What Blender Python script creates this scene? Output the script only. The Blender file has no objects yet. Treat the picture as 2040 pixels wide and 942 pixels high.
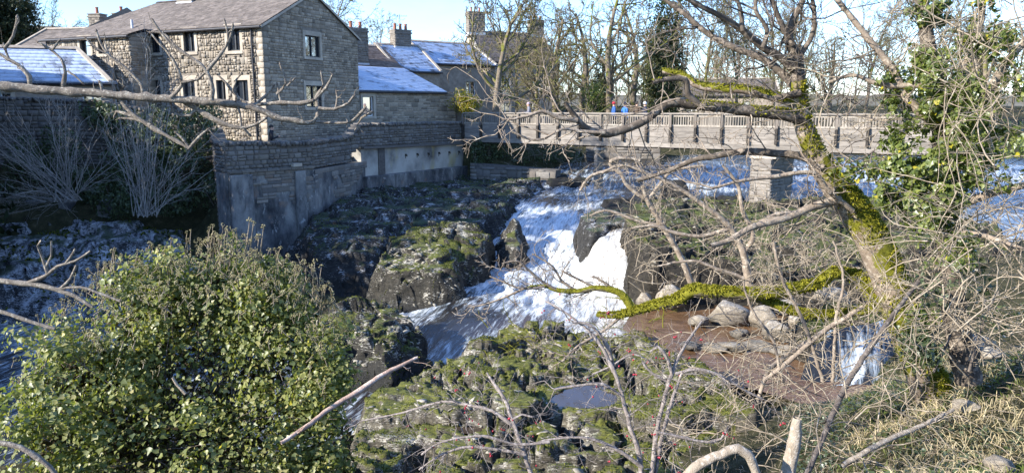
import bpy, math, random
import numpy as np
from mathutils import Vector, Matrix

# ------------------------------------------------------------------ camera, sky, sun, exposure
SC = bpy.context.scene
COL = SC.collection
FPX = 1457.0                                     # focal length in photo pixels (photo 2040 wide)
PITCH = math.atan(254.0 / FPX)
cam_d = bpy.data.cameras.new('camera'); cam = bpy.data.objects.new('camera', cam_d); COL.objects.link(cam)
cam_d.sensor_width = 36.0; cam_d.lens = 36.0 * FPX / 2040.0
cam_d.clip_start = 0.05; cam_d.clip_end = 6000
cam.location = (0, 0, 0); cam.rotation_euler = (math.pi / 2 - PITCH, 0, 0)
SC.camera = cam

SUN_AZ, SUN_EL = 64.0, 26.0                      # sun stands behind the viewer's left shoulder
world = bpy.data.worlds.new('World'); SC.world = world; world.use_nodes = True
nt = world.node_tree
bgn = nt.nodes['Background']
sky = nt.nodes.new('ShaderNodeTexSky'); sky.sky_type = 'NISHITA'; sky.sun_disc = False
sky.sun_elevation = math.radians(SUN_EL); sky.sun_rotation = math.radians(180 + SUN_AZ)
sky.air_density = 1.15; sky.dust_density = 0.1; sky.ozone_density = 4.0; sky.altitude = 200
# thin high cloud veil mixed into the sky
wtc = nt.nodes.new('ShaderNodeTexCoord'); wmap = nt.nodes.new('ShaderNodeMapping')
wmap.inputs['Scale'].default_value = (1.0, 1.0, 3.2)
wno = nt.nodes.new('ShaderNodeTexNoise'); wno.inputs['Scale'].default_value = 2.1
wno.inputs['Detail'].default_value = 7; wno.inputs['Roughness'].default_value = 0.58
wrm = nt.nodes.new('ShaderNodeValToRGB')
wrm.color_ramp.elements[0].position = 0.46; wrm.color_ramp.elements[0].color = (0, 0, 0, 1)
wrm.color_ramp.elements[1].position = 0.72; wrm.color_ramp.elements[1].color = (0.22, 0.22, 0.22, 1)
wmx = nt.nodes.new('ShaderNodeMix'); wmx.data_type = 'RGBA'
wmx.inputs[7].default_value = (6.4, 7.0, 8.0, 1)
nt.links.new(wtc.outputs['Generated'], wmap.inputs['Vector']); nt.links.new(wmap.outputs['Vector'], wno.inputs['Vector'])
nt.links.new(wno.outputs['Fac'], wrm.inputs['Fac']); nt.links.new(wrm.outputs['Color'], wmx.inputs[0])
nt.links.new(sky.outputs['Color'], wmx.inputs[6]); wti = nt.nodes.new('ShaderNodeMix'); wti.data_type = 'RGBA'; wti.blend_type = 'MULTIPLY'; wti.inputs[0].default_value = 1.0; wti.inputs[7].default_value = (0.80, 0.89, 1.12, 1)   # clear cold winter blue
nt.links.new(wmx.outputs[2], wti.inputs[6]); nt.links.new(wti.outputs[2], bgn.inputs['Color'])
bgn.inputs['Strength'].default_value = 0.15

sun_d = bpy.data.lights.new('sun', 'SUN'); sun = bpy.data.objects.new('sun', sun_d); COL.objects.link(sun)
sun_d.energy = 4.9; sun_d.angle = math.radians(0.5); sun_d.color = (1.0, 0.945, 0.86)
_a, _e = math.radians(SUN_AZ), math.radians(SUN_EL)
TO_SUN = Vector((-math.sin(_a) * math.cos(_e), -math.cos(_a) * math.cos(_e), math.sin(_e)))
sun.rotation_euler = TO_SUN.to_track_quat('Z', 'Y').to_euler()
sun.location = (-40, -30, 40)
SC.view_settings.view_transform = 'Standard'; SC.view_settings.look = 'None'
SC.view_settings.exposure = 1.32; SC.view_settings.gamma = 1.0; SC.view_settings.use_curve_mapping = False
try:
    SC.cycles.use_denoising = True
    SC.cycles.max_bounces = 6; SC.cycles.diffuse_bounces = 3; SC.cycles.glossy_bounces = 2
    SC.cycles.transmission_bounces = 2; SC.cycles.transparent_max_bounces = 4
    SC.cycles.caustics_reflective = False; SC.cycles.caustics_refractive = False
except Exception:
    pass

random.seed(11)
RNG = np.random.default_rng(11)

# ------------------------------------------------------------------ helpers: survey of the place
def ray(px, py):
    xc = (px - 1020.0) / FPX; yc = -(py - 471.0) / FPX
    return Vector((xc, math.cos(PITCH) + yc * math.sin(PITCH), -math.sin(PITCH) + yc * math.cos(PITCH)))
def P(px, py, Y):                                # point seen at a pixel, standing Y metres away
    d = ray(px, py); return d * (Y / d.y)
def PZ(px, py, z):                               # point seen at a pixel, on the level z
    d = ray(px, py); return d * (z / d.z)

# ------------------------------------------------------------------ helpers: noise
def _hash(ix, iy, iz, seed):
    h = (ix.astype(np.int64) * 374761393 + iy.astype(np.int64) * 668265263 + iz.astype(np.int64) * 2147483647 + seed * 1274126177) & 0xffffffff
    h = ((h ^ (h >> 13)) * 1274126177) & 0xffffffff
    h = (h ^ (h >> 16)) & 0xffffffff
    h = (h * 2246822519) & 0xffffffff
    return ((h ^ (h >> 15)) & 0xffffff) / float(0xffffff)
def vnoise(p, seed=0):
    p = np.asarray(p, float); f = np.floor(p); t = p - f; t = t * t * (3 - 2 * t)
    x, y, z = f[..., 0], f[..., 1], f[..., 2]; r = 0
    for a in (0, 1):
        wx = t[..., 0] if a else 1 - t[..., 0]
        for b in (0, 1):
            wy = t[..., 1] if b else 1 - t[..., 1]
            for c in (0, 1):
                wz = t[..., 2] if c else 1 - t[..., 2]
                r = r + wx * wy * wz * _hash(x + a, y + b, z + c, seed)
    return r
def fbm(p, octv=4, seed=0, gain=0.5):
    p = np.asarray(p, float); s = 0; a = 1.0; n = 0
    for o in range(octv):
        s = s + a * vnoise(p * (2.03 ** o) + 17.3 * o, seed + o); n += a; a *= gain
    return s / n
def cells(x, y, sx, sy, seed):
    """jittered cells: random value of the nearest cell and the distance to its border"""
    u, v = x / sx, y / sy; iu, iv = np.floor(u), np.floor(v); d1 = np.full(u.shape, 9.); d2 = np.full(u.shape, 9.); val = np.zeros(u.shape)
    for a in (-1, 0, 1):
        for b in (-1, 0, 1):
            cu, cv = iu + a, iv + b; px = cu + _hash(cu, cv, cu * 0, seed); py = cv + _hash(cu, cv, cu * 0 + 1, seed); d = np.hypot(u - px, v - py); h = _hash(cu, cv, cu * 0 + 2, seed)
            n = d < d1; d2 = np.where(n, d1, np.minimum(d2, d)); val = np.where(n, h, val); d1 = np.where(n, d, d1)
    return val, d2 - d1
def sstep(a, b, x):
    t = np.clip((x - a) / (b - a), 0, 1); return t * t * (3 - 2 * t)

class RBF:                                       # smooth surface through survey points (x, y, z)
    def __init__(s, pts, smooth=0.02):
        a = np.array([tuple(p) for p in pts], float); s.xy = a[:, :2]; n = len(a)
        K = np.linalg.norm(s.xy[:, None] - s.xy[None], axis=2) + -smooth * np.eye(n)
        A = np.hstack([np.ones((n, 1)), s.xy])
        M = np.vstack([np.hstack([K, A]), np.hstack([A.T, np.zeros((3, 3))])])
        s.w = np.linalg.lstsq(M, np.concatenate([a[:, 2], np.zeros(3)]), rcond=None)[0]
        s.lo, s.hi = s.xy.min(0), s.xy.max(0)
    def __call__(s, x, y):
        q = np.stack([np.clip(np.asarray(x, float), s.lo[0], s.hi[0]), np.clip(np.asarray(y, float), s.lo[1], s.hi[1])], -1)
        sh = q.shape[:-1]; q = q.reshape(-1, 2); out = np.empty(len(q))
        for i in range(0, len(q), 20000):
            k = q[i:i + 20000]
            K = np.linalg.norm(k[:, None] - s.xy[None], axis=2)
            out[i:i + 20000] = K @ s.w[:-3] + s.w[-3] + k @ s.w[-2:]
        return out.reshape(sh)

# ------------------------------------------------------------------ helpers: objects
def tag(o, label=None, cat=None, group=None, kind=None):
    if label: o['label'] = label
    if cat: o['category'] = cat
    if group: o['group'] = group
    if kind: o['kind'] = kind
    return o
def thing(name, label, cat, loc=(0, 0, 0), group=None, kind=None):
    o = bpy.data.objects.new(name, None); COL.objects.link(o); o.location = loc; o.empty_display_size = 0.3
    return tag(o, label, cat, group, kind)
def link(name, me, parent=None, local=False):
    o = bpy.data.objects.new(name, me); COL.objects.link(o)
    if parent is not None:
        o.parent = parent
        if not local:                            # the mesh is in world coordinates
            m = Matrix.Identity(4); q = parent
            while q is not None:
                m = (Matrix.LocRotScale(q.location, q.rotation_euler, q.scale) if q.parent is None else q.matrix_parent_inverse @ Matrix.LocRotScale(q.location, q.rotation_euler, q.scale)) @ m
                q = q.parent
            o.matrix_parent_inverse = m.inverted()
    return o
def mesh(name, V, faces, mat=None, smooth=False, attrs=None):
    """faces: list of int arrays (n,k), one per polygon size"""
    me = bpy.data.meshes.new(name); V = np.asarray(V, np.float32).reshape(-1, 3)
    me.vertices.add(len(V)); me.vertices.foreach_set('co', V.ravel())
    if not isinstance(faces, (list, tuple)): faces = [faces]
    faces = [np.asarray(f, np.int32) for f in faces if len(f)]
    idx = np.concatenate([f.ravel() for f in faces]); tot = np.concatenate([np.full(len(f), f.shape[1], np.int32) for f in faces])
    me.loops.add(len(idx)); me.loops.foreach_set('vertex_index', idx)
    me.polygons.add(len(tot)); st = np.concatenate([[0], np.cumsum(tot)[:-1]]).astype(np.int32)
    me.polygons.foreach_set('loop_start', st); me.polygons.foreach_set('loop_total', tot)
    if smooth: me.polygons.foreach_set('use_smooth', np.ones(len(tot), bool))
    if attrs:
        for k, a in attrs.items():
            at = me.attributes.new(k, 'FLOAT', 'POINT'); at.data.foreach_set('value', np.asarray(a, np.float32))
    me.update(); me.validate()
    if mat: me.materials.append(mat)
    return me
def mobj(name, V, faces, mat, parent=None, smooth=False, attrs=None, local=False):
    return link(name, mesh(name, V, faces, mat, smooth, attrs), parent, local)

class MB:                                        # mesh builder for boxes, prisms and free polygons
    def __init__(s): s.v = []; s.f = []
    def poly(s, pts):
        i = len(s.v); s.v += [tuple(p) for p in pts]; s.f.append(tuple(range(i, i + len(pts)))); return s
    def box(s, o, a, b, c, inset=0.0):           # corner o and three edge vectors
        o, a, b, c = Vector(o), Vector(a), Vector(b), Vector(c); i = len(s.v)
        s.v += [tuple(q) for q in (o, o + a, o + a + b, o + b, o + c, o + a + c, o + a + b + c, o + b + c)]
        for q in ((0, 3, 2, 1), (4, 5, 6, 7), (0, 1, 5, 4), (1, 2, 6, 5), (2, 3, 7, 6), (3, 0, 4, 7)): s.f.append(tuple(i + k for k in q))
        return s
    def prism(s, pts, d):                        # polygon pts extruded by vector d
        d = Vector(d); n = len(pts); i = len(s.v); pts = [Vector(p) for p in pts]
        s.v += [tuple(p) for p in pts] + [tuple(p + d) for p in pts]
        s.f.append(tuple(i + k for k in range(n))[::-1]); s.f.append(tuple(i + n + k for k in range(n)))
        for k in range(n): s.f.append((i + k, i + (k + 1) % n, i + n + (k + 1) % n, i + n + k))
        return s
    def cyl(s, p, q, r0, r1, n=10):
        p, q = Vector(p), Vector(q); z = (q - p).normalized(); x = z.orthogonal().normalized(); y = z.cross(x); i = len(s.v)
        for c, r in ((p, r0), (q, r1)):
            for k in range(n):
                a = 2 * math.pi * k / n; s.v.append(tuple(c + (x * math.cos(a) + y * math.sin(a)) * r))
        for k in range(n): s.f.append((i + k, i + (k + 1) % n, i + n + (k + 1) % n, i + n + k))
        s.f.append(tuple(i + k for k in range(n))[::-1]); s.f.append(tuple(i + n + k for k in range(n))); return s
    def mesh(s, name, mat, smooth=False):
        me = bpy.data.meshes.new(name); me.from_pydata(s.v, [], s.f); me.update()
        if mat: me.materials.append(mat)
        if smooth:
            for p in me.polygons: p.use_smooth = True
        return me
    def build(s, name, mat, parent=None, local=False, bevel=0, smooth=False):
        o = link(name, s.mesh(name, mat, smooth), parent, local)
        if bevel:
            b = o.modifiers.new('bevel', 'BEVEL'); b.width = bevel; b.segments = 1; b.limit_method = 'ANGLE'
        return o

def copy_tree(o, parent=None):
    c = o.copy(); COL.objects.link(c); c.parent = parent
    for ch in o.children: copy_tree(ch, c)
    return c

# ------------------------------------------------------------------ helpers: tubes, branches, leaves
def tube_arrays(branches, sides=4):
    """branches: list of (pts [n,3], radii [n]) -> verts, quads"""
    groups = {}
    for pts, rad in branches: groups.setdefault(len(pts), []).append((pts, rad))
    Vs, Fs, base = [], [], 0
    ang = np.linspace(0, 2 * np.pi, sides, endpoint=False)
    for n, g in groups.items():
        Pp = np.array([b[0] for b in g], float); R = np.array([b[1] for b in g], float)   # B,n,3
        T = np.gradient(Pp, axis=1); T /= np.linalg.norm(T, axis=2, keepdims=True) + 1e-9
        ref = np.array([0.31, 0.17, 0.93]); X = np.cross(T, ref); X /= np.linalg.norm(X, axis=2, keepdims=True) + 1e-9
        Yv = np.cross(T, X)
        ring = Pp[:, :, None] + R[:, :, None, None] * (X[:, :, None] * np.cos(ang)[None, None, :, None] + Yv[:, :, None] * np.sin(ang)[None, None, :, None])
        B = len(g); Vs.append(ring.reshape(-1, 3))
        b, i, k = np.meshgrid(np.arange(B), np.arange(n - 1), np.arange(sides), indexing='ij')
        k2 = (k + 1) % sides; o = base + b * n * sides
        Fs.append(np.stack([o + i * sides + k, o + i * sides + k2, o + (i + 1) * sides + k2, o + (i + 1) * sides + k], -1).reshape(-1, 4))
        base += B * n * sides
    return np.concatenate(Vs), np.concatenate(Fs)
def tubes(name, branches, mat, parent=None, sides=4, local=False, smooth=True, rough=0.0, rs=6.0):
    V, Fq = tube_arrays(branches, sides)
    if rough:
        nz = np.stack([fbm(V * rs, 3, s) - .5 for s in (1, 2, 3)], -1); V = V + nz * rough
    return mobj(name, V, Fq, mat, parent, smooth, local=local)

def spline(pts, rad, step=0.12, wob=0.0, rnd=random):
    """Catmull-Rom through points with radii"""
    pts = [Vector(p) for p in pts]; n = len(pts); out, rr = [], []
    if n == 2:
        k = max(2, int((pts[1] - pts[0]).length / step)); seq = [(pts[0].lerp(pts[1], i / k), rad[0] + (rad[1] - rad[0]) * i / k) for i in range(k + 1)]
    else:
        seq = []
        for i in range(n - 1):
            p0 = pts[max(i - 1, 0)]; p1 = pts[i]; p2 = pts[i + 1]; p3 = pts[min(i + 2, n - 1)]
            k = max(1, int((p2 - p1).length / step))
            for j in range(k):
                t = j / k
                q = 0.5 * ((2 * p1) + (p2 - p0) * t + (2 * p0 - 5 * p1 + 4 * p2 - p3) * t * t + (3 * p1 - p0 - 3 * p2 + p3) * t ** 3)
                seq.append((q, rad[i] + (rad[i + 1] - rad[i]) * t))
        seq.append((pts[-1], rad[-1]))
    for q, r in seq:
        if wob: q = q + Vector((rnd.gauss(0, wob), rnd.gauss(0, wob), rnd.gauss(0, wob)))
        out.append(tuple(q)); rr.append(r)
    return np.array(out), np.array(rr)

def rdir(d, ang, rnd):
    d = d.normalized(); x = d.orthogonal().normalized(); y = d.cross(x); a = rnd.uniform(0, 2 * math.pi)
    return d * math.cos(ang) + (x * math.cos(a) + y * math.sin(a)) * math.sin(ang)
def grow(out, p, d, L, r, lvl, cfg, rnd):
    n = cfg['n'][lvl]; p = Vector(p); d = Vector(d).normalized(); pts = [tuple(p)]; rad = [r]; ds = [d]
    jit, up = cfg['jit'][lvl], cfg['up'][lvl]; end = cfg.get('end', 0.35)
    for i in range(n):
        d = (d + Vector((rnd.gauss(0, jit), rnd.gauss(0, jit), rnd.gauss(0, jit) + up))).normalized()
        p = p + d * (L / n); pts.append(tuple(p)); rad.append(r * (1 - (1 - end) * (i + 1) / n)); ds.append(d)
    out[min(lvl, len(out) - 1)].append((np.array(pts), np.array(rad)))
    if lvl + 1 >= len(cfg['n']): return
    k = cfg['kids'][lvl]; k = max(0, int(k + rnd.uniform(-.3, .3) * k + .5)); t0 = cfg['t0'][lvl]
    for j in range(k):
        t = t0 + (1 - t0) * (j + rnd.random()) / k; f = t * n; i = min(int(f), n - 1); fr = f - i
        q = Vector(pts[i]).lerp(Vector(pts[i + 1]), fr); rr = rad[i] + (rad[i + 1] - rad[i]) * fr
        cd = rdir(ds[i], math.radians(rnd.uniform(*cfg['ang'][lvl])), rnd)
        grow(out, q, cd, L * cfg['lr'][lvl] * rnd.uniform(.6, 1.15) * (1.15 - .55 * t), max(rr * cfg['rr'], cfg.get('rmin', .004)), lvl + 1, cfg, rnd)

IVY = np.array([(0, 0, 0), (.30, .02, .03), (.52, .30, .07), (.26, .52, .02), (0, 1.0, -.10), (-.26, .52, .02), (-.52, .30, .07), (-.30, .02, .03), (0, .38, -.06)], float)
IVY_F = np.array([(8, 0, 1), (8, 1, 2), (8, 2, 3), (8, 3, 4), (8, 4, 5), (8, 5, 6), (8, 6, 7), (8, 7, 0)])
OVL = np.array([(0, 0, 0), (.26, .45, .06), (0, 1, -.05), (-.26, .45, .06)], float); OVL_F = np.array([(0, 1, 2), (0, 2, 3)])
def leaf_arrays(C, N, size, shape=IVY, shf=IVY_F, hang=0.5, seed=1):
    r = np.random.default_rng(seed); C = np.asarray(C, float); N = np.asarray(N, float); n = len(C)
    N = N / (np.linalg.norm(N, axis=1, keepdims=True) + 1e-9)
    rv = r.normal(size=(n, 3)); rv[:, 2] -= hang * 2
    Yv = rv - N * (rv * N).sum(1, keepdims=True); Yv /= np.linalg.norm(Yv, axis=1, keepdims=True) + 1e-9
    X = np.cross(Yv, N); S = np.broadcast_to(np.asarray(size, float), (n,))
    V = C[:, None] + S[:, None, None] * (X[:, None] * shape[None, :, 0:1] + Yv[:, None] * (shape[None, :, 1:2] - .4) + N[:, None] * shape[None, :, 2:3])
    k = len(shape); Fc = (shf[None] + (np.arange(n) * k)[:, None, None]).reshape(-1, 3)
    return V.reshape(-1, 3), Fc
def leaves(name, C, N, size, mat, parent=None, shape=IVY, shf=IVY_F, hang=.5, seed=1, kind='stuff', local=False):
    V, Fc = leaf_arrays(C, N, size, shape, shf, hang, seed)
    o = mobj(name, V, Fc, mat, parent, local=local)
    if kind: o['kind'] = kind
    return o
def blob_points(blobs, count, seed=3, shell=.35, noise=.25, cull=0.0, ns=1.2, tilt=.75):
    """points near the skins of ellipsoids (cx,cy,cz,rx,ry,rz) with outward normals, hollows by noise"""
    r = np.random.default_rng(seed); B = np.array(blobs, float)
    w = (B[:, 3] * B[:, 4] + B[:, 4] * B[:, 5] + B[:, 3] * B[:, 5]); w /= w.sum()
    i = r.choice(len(B), size=count, p=w); d = r.normal(size=(count, 3)); d /= np.linalg.norm(d, axis=1, keepdims=True)
    rad = 1 - shell * r.random(count) ** 1.6
    p = B[i, :3] + d * B[i, 3:] * rad[:, None]
    p = p + (np.stack([fbm(p * ns, 2, s) for s in (5, 6, 7)], -1) - .5) * 2 * noise
    nrm = d / B[i, 3:]; nrm /= np.linalg.norm(nrm, axis=1, keepdims=True)
    nrm = nrm + r.normal(size=(count, 3)) * tilt; nrm[:, 2] += .25
    if cull:
        keep = fbm(p * ns * 1.7, 3, 9) > cull; p, nrm = p[keep], nrm[keep]
    return p, nrm
# ------------------------------------------------------------------ materials
class NT:
    def __init__(s, name):
        s.m = bpy.data.materials.new(name); s.m.use_nodes = True; s.t = s.m.node_tree
        s.b = s.t.nodes['Principled BSDF']; s.out = s.t.nodes['Material Output']; s._tc = None
    def n(s, kind, **kw):
        x = s.t.nodes.new('ShaderNode' + kind)
        for k, v in kw.items(): setattr(x, k, v)
        return x
    def l(s, a, b): s.t.links.new(a, b)
    def co(s):
        if s._tc is None: s._tc = s.n('TexCoord')
        return s._tc.outputs['Object']
    def noise(s, scale, detail=5, rough=.55, dist=0.0, stretch=None, vec=None):
        x = s.n('TexNoise'); x.inputs['Scale'].default_value = scale; x.inputs['Detail'].default_value = detail
        x.inputs['Roughness'].default_value = rough; x.inputs['Distortion'].default_value = dist
        v = vec or s.co()
        if stretch:
            mp = s.n('Mapping'); mp.inputs['Scale'].default_value = stretch; s.l(v, mp.inputs['Vector']); v = mp.outputs['Vector']
        s.l(v, x.inputs['Vector']); return x.outputs['Fac']
    def ramp(s, fac, stops, interp='LINEAR'):
        x = s.n('ValToRGB'); cr = x.color_ramp; cr.interpolation = interp
        while len(cr.elements) < len(stops): cr.elements.new(.5)
        for e, (p, c) in zip(cr.elements, stops):
            e.position = p; e.color = (c, c, c, 1) if not hasattr(c, '__len__') else (c[0], c[1], c[2], 1)
        s.l(fac, x.inputs['Fac']); return x.outputs['Color']
    def math(s, op, a, b=None, c=None, clamp=False):
        x = s.n('Math', operation=op, use_clamp=clamp)
        for i, q in enumerate((a, b, c)):
            if q is None: continue
            if isinstance(q, (int, float)): x.inputs[i].default_value = q
            else: s.l(q, x.inputs[i])
        return x.outputs[0]
    def mix(s, fac, a, b, blend='MIX'):
        x = s.n('Mix', data_type='RGBA', blend_type=blend)
        if isinstance(fac, (int, float)): x.inputs[0].default_value = fac
        else: s.l(fac, x.inputs[0])
        for i, q in ((6, a), (7, b)):
            if isinstance(q, tuple): x.inputs[i].default_value = (q[0], q[1], q[2], 1)
            else: s.l(q, x.inputs[i])
        return x.outputs[2]
    def rnd(s):                                  # one random number for each piece, single or joined
        oi = s.n('ObjectInfo'); g = s.n('NewGeometry')
        return s.math('FRACT', s.math('ADD', oi.outputs['Random'], g.outputs['Random Per Island']))
    def nz(s):
        g = s.n('NewGeometry'); x = s.n('SeparateXYZ'); s.l(g.outputs['Normal'], x.inputs[0]); return x.outputs['Z']
    def posz(s):
        g = s.n('NewGeometry'); x = s.n('SeparateXYZ'); s.l(g.outputs['Position'], x.inputs[0]); return x.outputs['Z']
    def bump(s, h, strength=.5, dist=.02):
        x = s.n('Bump'); x.inputs['Strength'].default_value = strength; x.inputs['Distance'].default_value = dist
        s.l(h, x.inputs['Height']); s.l(x.outputs['Normal'], s.b.inputs['Normal'])
    def done(s, col=None, rough=.85, spec=.3):
        if col is not None:
            if isinstance(col, tuple): s.b.inputs['Base Color'].default_value = (*col[:3], 1)
            else: s.l(col, s.b.inputs['Base Color'])
        if isinstance(rough, (int, float)): s.b.inputs['Roughness'].default_value = rough
        else: s.l(rough, s.b.inputs['Roughness'])
        s.b.inputs['Specular IOR Level'].default_value = spec
        return s.m

def simple(name, c1, c2, scale=6, rough=.85, bump=.3, bdist=.01, spec=.3, detail=6, stretch=None, piece=0.0):
    k = NT(name); f = k.noise(scale, detail, stretch=stretch); col = k.ramp(f, [(.3, c1), (.7, c2)])
    if piece:
        v = k.ramp(k.rnd(), [(0, 1 - piece), (1, 1 + piece)]); col = k.mix(1.0, col, v, 'MULTIPLY')
    if bump: k.bump(k.noise(scale * 4, 5, .65, stretch=stretch), bump, bdist)
    return k.done(col, rough, spec)

def stone_mat(name, tones, dirt=.35, rough=.92):
    k = NT(name); r = k.rnd(); n = len(tones)
    base = k.ramp(r, [(i / max(n - 1, 1), c) for i, c in enumerate(tones)])
    f = k.noise(7, 7, .65); base = k.mix(k.ramp(f, [(.38, dirt), (.62, 0)]), base, (.10, .085, .07))
    f2 = k.noise(1.3, 4, .6); base = k.mix(k.ramp(f2, [(.42, .35), (.62, 0)]), base, (.13, .12, .105))
    k.bump(k.noise(22, 6, .7), .7, .012); return k.done(base, rough, .2)

M = {}
M['stone_house'] = stone_mat('house_stone', [(.22, .18, .135), (.42, .36, .275), (.17, .145, .115), (.34, .30, .24), (.50, .43, .34), (.26, .225, .18), (.38, .31, .225)])
M['stone_gable'] = stone_mat('gable_stone', [(.26, .21, .15), (.43, .36, .265), (.19, .16, .12), (.36, .305, .23), (.50, .42, .32), (.30, .25, .185)], .4)
M['stone_dark'] = stone_mat('wall_stone_dark', [(.15, .13, .11), (.20, .18, .15), (.11, .10, .09), (.17, .16, .15), (.26, .24, .21)], .5)
M['stone_black'] = stone_mat('shaded_garden_stone', [(.14, .13, .12), (.19, .175, .16), (.10, .095, .09), (.24, .22, .20)], .5)
M['stone_pale'] = stone_mat('dressed_stone', [(.50, .43, .33), (.44, .38, .30), (.55, .48, .38)], .2)
M['wall_patch'] = stone_mat('patched_wall_stone', [(.16, .145, .125), (.26, .235, .20), (.12, .115, .11), (.34, .31, .27), (.20, .15, .115)], .5)
M['mortar'] = simple('mortar', (.15, .13, .105), (.24, .21, .17), 9, .95, .5, .01)
M['mortar_dark'] = simple('mortar_dark', (.07, .065, .06), (.14, .125, .11), 6, .95, .5, .02)
M['stone_far'] = simple('far_house_stone', (.24, .20, .16), (.40, .34, .27), 3.2, .93, .6, .03, detail=8)
M['chimney_stone'] = stone_mat('chimney_stone', [(.22, .19, .16), (.30, .26, .21), (.17, .15, .13)], .45)
M['slate'] = simple('roof_slate', (.082, .069, .061), (.148, .125, .111), 5, .8, .4, .01, piece=.28)
M['terracotta'] = simple('terracotta', (.24, .09, .05), (.36, .15, .09), 8, .8, .2)
M['lead'] = simple('lead_flashing', (.42, .44, .47), (.58, .60, .63), 5, .55, .1)
M['frame_dark'] = simple('window_frame_dark', (.022, .026, .032), (.04, .045, .05), 6, .5, 0)
M['frame_white'] = simple('window_frame_white', (.62, .62, .60), (.74, .74, .72), 6, .5, 0)
M['gutter'] = simple('gutter_black', (.025, .025, .028), (.045, .045, .05), 6, .5, 0)
k = NT('window_glass'); M['glass'] = k.done((.02, .024, .03), .03, .9)
k.b.inputs['IOR'].default_value = 2.7
k = NT('curtain'); M['curtain'] = k.done(k.ramp(k.noise(9, 2, stretch=(8, 8, .2)), [(.3, (.35, .34, .33)), (.7, (.6, .59, .57))]), .9)
def frost(name, slate, amt):
    k = NT(name); base = k.ramp(k.rnd(), [(0, tuple(.7 * c for c in slate)), (1, tuple(1.35 * c for c in slate))])
    f = k.math('ADD', k.noise(1.1, 5, .6), k.math('MULTIPLY', k.noise(14, 4, .7), .35)); f = k.math('ADD', f, k.math('MULTIPLY', k.rnd(), .16))
    col = k.mix(k.ramp(f, [(.62 - amt, 0), (.86 - amt, 1)]), base, (.46, .54, .67))
    k.bump(k.noise(30, 5, .7), .3, .006); return k.done(col, .8, .3)
M['frost_roof'] = frost('frosted_slate', (.11, .12, .15), .13)
M['frost_light'] = frost('lightly_frosted_slate', (.15, .135, .13), .06)
M['brown_tile'] = simple('brown_roof_tile', (.13, .095, .075), (.22, .17, .14), 6, .85, .4, .01, piece=.3)

# rendered and poured river walls
k = NT('stained_concrete')
f = k.noise(1.1, 7, .66, stretch=(1.0, 1.0, .6)); col = k.ramp(f, [(.34, (.03, .03, .033)), (.47, (.10, .10, .10)), (.66, (.25, .24, .22))])
col = k.mix(k.ramp(k.noise(2.6, 6, .7, .6, stretch=(1, 1, .3)), [(.54, 0), (.66, .75)]), col, (.05, .05, .05))
col = k.mix(k.ramp(k.noise(3.6, 6, .75, .5, stretch=(1, 1, .55)), [(.58, 0), (.68, .8)]), col, (.46, .45, .42))
col = k.mix(k.ramp(k.noise(1.4, 5, .6), [(.60, 0), (.70, .5)]), col, (.24, .15, .10))
k.bump(k.noise(9, 7, .65), .6, .03); _z = k.math('ADD', k.posz(), k.math('MULTIPLY', k.noise(1.5, 5, .6), 1.6)); col = k.mix(k.ramp(k.math('ADD', _z, 5.9), [(0, .8), (.9, 0)]), col, (.03, .032, .034)); M['concrete'] = k.done(col, .85, .25)
k = NT('old_render')
f = k.noise(.55, 5, .6); col = k.ramp(f, [(.30, (.09, .085, .08)), (.44, (.27, .255, .225)), (.60, (.42, .395, .345))])
col = k.mix(k.ramp(k.noise(.8, 3, .6, vec=None, stretch=(1.2, 1.2, .5)), [(.60, 0), (.72, .65)]), col, (.42, .34, .13))
col = k.mix(k.ramp(k.noise(6, 6, .7), [(.60, 0), (.72, .5)]), col, (.16, .15, .14))
k.bump(k.noise(14, 6, .6), .4, .015); M['render'] = k.done(col, .85, .2)

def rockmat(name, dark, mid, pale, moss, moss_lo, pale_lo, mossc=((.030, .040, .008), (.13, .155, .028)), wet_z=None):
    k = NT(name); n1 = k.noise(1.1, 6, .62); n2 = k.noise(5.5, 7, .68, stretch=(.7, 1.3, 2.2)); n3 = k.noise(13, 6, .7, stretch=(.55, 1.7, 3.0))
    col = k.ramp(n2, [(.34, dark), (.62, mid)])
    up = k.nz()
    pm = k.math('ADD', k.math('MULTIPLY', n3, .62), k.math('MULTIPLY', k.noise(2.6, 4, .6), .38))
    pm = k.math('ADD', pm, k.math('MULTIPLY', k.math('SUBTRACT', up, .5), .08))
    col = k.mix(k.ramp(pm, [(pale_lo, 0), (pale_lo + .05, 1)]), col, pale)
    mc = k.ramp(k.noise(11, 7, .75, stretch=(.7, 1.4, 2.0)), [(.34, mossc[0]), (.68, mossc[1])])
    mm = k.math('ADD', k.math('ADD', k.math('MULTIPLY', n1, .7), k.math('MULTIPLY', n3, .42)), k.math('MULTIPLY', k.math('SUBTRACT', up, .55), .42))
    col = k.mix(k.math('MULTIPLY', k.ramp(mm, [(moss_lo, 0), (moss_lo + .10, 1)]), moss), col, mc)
    rough = .86
    if wet_z is not None:
        z = k.math('ADD', k.posz(), k.math('MULTIPLY', k.math('SUBTRACT', n1, .5), 1.1))
        wet = k.ramp(k.math('SUBTRACT', z, wet_z), [(.0, 1), (.55, 0)])
        col = k.mix(wet, col, (.012, .012, .010)); rough = k.ramp(wet, [(0, .86), (1, .55)])
    h = k.math('ADD', k.noise(5, 8, .72, stretch=(.7, 1.3, 3.2)), k.math('MULTIPLY', k.noise(34, 5, .7), .35))
    k.bump(h, .9, .08); return k.done(col, rough, .3)
PALE = (.46, .43, .38)
M['rock_fore'] = rockmat('mossy_limestone', (.018, .017, .012), (.13, .115, .085), (.46, .43, .36), .97, .60, .53, ((.014, .020, .004), (.20, .205, .032)))
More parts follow.
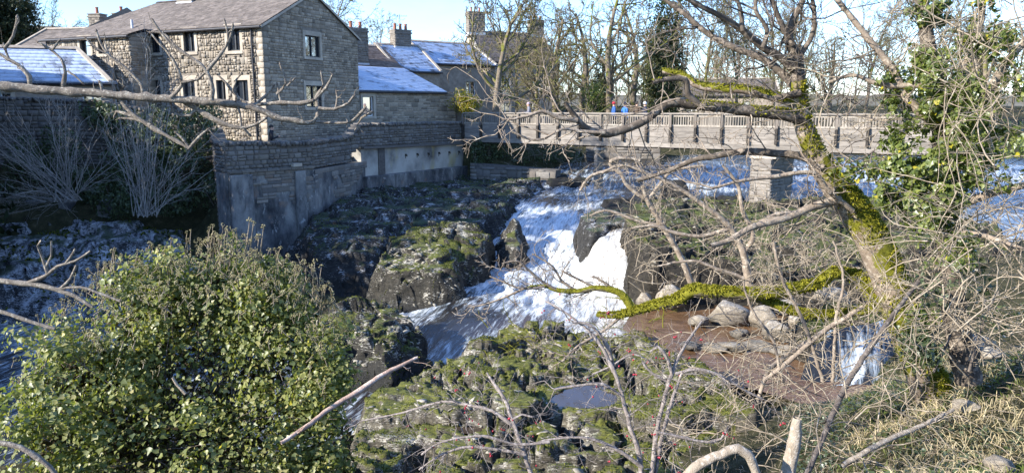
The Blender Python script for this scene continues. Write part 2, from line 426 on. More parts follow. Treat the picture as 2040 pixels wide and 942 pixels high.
M['rock_shade'] = rockmat('dark_river_rock', (.010, .010, .010), (.04, .038, .034), (.40, .40, .40), .9, .68, .555, ((.012, .022, .010), (.07, .095, .035)), -7.0)
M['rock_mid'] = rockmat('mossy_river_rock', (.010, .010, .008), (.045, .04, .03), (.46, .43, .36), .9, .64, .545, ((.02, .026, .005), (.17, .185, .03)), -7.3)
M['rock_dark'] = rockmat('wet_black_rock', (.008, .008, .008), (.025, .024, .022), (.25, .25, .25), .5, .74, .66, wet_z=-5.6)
M['rock_right'] = rockmat('brown_mossy_ledge', (.007, .006, .005), (.04, .034, .024), (.30, .27, .21), .85, .66, .575)
M['cliff'] = rockmat('pale_cliff_limestone', (.012, .012, .012), (.075, .075, .075), (.52, .52, .53), .9, .66, .49, ((.012, .02, .008), (.06, .085, .025)))
M['boulder'] = rockmat('pale_boulder', (.17, .14, .10), (.36, .31, .24), (.46, .41, .33), .3, .78, .54, wet_z=-6.75)
k = NT('soil_and_grass')
col = k.ramp(k.noise(2.2, 7, .68), [(.30, (.022, .018, .012)), (.46, (.04, .042, .015)), (.60, (.085, .075, .036)), (.74, (.19, .155, .09))])
col = k.mix(k.ramp(k.noise(22, 5, .7), [(.42, .7), (.6, 0)]), col, (.03, .028, .018)); k.bump(k.noise(18, 7, .7), .8, .06)
M['ground'] = k.done(col, .95, .1)
M['hill'] = simple('moorland', (.10, .085, .05), (.17, .145, .095), .08, .95, 0, detail=8)
M['paving'] = simple('path_gravel', (.16, .15, .135), (.26, .24, .21), 5, .95, .4)

def watermat():
    k = NT('river_water')
    at = k.n('Attribute', attribute_name='foam'); br = k.n('Attribute', attribute_name='brown')
    flow = k.n('Attribute', attribute_name='flow')
    rot = k.n('Mapping'); rot.inputs['Rotation'].default_value = (0, 0, .30); k.l(k.co(), rot.inputs['Vector'])
    n1 = k.noise(1.4, 8, .68, .5, stretch=(3.2, .6, .7), vec=rot.outputs['Vector']); n2 = k.noise(5.5, 6, .72, .3, stretch=(3.4, .5, .6), vec=rot.outputs['Vector'])
    n = k.math('ADD', k.math('MULTIPLY', n1, .62), k.math('MULTIPLY', n2, .38))
    m = k.math('ADD', at.outputs['Fac'], k.math('MULTIPLY', k.math('SUBTRACT', n, .5), 2.9))
    thin = k.ramp(m, [(.22, 0), (.46, 1)]); m = k.ramp(m, [(.42, 0), (.80, 1)])
    wc = k.mix(br.outputs['Fac'], (.016, .017, .018), (.15, .078, .034))
    fc = k.ramp(n2, [(.3, (.36, .38, .39)), (.62, (.70, .72, .73))])
    fc = k.mix(k.math('MULTIPLY', br.outputs['Fac'], .8), fc, (.72, .66, .54))
    tc = k.mix(br.outputs['Fac'], (.20, .24, .27), (.44, .39, .30)); col = k.mix(m, k.mix(thin, wc, tc), fc)
    h = k.math('ADD', n1, k.math('MULTIPLY', n2, .6)); k.bump(h, .45, .06)
    return k.done(col, k.ramp(m, [(0, .10), (1, .75)]), .5)
M['water'] = watermat()
k = NT('pool_water'); k.bump(k.noise(7, 4, .6, stretch=(1, 1, 1)), .12, .03); M['pool'] = k.done((.05, .036, .026), .03, .6)
k = NT('peaty_water'); k.bump(k.noise(5, 6, .65, .6, stretch=(.6, 1.6, 1)), .55, .06)
M['peat'] = k.done(k.ramp(k.noise(1.8, 6, .65, .4), [(.3, (.085, .045, .020)), (.55, (.16, .09, .045)), (.75, (.26, .17, .10))]), .09, .45)

def wood(name, c1, c2, sc=3, piece=.2, stretch=(1, 1, 9), rough=.85):
    k = NT(name); f = k.noise(sc, 7, .65, stretch=stretch); col = k.ramp(f, [(.28, c1), (.72, c2)])
    col = k.mix(1.0, col, k.ramp(k.rnd(), [(0, 1 - piece), (1, 1 + piece)]), 'MULTIPLY')
    k.bump(k.noise(sc * 5, 5, .7, stretch=stretch), .4, .008); return k.done(col, rough, .2)
M['fascia'] = wood('weathered_board', (.13, .115, .098), (.30, .265, .225), 2.2, .2)
M['baluster'] = wood('weathered_baluster', (.15, .13, .105), (.30, .265, .22), 3, .35, (4, 4, 1))
M['post'] = wood('dark_post', (.11, .092, .075), (.21, .18, .15), 3, .15, (4, 4, 1))
M['bracket'] = wood('tarred_timber', (.03, .026, .022), (.06, .052, .044), 3, .15, (4, 4, 1))  # dark wood, also used as painted shade in the slots below the posts

def bark(name, c1, c2, pale, moss=0, mossc=((.06, .06, .008), (.22, .21, .02)), side=None, sc=7):
    k = NT(name); f = k.noise(sc, 7, .65, stretch=(1, 1, .45)); col = k.ramp(f, [(.30, c1), (.70, c2)])
    col = k.mix(k.ramp(k.noise(sc * 1.7, 5, .6), [(.54, 0), (.62, .8)]), col, pale)
    if moss:
        n = k.noise(2.1, 5, .6); up = k.nz()
        mm = k.math('ADD', n, k.math('MULTIPLY', up, .20)); mm = k.math('ADD', mm, k.math('MULTIPLY', k.noise(16, 5, .7), .18))
        mc = k.ramp(k.noise(13, 6, .7), [(.3, mossc[0]), (.7, mossc[1])])
        col = k.mix(k.ramp(mm, [(.66 - moss, 0), (.72 - moss, 1)]), col, mc)
    k.bump(k.noise(sc * 5, 6, .7, stretch=(1, 1, .5)), .8, .02); return k.done(col, .9, .15)
M['bark_moss'] = bark('mossy_bark', (.13, .095, .07), (.30, .235, .17), (.44, .37, .29), .14)
M['moss_limb'] = bark('moss_covered_limb', (.07, .06, .04), (.17, .14, .09), (.2, .18, .12), .25)
M['bark_grey'] = bark('grey_brown_bark', (.15, .115, .085), (.33, .265, .20), (.42, .36, .28))
M['bark_ash'] = bark('pale_ash_bark', (.12, .10, .08), (.27, .23, .185), (.40, .36, .29), sc=20)
M['twig_pale'] = bark('pale_twig_bark', (.16, .125, .085), (.38, .31, .22), (.46, .39, .29))
M['twig_grey'] = bark('silver_grey_stem', (.13, .105, .09), (.33, .28, .245), (.42, .37, .33), sc=22)
M['twig_dark'] = bark('dark_twig_bark', (.075, .06, .048), (.17, .14, .115), (.22, .19, .16))
M['bark_back'] = bark('background_bark', (.085, .068, .05), (.21, .17, .125), (.28, .235, .17), .03, ((.07, .075, .012), (.17, .17, .035)))
M['twig_shade'] = bark('bluish_grey_stem', (.16, .15, .135), (.32, .295, .265), (.40, .37, .34))
M['bark_dark'] = bark('dark_limb_bark', (.05, .04, .032), (.16, .13, .10), (.30, .245, .19))  # silhouette darkness put into the bark, pale spots painted as lit areas
M['deadwood'] = bark('bleached_deadwood', (.22, .175, .125), (.44, .37, .285), (.52, .46, .38), sc=18)
M['rosewood'] = bark('red_brown_stem', (.28, .18, .13), (.50, .36, .28), (.58, .47, .38))

def leafmat(name, tones, gloss=.35, rough=.35, trans=.25, yellow=0.0):
    k = NT(name); r = k.rnd(); n = len(tones)
    st = [(i / (n - 1) * (1 - yellow), c) for i, c in enumerate(tones)]
    if yellow: st += [(1 - yellow + .003, (.40, .34, .03))]
    col = k.ramp(r, st)
    k.done(col, rough, gloss)
    tr = k.n('BsdfTranslucent'); k.l(k.mix(1.0, col, (1.5, 1.7, .6), 'MULTIPLY'), tr.inputs['Color'])
    mx = k.n('MixShader'); mx.inputs[0].default_value = trans
    k.l(k.b.outputs[0], mx.inputs[1]); k.l(tr.outputs[0], mx.inputs[2]); k.l(mx.outputs[0], k.out.inputs['Surface']); return k.m
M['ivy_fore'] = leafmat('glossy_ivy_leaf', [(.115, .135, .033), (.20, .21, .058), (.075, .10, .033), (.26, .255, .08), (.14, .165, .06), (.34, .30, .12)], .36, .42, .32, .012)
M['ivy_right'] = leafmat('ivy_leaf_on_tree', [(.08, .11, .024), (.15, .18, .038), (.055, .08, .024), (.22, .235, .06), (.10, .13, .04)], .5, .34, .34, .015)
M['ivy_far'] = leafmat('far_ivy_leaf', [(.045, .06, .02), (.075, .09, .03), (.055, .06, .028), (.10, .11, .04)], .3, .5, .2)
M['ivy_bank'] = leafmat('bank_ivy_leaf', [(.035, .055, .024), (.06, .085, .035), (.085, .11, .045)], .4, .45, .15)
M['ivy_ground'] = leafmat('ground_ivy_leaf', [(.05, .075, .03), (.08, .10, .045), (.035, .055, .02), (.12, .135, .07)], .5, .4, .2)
M['dead_leaf'] = leafmat('withered_leaf', [(.045, .034, .018), (.075, .055, .03), (.03, .026, .014)], .1, .8, .1)
M['umbel'] = leafmat('ivy_seed_head', [(.22, .20, .09), (.34, .29, .15), (.16, .15, .07), (.40, .34, .22)], .2, .7, .1)
M['yellow_shrub'] = leafmat('golden_shrub_leaf', [(.16, .16, .015), (.26, .22, .02), (.10, .13, .02), (.30, .18, .02)], .3, .5, .3)
M['yew'] = leafmat('yew_leaf', [(.010, .018, .008), (.018, .028, .012), (.025, .036, .014)], .2, .6, .1)
M['moss_tuft'] = leafmat('moss_tuft_blade', [(.012, .020, .003), (.04, .055, .009), (.10, .11, .016), (.19, .185, .03)], .15, .8, .2)
M['lichen_flake'] = simple('pale_rock_flake', (.15, .135, .10), (.34, .31, .25), 8, .9, .3, .006, piece=.3)
M['dry_grass'] = leafmat('dry_grass_blade', [(.42, .33, .19), (.56, .46, .29), (.30, .24, .13), (.48, .42, .28)], .15, .8, .25)
M['green_grass'] = leafmat('green_grass_blade', [(.07, .10, .02), (.11, .14, .03), (.16, .17, .05)], .2, .7, .25)
k = NT('haw_berry'); M['berry'] = k.done(k.ramp(k.rnd(), [(0, (.20, .010, .018)), (1, (.36, .02, .035))]), .25, .5)
# ------------------------------------------------------------------ ground, river, hills
def sdf_poly(x, y, poly):                        # positive inside
    poly = np.array(poly, float); n = len(poly); d = np.full(x.shape, 1e9); inside = np.zeros(x.shape, bool)
    for i in range(n):
        a, b = poly[i], poly[(i + 1) % n]; e = b - a; wxx = x - a[0]; wyy = y - a[1]
        t = np.clip((wxx * e[0] + wyy * e[1]) / (e @ e), 0, 1)
        d = np.minimum(d, np.hypot(wxx - e[0] * t, wyy - e[1] * t))
        c = ((a[1] > y) != (b[1] > y)) & (x < (b[0] - a[0]) * (y - a[1]) / (b[1] - a[1] + 1e-12) + a[0]); inside ^= c
    return np.where(inside, d, -d)
def axis(segs):
    out = []
    for a, b, st in segs: out += list(np.arange(a, b, st))
    out.append(segs[-1][1]); return np.array(out)
def grid_faces(nx, ny):
    i, j = np.meshgrid(np.arange(nx - 1), np.arange(ny - 1), indexing='ij'); a = (i * ny + j).ravel()
    return np.stack([a, a + ny, a + ny + 1, a + 1], -1)

GROUND = RBF([(0, 0, -1.65), (-6, 0, -1.7), (8, 0, -1.6), (0, -10, -1.5), (-15, -8, -1.5), (15, -8, -1.5), (-40, -10, -2), (60, -10, -1.5),
    (0, 4, -2.9), (0, 7, -4.9), (0, 10, -6.8), (2.2, 5, -2.9), (2.4, 6.5, -3.9), (4, 6, -3.15), (5.5, 5.5, -2.9), (4.6, 3.5, -2.35), (6.5, 9, -3.45), (5, 8.6, -3.9), (3.6, 8.6, -4.9), (8, 11, -3.7),
    (12, 12, -3.6), (14, 18, -4.2), (20, 20, -3.6), (28, 22, -3.2), (6.2, 12.5, -5.3), (4.6, 12.5, -6.0), (5.4, 14.0, -6.15), (9.8, 14.2, -4.9), (7.2, 15.0, -6.2), (8.8, 15.9, -6.1), (8.2, 17.0, -7.1),
    (-3, 6, -4.3), (-5, 8, -5.0), (-8, 7, -4.8), (-12, 4, -3.4), (-25, 4, -4), (-15, 10, -7), (-8, 11, -6.6), (-25, 10, -8),
    (0, 14, -7.4), (-5, 14, -7.6), (-5, 18, -8.2), (0, 24, -8.2), (-12, 22, -8.5), (-20, 22, -8.5), (-30, 20, -8.5), (-40, 18, -8.5),
    (6, 18, -7), (8.5, 19.5, -6.8), (11, 22, -6.2), (5, 30, -6.4), (2, 38, -5.7), (12, 32, -5.8), (20, 30, -5.5), (30, 28, -4.5), (15, 42, -5.2), (10, 46, -4.3), (25, 42, -4.8), (40, 35, -4.2),
    (5, 49, -4), (20, 50.0, -4), (40, 49, -4), (60, 45, -4), (8, 53, -2.0), (22, 53, -1.9), (40, 53, -1.9), (60, 50, -1.9),
    (-12.6, 32.5, -2.7), (-10.2, 35, -2.6), (-6.5, 44, -2.2), (-4.5, 48, -1.6), (-12.4, 37.5, -2.0), (-25, 43, -1.2), (-18, 38, -1.3), (-30, 38, -.8), (-30, 46, -.5), (-12, 48, -1.4),
    (-10.5, 29.5, -6.6), (-8.5, 31, -6.2), (-6.5, 37, -5.6), (-3, 42, -5.4), (-18, 31.5, -5.0), (-18, 28.5, -8.3), (-14, 33, -5.2), (-13, 30, -7.4), (-22, 30, -5.2), (-26, 29, -5.2), (-23, 26.5, -8.4), (-30, 28, -5.5), (-40, 26, -5.5), (-18, 34.4, -4.0), (-26, 33.2, -4.0),
    (-18, 36.4, -1.0), (-26, 35.2, -.9), (0.5, 46.5, -3.5), (4, 48.2, -3.6), (1, 50.5, -1.7), (4, 52.5, -1.8), (-2, 49.5, -1.5),
    (-3, 55, -1.3), (5, 60, -1.4), (15, 68, -1.3), (0, 80, -.5), (-30, 60, 0.4), (40, 75, -1), (-60, 60, 3), (-60, 100, 5), (0, 120, .5), (60, 120, .5), (90, 60, -1), (90, 0, -1), (-60, 0, -2), (-60, 30, -3)])
gx = axis([(-1800, -300, 250), (-300, -64, 30), (-64, -16, 1.6), (-16, -2, .5), (-2, 9, .22), (9, 20, .5), (20, 70, 2), (70, 300, 30), (300, 1801, 250)])
gy = axis([(-300, -20, 40), (-20, 2, 1.2), (2, 13, .2), (13, 54, .5), (54, 130, 3), (130, 400, 30), (400, 2401, 250)])
GX, GY = np.meshgrid(gx, gy, indexing='ij')
gz = GROUND(GX, GY)
near = np.exp(-((GX - 3) ** 2 / 300 + (GY - 8) ** 2 / 120))
_rv = sdf_poly(GX, GY, [(-12.4, 30.3), (-9.6, 33.4), (-8.5, 37.8), (-3.8, 47.2), (-2.6, 46.9), (1.5, 44), (1, 24), (-12.5, 25.5)])
gz = np.where(_rv > 0, np.minimum(gz, -6.6), gz)
gz += (fbm(np.stack([GX * .7, GY * .7, GX * 0], -1), 5, 4) - .5) * (.25 + .35 * near)
tag(mobj('ground', np.stack([GX, GY, gz], -1).reshape(-1, 3), grid_faces(len(gx), len(gy)), M['ground'], smooth=True), 'grassy soil of the river banks', kind='structure')

# far moorland hill
hx = np.linspace(-700, 500, 70); hy = np.linspace(170, 700, 34); HX, HY = np.meshgrid(hx, hy, indexing='ij')
hz = -3 + sstep(170, 420, HY) * (.30 + .70 * sstep(60, -140, HX)) * (22 + 22 * sstep(100, -420, HX) + 18 * fbm(np.stack([HX / 130, HY / 130, HX * 0], -1), 4, 8))
tag(mobj('hill', np.stack([HX, HY, hz], -1).reshape(-1, 3), grid_faces(70, 34), M['hill'], smooth=True), 'brown moorland hill behind the village', kind='structure')

# ---- river surface: survey (photo pixel, level, foam, brown)
WPTS = [  # upper river and weir
    (1180, 318, -3.3, .05, 0), (1300, 318, -3.3, .0, 0), (1500, 319, -3.3, .0, 0), (1760, 320, -3.3, .0, 0), (2040, 322, -3.3, 0, 0),
    (1340, 334, -3.5, .4, 0), (1420, 334, -3.5, .5, 0), (1620, 334, -3.5, .5, 0), (1760, 336, -3.5, .5, 0), (2040, 336, -3.5, .5, 0),
    (1340, 352, -3.95, .75, 0), (1430, 352, -3.95, .85, 0), (1620, 352, -3.95, .85, 0), (1760, 355, -3.95, .7, 0), (2040, 355, -3.95, .7, 0),
    (1360, 374, -4.45, .7, 0), (1440, 372, -4.45, .75, 0), (1620, 374, -4.45, .7, 0), (1760, 376, -4.45, .6, 0), (2040, 376, -4.45, .6, 0),
    (1360, 392, -4.75, .2, 0), (1470, 392, -4.75, .15, 0), (1640, 392, -4.75, .2, 0), (1800, 392, -4.75, .2, 0), (2040, 392, -4.75, .2, 0),
    (1230, 352, -4.1, .5, 0), (1200, 340, -3.7, .5, 0), (1270, 375, -4.5, .3, 0), (1300, 395, -4.7, .15, 0),
    # head of the main chute
    (1090, 372, -4.45, .55, 0), (1180, 374, -4.45, .7, 0), (1050, 395, -4.62, .55, 0), (1180, 395, -4.6, .75, 0), (1110, 400, -4.7, .35, 0),
    (1040, 415, -4.85, .8, 0), (1130, 425, -4.95, .9, .05), (1190, 415, -4.85, .7, .05),
    (1090, 455, -5.45, .95, .05), (1140, 455, -5.45, .95, .05), (1070, 490, -5.95, .9, .1), (1125, 490, -5.95, .95, .1),
    (1040, 520, -6.3, .85, .05), (1110, 525, -6.4, .9, .1), (1000, 545, -6.6, .8, .0), (1060, 555, -6.65, .9, .1), (1140, 560, -6.7, .95, .15),
    (960, 575, -6.85, .85, 0), (1030, 580, -6.85, .95, .1), (1120, 590, -6.9, .95, .2), (1200, 610, -6.9, .85, .3), (1260, 640, -6.9, .65, .6),
    (940, 600, -6.95, .45, .1), (1000, 606, -6.95, .75, .1), (1080, 616, -6.95, .9, .15), (1160, 626, -6.95, .85, .3), (1230, 640, -6.95, .6, .6),
    (900, 612, -7.02, .2, 0), (960, 628, -7.0, .05, 0), (1050, 640, -6.98, .45, .3), (880, 640, -7.05, .0, 0),
    (850, 612, -7.1, .75, 0), (835, 640, -7.2, .6, .1), (800, 622, -7.4, .9, 0), (790, 645, -7.45, .8, 0), (760, 635, -7.7, .85, 0),
    # creamy fall
    (1195, 470, -4.85, .75, .6), (1230, 470, -4.85, .7, .65), (1180, 505, -5.5, .95, .55), (1238, 505, -5.4, .95, .6), (1170, 545, -6.2, 1.0, .5), (1240, 550, -6.1, 1.0, .55),
    (1170, 590, -6.85, .9, .5), (1240, 600, -6.85, .85, .7), (1210, 448, -4.72, .25, .4),
    # lower river
    (700, 640, -7.9, .6, 0), (600, 640, -8.0, .5, 0), (90, 600, -8.0, .2, 0), (0, 600, -8.0, .2, 0), (60, 630, -8.0, .5, 0), (0, 650, -8.0, .75, 0), (80, 690, -8.0, .75, 0), (0, 725, -8.0, .35, 0), (300, 620, -8.0, .3, 0), (300, 720, -8.0, .3, 0),
    (-300, 600, -8.0, .2, 0), (-600, 640, -8.0, .2, 0), (-600, 760, -8.0, .2, 0), (200, 830, -8.0, .1, 0), (600, 760, -8.0, .3, 0)]
W3 = [PZ(a, b, z) for a, b, z, f, q in WPTS]
# falls are steep: keep the creamy fall and the chute at their own distances
WZ = RBF([(p.x, p.y, p.z) for p in W3] + [(8, 56, -3.3), (40, 56, -3.3), (60, 42, -3.3), (45, 36, -4.2), (60, 30, -4.6), (-40, 28, -8), (-40, 16, -8), (-10, 12, -8), (10, 28, -6.9), (16, 33, -5), (25, 30, -5.1)], .05)
def wfield(k):
    pts = np.array([(p.x, p.y) for p in W3]); val = np.array([w[k] for w in WPTS])
    def f(x, y):
        q = np.stack([x.ravel(), y.ravel()], -1); out = np.empty(len(q))
        for i in range(0, len(q), 20000):
            d = np.linalg.norm(q[i:i + 20000, None] - pts[None], axis=2) + .12; w = d ** -3.0
            out[i:i + 20000] = (w * val).sum(1) / w.sum(1)
        return out.reshape(x.shape)
    return f
wx = axis([(-46, -8, .5), (-8, 6.5, .075), (6.5, 18, .16), (18, 70, 1.2)]); wy = axis([(12, 22, .4), (22, 36, .085), (36, 48, .16), (48, 58, 1.0)])
WX, WY = np.meshgrid(wx, wy, indexing='ij'); wz = WZ(WX, WY); foam = np.clip(wfield(3)(WX, WY) * .70, 0, 1); brown = np.clip(wfield(4)(WX, WY), 0, 1)
turb = sstep(.1, .8, foam)
q3 = np.stack([WX * 1.5, WY * 1.1, wz * 1.2], -1)
rid = 1 - np.abs(2 * fbm(q3 * 1.0, 4, 21, .55) - 1)
q4 = np.stack([(WX * .955 - WY * .296) * 2.2, (WX * .296 + WY * .955) * .8, wz * .9], -1)
wz = wz + turb * ((fbm(q4 * .8, 2, 23, .5) - .5) * .75 + (fbm(q4 * 3.0, 2, 31) - .5) * .09) + (1 - turb) * (fbm(q3 * 1.3, 3, 41) - .5) * .10
tag(mobj('river', np.stack([WX, WY, wz], -1).reshape(-1, 3), grid_faces(len(wx), len(wy)), M['water'], smooth=True,
    attrs={'foam': foam.ravel(), 'brown': brown.ravel(), 'flow': turb.ravel()}), 'white foaming river tumbling over rock steps', kind='structure')

# ------------------------------------------------------------------ rocks
def rock_arrays(poly, top, base, edge=.8, res=.1, rough=.35, ledge=.28, lat=.22, seed=0, carve=None, strat=.75, blk=1.0, gaps=0):
    poly = [tuple(p)[:2] for p in poly]; pa = np.array(poly); lo, hi = pa.min(0) - .8, pa.max(0) + .8
    x = np.arange(lo[0], hi[0], res); y = np.arange(lo[1], hi[1], res); X, Y = np.meshgrid(x, y, indexing='ij')
    q = np.stack([X, Y, X * 0 + seed * 7.1], -1)
    s = sdf_poly(X, Y, poly) + (fbm(q * .9, 4, seed) - .5) * 1.5 * min(edge, 1.2)
    T = RBF(top, .03)(X, Y) if not isinstance(top, (int, float)) else np.full(X.shape, float(top))
    n1 = fbm(q * .55, 5, seed + 3, .55) - .5
    rid = 1 - np.abs(2 * fbm(q * 1.1, 4, seed + 5) - 1)
    T = T + n1 * 1.8 * rough - (sstep(.90, 1.0, rid)) * rough * 1.1
    wxx = X + (fbm(q * 1.3, 2, seed + 21) - .5) * .9; wyy = Y + (fbm(q * 1.3, 2, seed + 22) - .5) * .9
    for (sx, sy, am, ck) in ((1.9, 1.1, 1.0, .07), (.75, .42, .25, .05)):
        cv, cd = cells(wxx + seed, wyy, sx * blk, sy * blk, seed + int(sx * 10)); T = T + (cv - .5) * rough * 1.5 * am - rough * am * (1.0 if sx > 1 else .7) * sstep(ck, .0, cd)
    if gaps:
        cv, cd = cells(wxx * .9 + wyy * .35, wyy, 1.7, .85, seed + 77); T = T - 1.1 * sstep(.16, .03, cd) * sstep(.51, .60, fbm(q * .8, 3, seed + 78))
    if carve is not None: T = carve(X, Y, T)
    pr = sstep(-.05, 1, np.clip(s / edge, -.2, 1.2)) ** .7
    Z = base + (T - base) * pr
    # bedding: terraces with uneven risers
    h = ledge * (1 + 0 * Z); w = (fbm(q * .35, 3, seed + 8) - .5) * 1.2 + X * .03
    tz = (Z + w) / h; fl = np.floor(tz); fr = tz - fl; Zt = (fl + sstep(.72, 1.0, fr)) * h - w
    Z = Z * (1 - strat) + Zt * strat
    Z = Z + (fbm(q * 5.5, 4, seed + 11, .6) - .5) * .16 * min(1, rough * 3)
    V = np.stack([X, Y, Z], -1)
    dv = np.stack([fbm(V * np.array([1.3, 1.3, 2.6]), 3, seed + k) - .5 for k in (13, 14)], -1) * 2 * lat
    V[..., :2] += dv
    keep = (s > -.35).ravel(); F = grid_faces(len(x), len(y)); F = F[keep[F].any(1)]
    used = np.unique(F); mp = np.full(X.size, -1); mp[used] = np.arange(len(used))
    return V.reshape(-1, 3)[used], mp[F]
def face_info(V, F):
    a, b, c, d = (V[F[:, i]] for i in range(4)); n = np.cross(c - a, d - b); ar = np.linalg.norm(n, axis=1) + 1e-9
    return (a + b + c + d) / 4, n / ar[:, None], ar * .5
def tufts(name, C, N, size, mat, parent, seed=2, kind='stuff', droop=.2, wide=.35, spread=.9, local=False):
    """blades of moss or grass standing on a surface"""
    r = np.random.default_rng(seed); n = len(C); d = N * .8 + r.normal(size=(n, 3)) * spread * .6; d /= np.linalg.norm(d, axis=1, keepdims=True)
    s = np.cross(d, r.normal(size=(n, 3))); s /= np.linalg.norm(s, axis=1, keepdims=True) + 1e-9; L = np.asarray(size)[:, None]
    t = C + d * L; t[:, 2] -= droop * L[:, 0]; m = C + d * L * .55
    V = np.stack([C - s * L * wide * .5, C + s * L * wide * .5, m + s * L * wide * .42, t, m - s * L * wide * .42], 1).reshape(-1, 3)
    o = (np.arange(n) * 5)[:, None]
    ob = mobj(name, V, [np.hstack([o, o + 1, o + 2, o + 4]), np.hstack([o + 4, o + 2, o + 3])], mat, parent, local=local)
    if kind: ob['kind'] = kind
    return ob
def scatter_on(V, F, count, seed, up=.5, mask=None):
    C, N, A = face_info(V, F); w = A * (N[:, 2] > up)
    if mask is not None: w = w * mask(C)
    r = np.random.default_rng(seed); i = r.choice(len(F), size=count, p=w / w.sum()); u, v = r.random(count)[:, None], r.random(count)[:, None]
    a, b, c, d = (V[F[i, k]] for k in range(4))
    return (a * (1 - u) + b * u) * (1 - v) + (d * (1 - u) + c * u) * v, N[i]
def flakes(name, C, N, size, mat, parent, seed):
    """thin broken plates of limestone lying proud of the rock"""
    r = np.random.default_rng(seed); n = len(C); ang = r.random((n, 6)) * .7 + np.arange(6)[None] * (2 * np.pi / 6); rr = (.5 + .6 * r.random((n, 6))) * np.asarray(size)[:, None]
    N = N * .5 + np.array([0, 0, .35]) + r.normal(size=(n, 3)) * .12; N /= np.linalg.norm(N, axis=1, keepdims=True)
    X = np.cross(N, [0.3, 1, 0]); X /= np.linalg.norm(X, axis=1, keepdims=True); Y = np.cross(N, X); th = (np.asarray(size) * .16)[:, None, None]
    ring = C[:, None] + X[:, None] * (np.cos(ang) * rr)[..., None] * 1.7 + Y[:, None] * (np.sin(ang) * rr)[..., None]
    V = np.concatenate([ring - N[:, None] * th, ring + N[:, None] * th * .5], 1).reshape(-1, 3); o = (np.arange(n) * 12)[:, None]
    side = np.concatenate([np.hstack([o + k, o + (k + 1) % 6, o + 6 + (k + 1) % 6, o + 6 + k]) for k in range(6)])
    ob = mobj(name, V, [side, np.hstack([o + 6 + k for k in range(6)])], mat, parent); ob['kind'] = 'stuff'; return ob
def rock(name, label, poly, top, base, mat, cat='rock', n_moss=0, n_flake=0, moss_size=.07, seed=0, mossmask=None, **kw):
    V, F = rock_arrays(poly, top, base, seed=seed, **kw); c = V.mean(0)
    t = thing(name, label, cat, (c[0], c[1], base))
    mobj('bedrock', V, F, mat, t, smooth=True)
    if n_moss:
        mk = mossmask or (lambda C: np.clip((fbm(C * .9, 4, seed + 2) - .46) * 8, 0, 1) + .02)
        C, N = scatter_on(V, F, n_moss, seed, .45, mk)
        tufts('moss', C - N * .01, N, moss_size * (.5 + RNG.random(len(C))), M['moss_tuft'], t, seed, droop=.1, wide=.5)
    if n_flake:
        C, N = scatter_on(V, F, n_flake, seed + 1, .35, lambda C: np.clip((.52 - fbm(C * .9, 4, seed + 2)) * 8, 0, 1) + .01)
        flakes('rock_flakes', C, N, .025 + .075 * RNG.random(len(C)) ** 2.2, M['lichen_flake'], t, seed)
    return V, F
def pix(*a): return [P(*q) for q in a]

# left bank shelf below the walls (in the shade)
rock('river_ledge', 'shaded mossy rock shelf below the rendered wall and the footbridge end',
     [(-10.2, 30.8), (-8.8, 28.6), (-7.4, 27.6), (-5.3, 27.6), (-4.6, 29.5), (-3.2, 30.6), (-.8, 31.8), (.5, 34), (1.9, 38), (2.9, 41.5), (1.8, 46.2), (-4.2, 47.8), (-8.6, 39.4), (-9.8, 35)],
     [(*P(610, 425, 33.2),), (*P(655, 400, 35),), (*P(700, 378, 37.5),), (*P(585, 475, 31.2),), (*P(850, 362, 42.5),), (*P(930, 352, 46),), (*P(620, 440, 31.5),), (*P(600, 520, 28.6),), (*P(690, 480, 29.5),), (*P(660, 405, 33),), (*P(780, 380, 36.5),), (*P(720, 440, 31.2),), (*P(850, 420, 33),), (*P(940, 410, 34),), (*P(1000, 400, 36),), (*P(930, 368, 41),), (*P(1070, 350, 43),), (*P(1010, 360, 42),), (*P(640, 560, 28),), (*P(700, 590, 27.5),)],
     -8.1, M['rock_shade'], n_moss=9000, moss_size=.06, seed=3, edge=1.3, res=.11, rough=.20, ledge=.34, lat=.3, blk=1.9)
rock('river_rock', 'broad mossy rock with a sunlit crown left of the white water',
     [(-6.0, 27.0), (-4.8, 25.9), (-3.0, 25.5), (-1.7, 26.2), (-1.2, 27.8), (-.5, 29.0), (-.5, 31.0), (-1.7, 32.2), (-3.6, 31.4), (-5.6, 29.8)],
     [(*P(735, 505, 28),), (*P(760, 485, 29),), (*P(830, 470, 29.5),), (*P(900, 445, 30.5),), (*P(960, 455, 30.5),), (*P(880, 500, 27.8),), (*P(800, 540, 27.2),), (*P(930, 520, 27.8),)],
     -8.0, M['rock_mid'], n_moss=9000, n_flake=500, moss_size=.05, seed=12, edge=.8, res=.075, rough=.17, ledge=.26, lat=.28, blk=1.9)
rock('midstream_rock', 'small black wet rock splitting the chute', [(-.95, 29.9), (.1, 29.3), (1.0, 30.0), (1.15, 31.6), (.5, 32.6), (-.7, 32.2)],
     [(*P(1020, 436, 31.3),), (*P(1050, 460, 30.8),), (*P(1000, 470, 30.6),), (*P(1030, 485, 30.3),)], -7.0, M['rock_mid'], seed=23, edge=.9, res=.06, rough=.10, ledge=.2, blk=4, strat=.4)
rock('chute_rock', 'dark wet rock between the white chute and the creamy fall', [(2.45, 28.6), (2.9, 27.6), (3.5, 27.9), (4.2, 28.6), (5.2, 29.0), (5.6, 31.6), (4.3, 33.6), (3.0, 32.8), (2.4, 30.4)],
     [(*P(1165, 440, 30),), (*P(1200, 425, 31),), (*P(1240, 425, 31),), (*P(1210, 448, 29.0),), (*P(1160, 460, 28.6),)], -7.2, M['rock_shade'], seed=27, edge=.55, res=.07, rough=.10, ledge=.25, blk=3, strat=.5)
